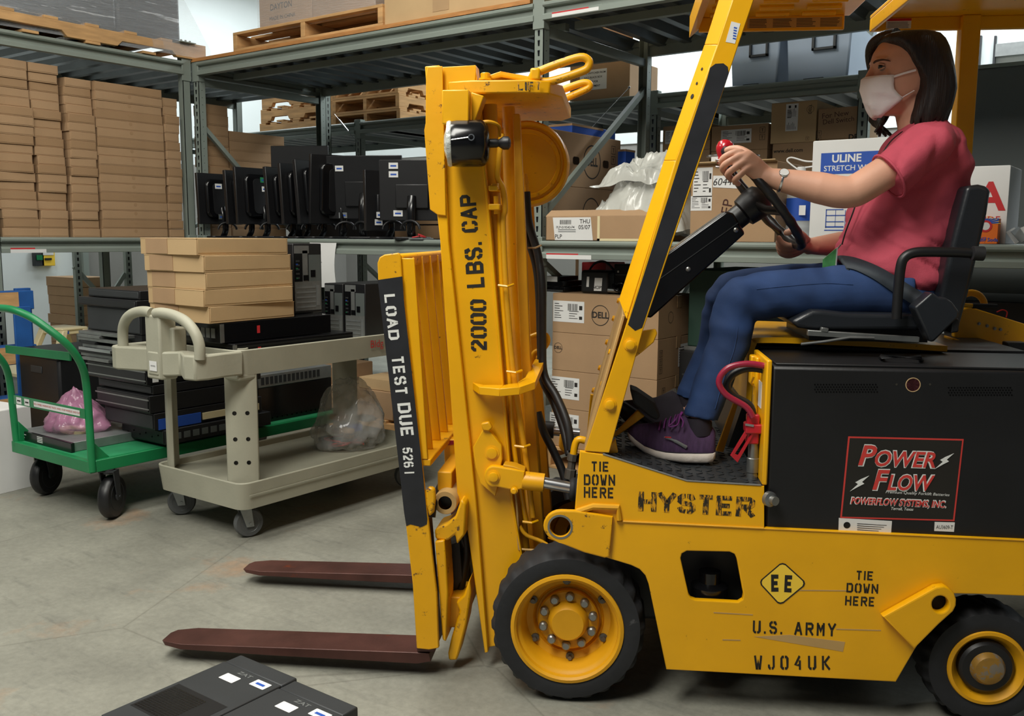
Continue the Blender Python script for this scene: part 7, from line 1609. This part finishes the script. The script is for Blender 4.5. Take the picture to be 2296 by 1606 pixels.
    b.tube(smooth_path([K(*q) for q in H([(1704, 376, .285), (1686, 352, .300), (1660, 336, .325), (1642, 334, .345), (1630, 337, .352)])], 3), [.013, .013, .013, .0128, .0125, .012, .0118, .0115, .011, .0108, .0105, .010, .0095], 10); b.ball(K(1630, 337, .352+dv), .0095, 10)
    # far hand under the lower rim
    b.tube([K(1826, 552, .52), K(1808, 547, .50), K(1796, 541, .485), K(1790, 536, .475)], [.026, .03, .029, .018], 16, flat=.62, up=(0, .8, .6))
    for k, (x, y, v) in enumerate(((1796, 532, .45), (1795, 538, .468), (1795, 544, .486), (1797, 549, .504))):
        finger([(x+10, y+6, v+.006), (x-4, y+14+k, v), (x-26, y+19+k*2, v-.006), (x-44, y+12+k*3, v-.004), (x-50, y+2+k*3, v+.002)], .0095-.0006*(k == 3))
    finger([(1812, 540, .47), (1796, 524, .44), (1778, 518, .43), (1764, 522, .432)], .0105)
    sk = lambda p: .0
    body = skin_from(b, .0030, 7, None, 'body', 'skin', P)
    # eye, lashes and brow on the side we see (and the far one)
    for s in (-1, 1):
        c = K(1968.5, 156.5, VC)+V((.003, s*.040, 0))
        MB().ball(c, .0115, 16).obj('eyeball', 'sclera', body, smooth=60)
        d = V((-.86, s*.45, .0)).normalized(); MB().lathe([(.0076, .0090), (.0072, .0108), (0, .0122)], c, d, 16).obj('iris', 'eye', body, smooth=60)
        u = [c+V((-.004, s*-.010, .0035)), c+V((-.0108, s*.0005, .0048)), c+V((-.0075, s*.0085, .0042)), c+V((.0015, s*.0125, .001))]
        MB().tube(smooth_path([q+V((-.0004, s*.001, 0)) for q in u], 4), [.0016]*3+[.0026]*7+[.0016]*3, 6).obj('lashes', 'eye', body)
        MB().tube(smooth_path([q+V((-.0006, s*.001, .0026)) for q in u], 4), .0026, 8).obj('eyelid', 'skin', body, smooth=60)
        l = [c+V((-.006, s*-.009, -.003)), c+V((-.0105, s*.001, -.0062)), c+V((-.005, s*.0095, -.0045)), c+V((.001, s*.012, -.001))]
        MB().tube(smooth_path(l, 4), .0022, 8).obj('eyelid', 'skin', body, smooth=60)
        bw = [K(1956, 144.5, VC)+V((0, s*.018, 0)), K(1957.5, 142.5, VC)+V((.0, s*.036, 0)), K(1968, 142.2, VC)+V((.0, s*.0545, 0)), K(1982, 147, VC)+V((.0, s*.0665, 0))]
        MB().tube(smooth_path(bw, 4), [.003, .004, .0048, .0052, .0052, .005, .0048, .0046, .004, .0036, .003, .0024, .0014], 8, flat=.6).obj('eyebrow', 'brow', body, smooth=60)
    # hair: bob swept off the face
    h = MB(); n = 72; rings = []
    HR = [(70, 2040, 2066, .012), (75, 2000, 2090, .05), (83, 1977, 2104, .078), (95, 1972, 2114, .088), (104, 1982, 2118, .090), (113, 1994, 2121, .093), (128, 2006, 2125, .094), (147, 2017, 2129, .095), (166, 2031, 2132, .096), (185, 2041, 2134, .097), (205, 2043, 2135, .097), (225, 2040, 2131, .097), (245, 2036, 2125, .096), (262, 2031, 2118, .093), (276, 2029, 2113, .089), (286, 2030, 2108, .083), (294, 2036, 2100, .072)]
    for i, (py, f, bk, hw) in enumerate(HR):
        a, c = K(f, py, VC), K(bk, py, VC); m = (a+c)/2; hh = (c.x-a.x)/2; ring = []
        for j in range(n):
            t = 2*PI*j/n; ct, st = math.cos(t), math.sin(t); e = 2.6 if ct > 0 else 3.4
            w = 1+.012*math.sin(j*2*PI*9/n+i*.25)+.012*math.sin(j*2*PI*17/n+1-i*.15)*(i/14)+.01*noise.noise(V((j*.6, i*.15, 0)))
            ring.append(V((m.x+hh*w*math.copysign(abs(ct)**(2/e), ct), VC+hw*w*math.copysign(abs(st)**(2/e), st), m.z+(.007*math.sin(j*2.1)+.006*math.sin(j*5.3))*max(0, i-11)/3)))
        rings.append(ring)
    h.loft(rings)
    st = lambda pts, r, fl: h.tube(smooth_path([K(*q) for q in pts], 4), [r[0]+(r[1]-r[0])*min(1, k/6) if k < 9 else r[1]+(r[2]-r[1])*(k-9)/(4*len(pts)-13+1) for k in range(4*(len(pts)-1)+1)], 12, flat=fl)
    st([(2010, 80, .43), (1985, 83, .455), (1967, 93, .475), (1957, 108, .495), (1954, 128, .508), (1958, 160, .512), (1965, 200, .515)], (.03, .024, .014), .7)
    for k in range(9): st([(2010-k*3, 190, .51), (1998-k*3, 235, .515), (1984-k*4, 268, .50+.006*k), (1962+k*5, 296+(k % 3)*5, .49+.006*k)], (.014, .011, .003), .7)
    h.obj('hair', 'hair', P, smooth=70)
    # mask
    mk = MB(); ML = [(176.5, 1937, 1989, .066), (181, 1935, 1988, .067), (190, 1932.5, 1988, .0675), (200, 1933, 1987, .0675), (210, 1934.5, 1989, .067), (219, 1937, 1998, .066), (227, 1939, 2009, .064), (234, 1941, 2003, .061), (242, 1945, 1994, .057), (251, 1950, 1985, .050), (258, 1955, 1976, .040), (265, 1960, 1970, .026)]
    rings = []; n = 40
    for i, (py, f, r, hw) in enumerate(ML):
        a, c = K(f, py, VC), K(r, py, VC); ring = []
        for j in range(n+1):
            t = -PI/2+PI*j/n; w = .0022*math.sin(t*7+i*1.1)*math.sin(i*1.4)+.0016*noise.noise(V((t*3, i*.7, 3)))
            ring.append(V((c.x+(a.x-c.x-w)*abs(math.cos(t))**.8, VC+(hw+w*.6)*math.sin(t), a.z+.002*math.sin(t*5+i)*(0 < i < 11)-.004*abs(math.sin(t))*(i < 2))))
        rings.append(ring)
    N = n+1; mk.add([q for r in rings for q in r], [(i*N+j, i*N+j+1, (i+1)*N+j+1, (i+1)*N+j) for i in range(len(rings)-1) for j in range(n)])
    o = mk.obj('face_mask', 'mask', P, smooth=80); s = o.modifiers.new('thick', 'SOLIDIFY'); s.thickness = .003; s.offset = 1
    hem = MB(); hem.tube([rings[0][j]+V((0, 0, .001)) for j in range(0, N, 2)], .0022, 6)
    for s_ in (0, -1):
        hem.tube([r[s_] for r in rings[:7]], .0018, 6)
        sg = -1 if s_ == 0 else 1
        hem.tube([K(1988, 181, VC)+V((0, sg*.067, 0)), K(2008, 175, VC)+V((0, sg*.0765, 0)), K(2034, 168, VC)+V((0, sg*.080, 0))], .0032, 8, flat=.5, up=(0, 0, 1))
        hem.tube([K(2008, 226, VC)+V((0, sg*.064, 0)), K(2034, 211, VC)+V((0, sg*.066, 0))], .0016, 8)
    hem.obj('ear_loops', 'mask', o, smooth=60)
    # shirt
    b = MB()
    levels(b, [(258, 2072, 2112, .055), (268, 2048, 2122, .075), (285, 2022, 2132, .105), (302, 2005, 2142, .145), (322, 1992, 2151, .18), (345, 1978, 2158, .186), (380, 1955, 2163, .178), (425, 1926, 2163, .170), (470, 1903, 2153, .162), (520, 1892, 2141, .162), (560, 1882, 2128, .168), (585, 1880, 2121, .172), (620, 1905, 2112, .178), (655, 1950, 2106, .182), (692, 1995, 2102, .182), (700, 2010, 2100, .18)], VC, 36, 2.5)
    d = (E-S).normalized(); ce = K(2000, 391, .225)
    b.tube([S+V((.01, .03, .012)), S, S.lerp(ce, .5), ce, ce+d*.012], [.062, .070, .067, .066, .066], 22)
    d2 = (E2-S2).normalized(); b.tube([S2+V((.01, -.03, .012)), S2, S2+d2*.10, S2+d2*.17], [.06, .068, .064, .066], 22)
    def fold(p):
        low = max(0, min(1, (1.38-p.z)/.30))
        a = noise.noise(V((p.x*6+p.z*5, p.y*6, p.z*17-p.x*9)))*.020*(.45+.8*low)
        a -= max(0, .5-abs(noise.noise(V((p.x*4+3, p.y*4, p.z*15+p.x*9+7)))*2.2))*.034*low
        a -= max(0, .5-abs(noise.noise(V((p.x*7+9, p.y*4, p.z*6-p.x*8)))*2.2))*.018*(1-low)
        return a
    sh = skin_from(b, .006, 5, fold, 'shirt', 'shirt', P, 'rose red short sleeved cotton shirt')
    cuff = MB(); x, y = ring_frame(d)
    cuff.tube([ce+d*.010+x*.0655*math.cos(t)+y*.0655*math.sin(t) for t in [2*PI*i/28 for i in range(28)]], .0035, 8, True); cuff.obj('cuff', 'shirt', sh, smooth=60)
    # jeans
    b = MB()
    levels(b, [(615, 1950, 2095, .16), (650, 1965, 2092, .172), (700, 1960, 2085, .175), (712, 1980, 2075, .165)], VC, 28)
    def leg(pts, rs, fl=1.12): b.tube(smooth_path([K(*q) for q in pts], 4), [rs[min(int(i/4), len(rs)-1)]+(rs[min(int(i/4)+1, len(rs)-1)]-rs[min(int(i/4), len(rs)-1)])*((i % 4)/4) for i in range(4*(len(pts)-1)+1)], 24, flat=fl)
    leg([(2030, 655, .315), (1930, 652, .305), (1820, 657, .295), (1720, 662, .288), (1668, 672, .283), (1646, 700, .278), (1636, 765, .262), (1603, 846, .24), (1577, 915, .225), (1571, 938, .222)], [.074, .070, .066, .063, .061, .060, .056, .050, .047, .048], 1.08)
    leg([(2030, 650, .545), (1920, 640, .545), (1800, 643, .545), (1690, 650, .542), (1640, 657, .54), (1622, 690, .54), (1610, 760, .54), (1576, 835, .535), (1552, 880, .53), (1547, 893, .53)], [.074, .070, .066, .063, .060, .058, .054, .048, .044, .044], 1.08)
    def fold2(p):
        q = K(1655, 690, .28); r = math.exp(-((p.x-q.x)**2+(p.z-q.z)**2)/.012); lo = max(0, min(1, (.86-p.z)/.12))
        a = noise.noise(V((p.x*14-p.z*8, p.y*6, p.z*22+p.x*16)))*(.003+.009*r+.005*lo)
        a -= abs(noise.noise(V((p.x*8, p.y*5+2, p.z*30))))*.010*lo
        return a
    j = skin_from(b, .006, 4, fold2, 'jeans', 'denim', P, 'blue denim jeans')
    sm = MB(); sm.tube([K(1915, 640, .225), K(1800, 636, .222), K(1700, 640, .217)], .0016, 6)
    sm.tube([K(1650, 740, .202), K(1640, 800, .195), K(1612, 880, .178)], .0014, 6)
    # seams lie on the surface
    from mathutils.bvhtree import BVHTree
    bv = BVHTree.FromPolygons([v.co for v in j.data.vertices], [tuple(p.vertices) for p in j.data.polygons])
    sm = MB()
    def drape(pts, dv=.0): 
        out = []
        for q in smooth_path([K(*p) for p in pts], 6):
            hit = bv.ray_cast(V((q.x, -.3, q.z)), V((0, 1, 0)))[0]; out.append((hit if hit else q)+V((0, dv, 0)))
        return out
    sm.tube(drape([(1920, 640, .2), (1860, 637, .2), (1780, 642, .2), (1700, 650, .2)], -.0005), .0014, 6); sm.tube(drape([(1655, 735, .2), (1648, 780, .2), (1622, 850, .2), (1602, 915, .2)], -.0005), .0014, 6)
    sm.obj('seam', 'denim', j, smooth=60)
    # shoes
    def shoe(vc, dx, dy, sc, near):
        ST = [(1407, 964, 967, 975, .010), (1412, 957, 970, 983, .022), (1424, 951, 978, 994, .034), (1445, 949, 991, 1009, .042), (1470, 947, 999, 1019, .046), (1492, 944, 1003, 1025, .047), (1512, 936, 1005, 1028, .045), (1530, 929, 1006, 1031, .042), (1545, 938, 1007, 1032, .039), (1565, 950, 1008, 1033, .037), (1585, 955, 1008, 1033, .036), (1598, 958, 1009, 1031, .031), (1604, 967, 1010, 1024, .020)]
        g = bpy.data.objects.new('shoe', None); COL.objects.link(g); g.parent = P
        u_, s_ = MB(), MB(); ur = []; sr = []
        k = lambda x, y: K(x+dx, y+dy, vc)
        for i, (x, t, m, bt, hw) in enumerate(ST):
            a, c, d_ = k(x, t), k(x, m), k(x, bt); r1 = []; r2 = []
            for j_ in range(20):
                an = 2*PI*j_/20; ct, s1 = math.cos(an), math.sin(an); hh = (a.z-c.z)
                w = hw*(1-.42*max(0, s1)**1.5); r1.append(V((a.x+.0, vc+w*math.copysign(abs(ct)**.85, ct), c.z+hh*max(-.12, s1))))
                r2.append(V((a.x, vc+(hw+.004)*math.copysign(abs(ct)**.5, ct), (c.z+d_.z)/2+(c.z-d_.z)/2*1.1*math.copysign(abs(s1)**.5, s1))))
            ur.append(r1); sr.append(r2)
        u_.loft(ur); s_.loft(sr)
        up = u_.obj('upper', 'shoe' if near else 'shoedark', g, smooth=70); s_.obj('sole', 'sole' if near else 'shoedark', g, smooth=60, label='white foam sole' if near else None)  # far shoe gets dark upper and sole, shade put into the colour
        MB().loft([[q+V((0, 0, .0005)) for q in [V((r[0].x, vc+(r[0].y-vc)*1.02, r[0].z-.002)), V((r[0].x, vc+(r[0].y-vc)*1.05, r[0].z-.008)), V((r[10].x, vc+(r[10].y-vc)*1.05, r[10].z-.008)), V((r[10].x, vc+(r[10].y-vc)*1.02, r[10].z-.002))]] for r in ur[1:]]).obj('midsole_band', 'shoedark', g)
        # collar and sock
        MB().tube([k(1570, 975), k(1568, 952), k(1566, 935)], [.034, .036, .034], 18, flat=.85, up=(1, 0, 0)).obj('sock', 'shoedark', g, smooth=60)
        if near:
            lc = MB()
            for q in range(5):
                x = 1476+q*11; y = 949-q*4.2; lc.tube(smooth_path([k(x, y+10)+V((0, -.036, 0)), k(x+3, y-1)+V((0, -.016, 0)), k(x+7, y-4)+V((0, .012, 0)), k(x+8, y+2)+V((0, .034, 0))], 3), .0022, 6)
            lc.tube(smooth_path([k(1520, 928)+V((0, -.01, 0)), k(1512, 938)+V((0, -.034, 0)), k(1498, 950)+V((0, -.044, 0)), k(1516, 946)+V((0, -.046, 0)), k(1524, 932)+V((0, -.02, 0))], 4), .002, 6); lc.tube(smooth_path([k(1522, 928)+V((0, -.01, 0)), k(1530, 940)+V((0, -.036, 0)), k(1527, 952)+V((0, -.042, 0))], 4), .002, 6)
            lc.obj('laces', mat('purple lace', (122, 52, 128), .7), g, smooth=60)
            MB().tube([k(1524, 934), k(1530, 924)], [.011, .009], 10, flat=.4, up=(0, 1, 0)).obj('tongue_tab', mat('magenta tab', (160, 60, 156), .7), g)
            w = MB(); pts = [(1487, 973), (1500, 977), (1516, 984), (1530, 992), (1537, 996)]; pp = [k(*q)+V((0, -hw_, 0)) for q, hw_ in zip(pts, (.0455, .0452, .0448, .044, .0425))]
            w.tube(smooth_path(pp, 4), [.0015]*2+[.003]*5+[.0045]*6+[.005]*4, 8, flat=.35, up=(0, 0, 1)); w.obj('side_logo', 'silver', g, smooth=60)
            w = MB(); w.tube([k(1489, 973)+V((0, -.0462, 0)), k(1503, 974)+V((0, -.0455, 0))], .002, 6, flat=.5, up=(0, 0, 1)); w.obj('logo_tip', 'redink', g)
    shoe(.215, 0, 0, 1, True)
    zf = K(1560, 1032, .215).z; q = K(1560, 1032, .215); f = KO+V((0, 0, 0))
    # far foot: same shape one step deeper, resting on the same floor
    pz = 1032
    while K(1545, pz, .53).z < zf: pz -= 1
    shoe(.53, -22, pz-1032, 1, False)
    # watch
    wd = (Wn-E).normalized(); wc = K(1753, 405, .235); x, y = ring_frame(wd)
    w = MB(); R_ = .0305
    w.tube([wc+x*R_*math.cos(t)+y*R_*math.sin(t) for t in [2*PI*i/40 for i in range(40)]], [.0042 if i % 2 else .0034 for i in range(40)], 8, True, flat=.6, up=wd); wt = w.obj('watch', 'chrome', P, smooth=40, label='silver bracelet watch')
    fd = V((.0, -.78, .62)).normalized(); fd = (fd-wd*fd.dot(wd)).normalized()
    MB().lathe([(.0135, 0), (.0145, .003), (.013, .0055), (.0115, .006)], wc+fd*.029, fd, 28).obj('watch_case', 'chrome', wt); MB().lathe([(.0118, .0062), (0, .0064)], wc+fd*.029, fd, 28).obj('watch_dial', 'label', wt)
    # seat belt across the lap
    bs = BVHTree.FromPolygons([v.co for v in sh.data.vertices], [tuple(p.vertices) for p in sh.data.polygons])
    rows = []
    for (a, c, vv) in (((1876, 574), (1872, 600), .44), ((1884, 574), (1880, 600), .37), ((1920, 580), (1910, 606), .305), ((1965, 597), (1950, 624), .268), ((2011, 622), (1992, 650), .245), ((2050, 646), (2028, 672), .225), ((2085, 668), (2062, 694), .19)):
        A, C_ = K(*a, vv), K(*c, vv)
        rows.append((A, C_))
    bt = MB()
    P1 = smooth_path([r[0] for r in rows], 5); P2 = smooth_path([r[1] for r in rows], 5); n = len(P1)
    def push(q):
        hit = bs.ray_cast(V((q.x, -.3, q.z)), V((0, 1, 0)))[0]; h2 = bv.ray_cast(V((q.x, -.3, q.z)), V((0, 1, 0)))[0]
        y = min([q.y]+[h_.y-.004 for h_ in (hit, h2) if h_ and h_.y < .40]); return V((q.x, y, q.z))
    P1 = [push(q) for q in P1]; P2 = [push(q) for q in P2]
    bt.add(P1+P2, [(i, i+1, n+i+1, n+i) for i in range(n-1)]); o = bt.obj('seat_belt', 'webbing', FL, smooth=60); s = o.modifiers.new('thick', 'SOLIDIFY'); s.thickness = .003
    # lanyard and badge
    ln = MB(); L1 = []
    for q in smooth_path([K(*p) for p in ((2022, 296, .36), (1998, 316, .33), (1978, 345, .32), (1945, 400, .33), (1925, 440, .34), (1912, 478, .35), (1896, 520, .37), (1888, 548, .38))], 5):
        hit = bs.ray_cast(V((q.x, -.3, q.z)), V((0, 1, 0)))[0]
        L1.append(V((q.x, min(q.y, hit.y-.006) if hit and .27 < hit.y < q.y+.15 else q.y, q.z)))
    ln.tube(L1, .0042, 8, flat=.4, up=(0, 1, 0)); ly = ln.obj('lanyard', 'black', P, smooth=60)
    MB().tube([K(1886, 548, .36), K(1876, 560, .355)], .002, 6).obj('clip_chain', 'zinc', ly)
    bd = MB(); pl = [K(1845, 582, .35), K(1876, 556, .35), K(1872, 606, .35), K(1844, 612, .35)]; bd.prism(pl, (0, .003, 0)); bb = bd.obj('badge', 'badge', ly)
    MB().prism([K(1876, 556, .349), K(1879, 555, .349), K(1875, 607, .349), K(1872, 606, .349)], (0, .005, 0)).obj('badge_edge', 'label', bb)
driver()
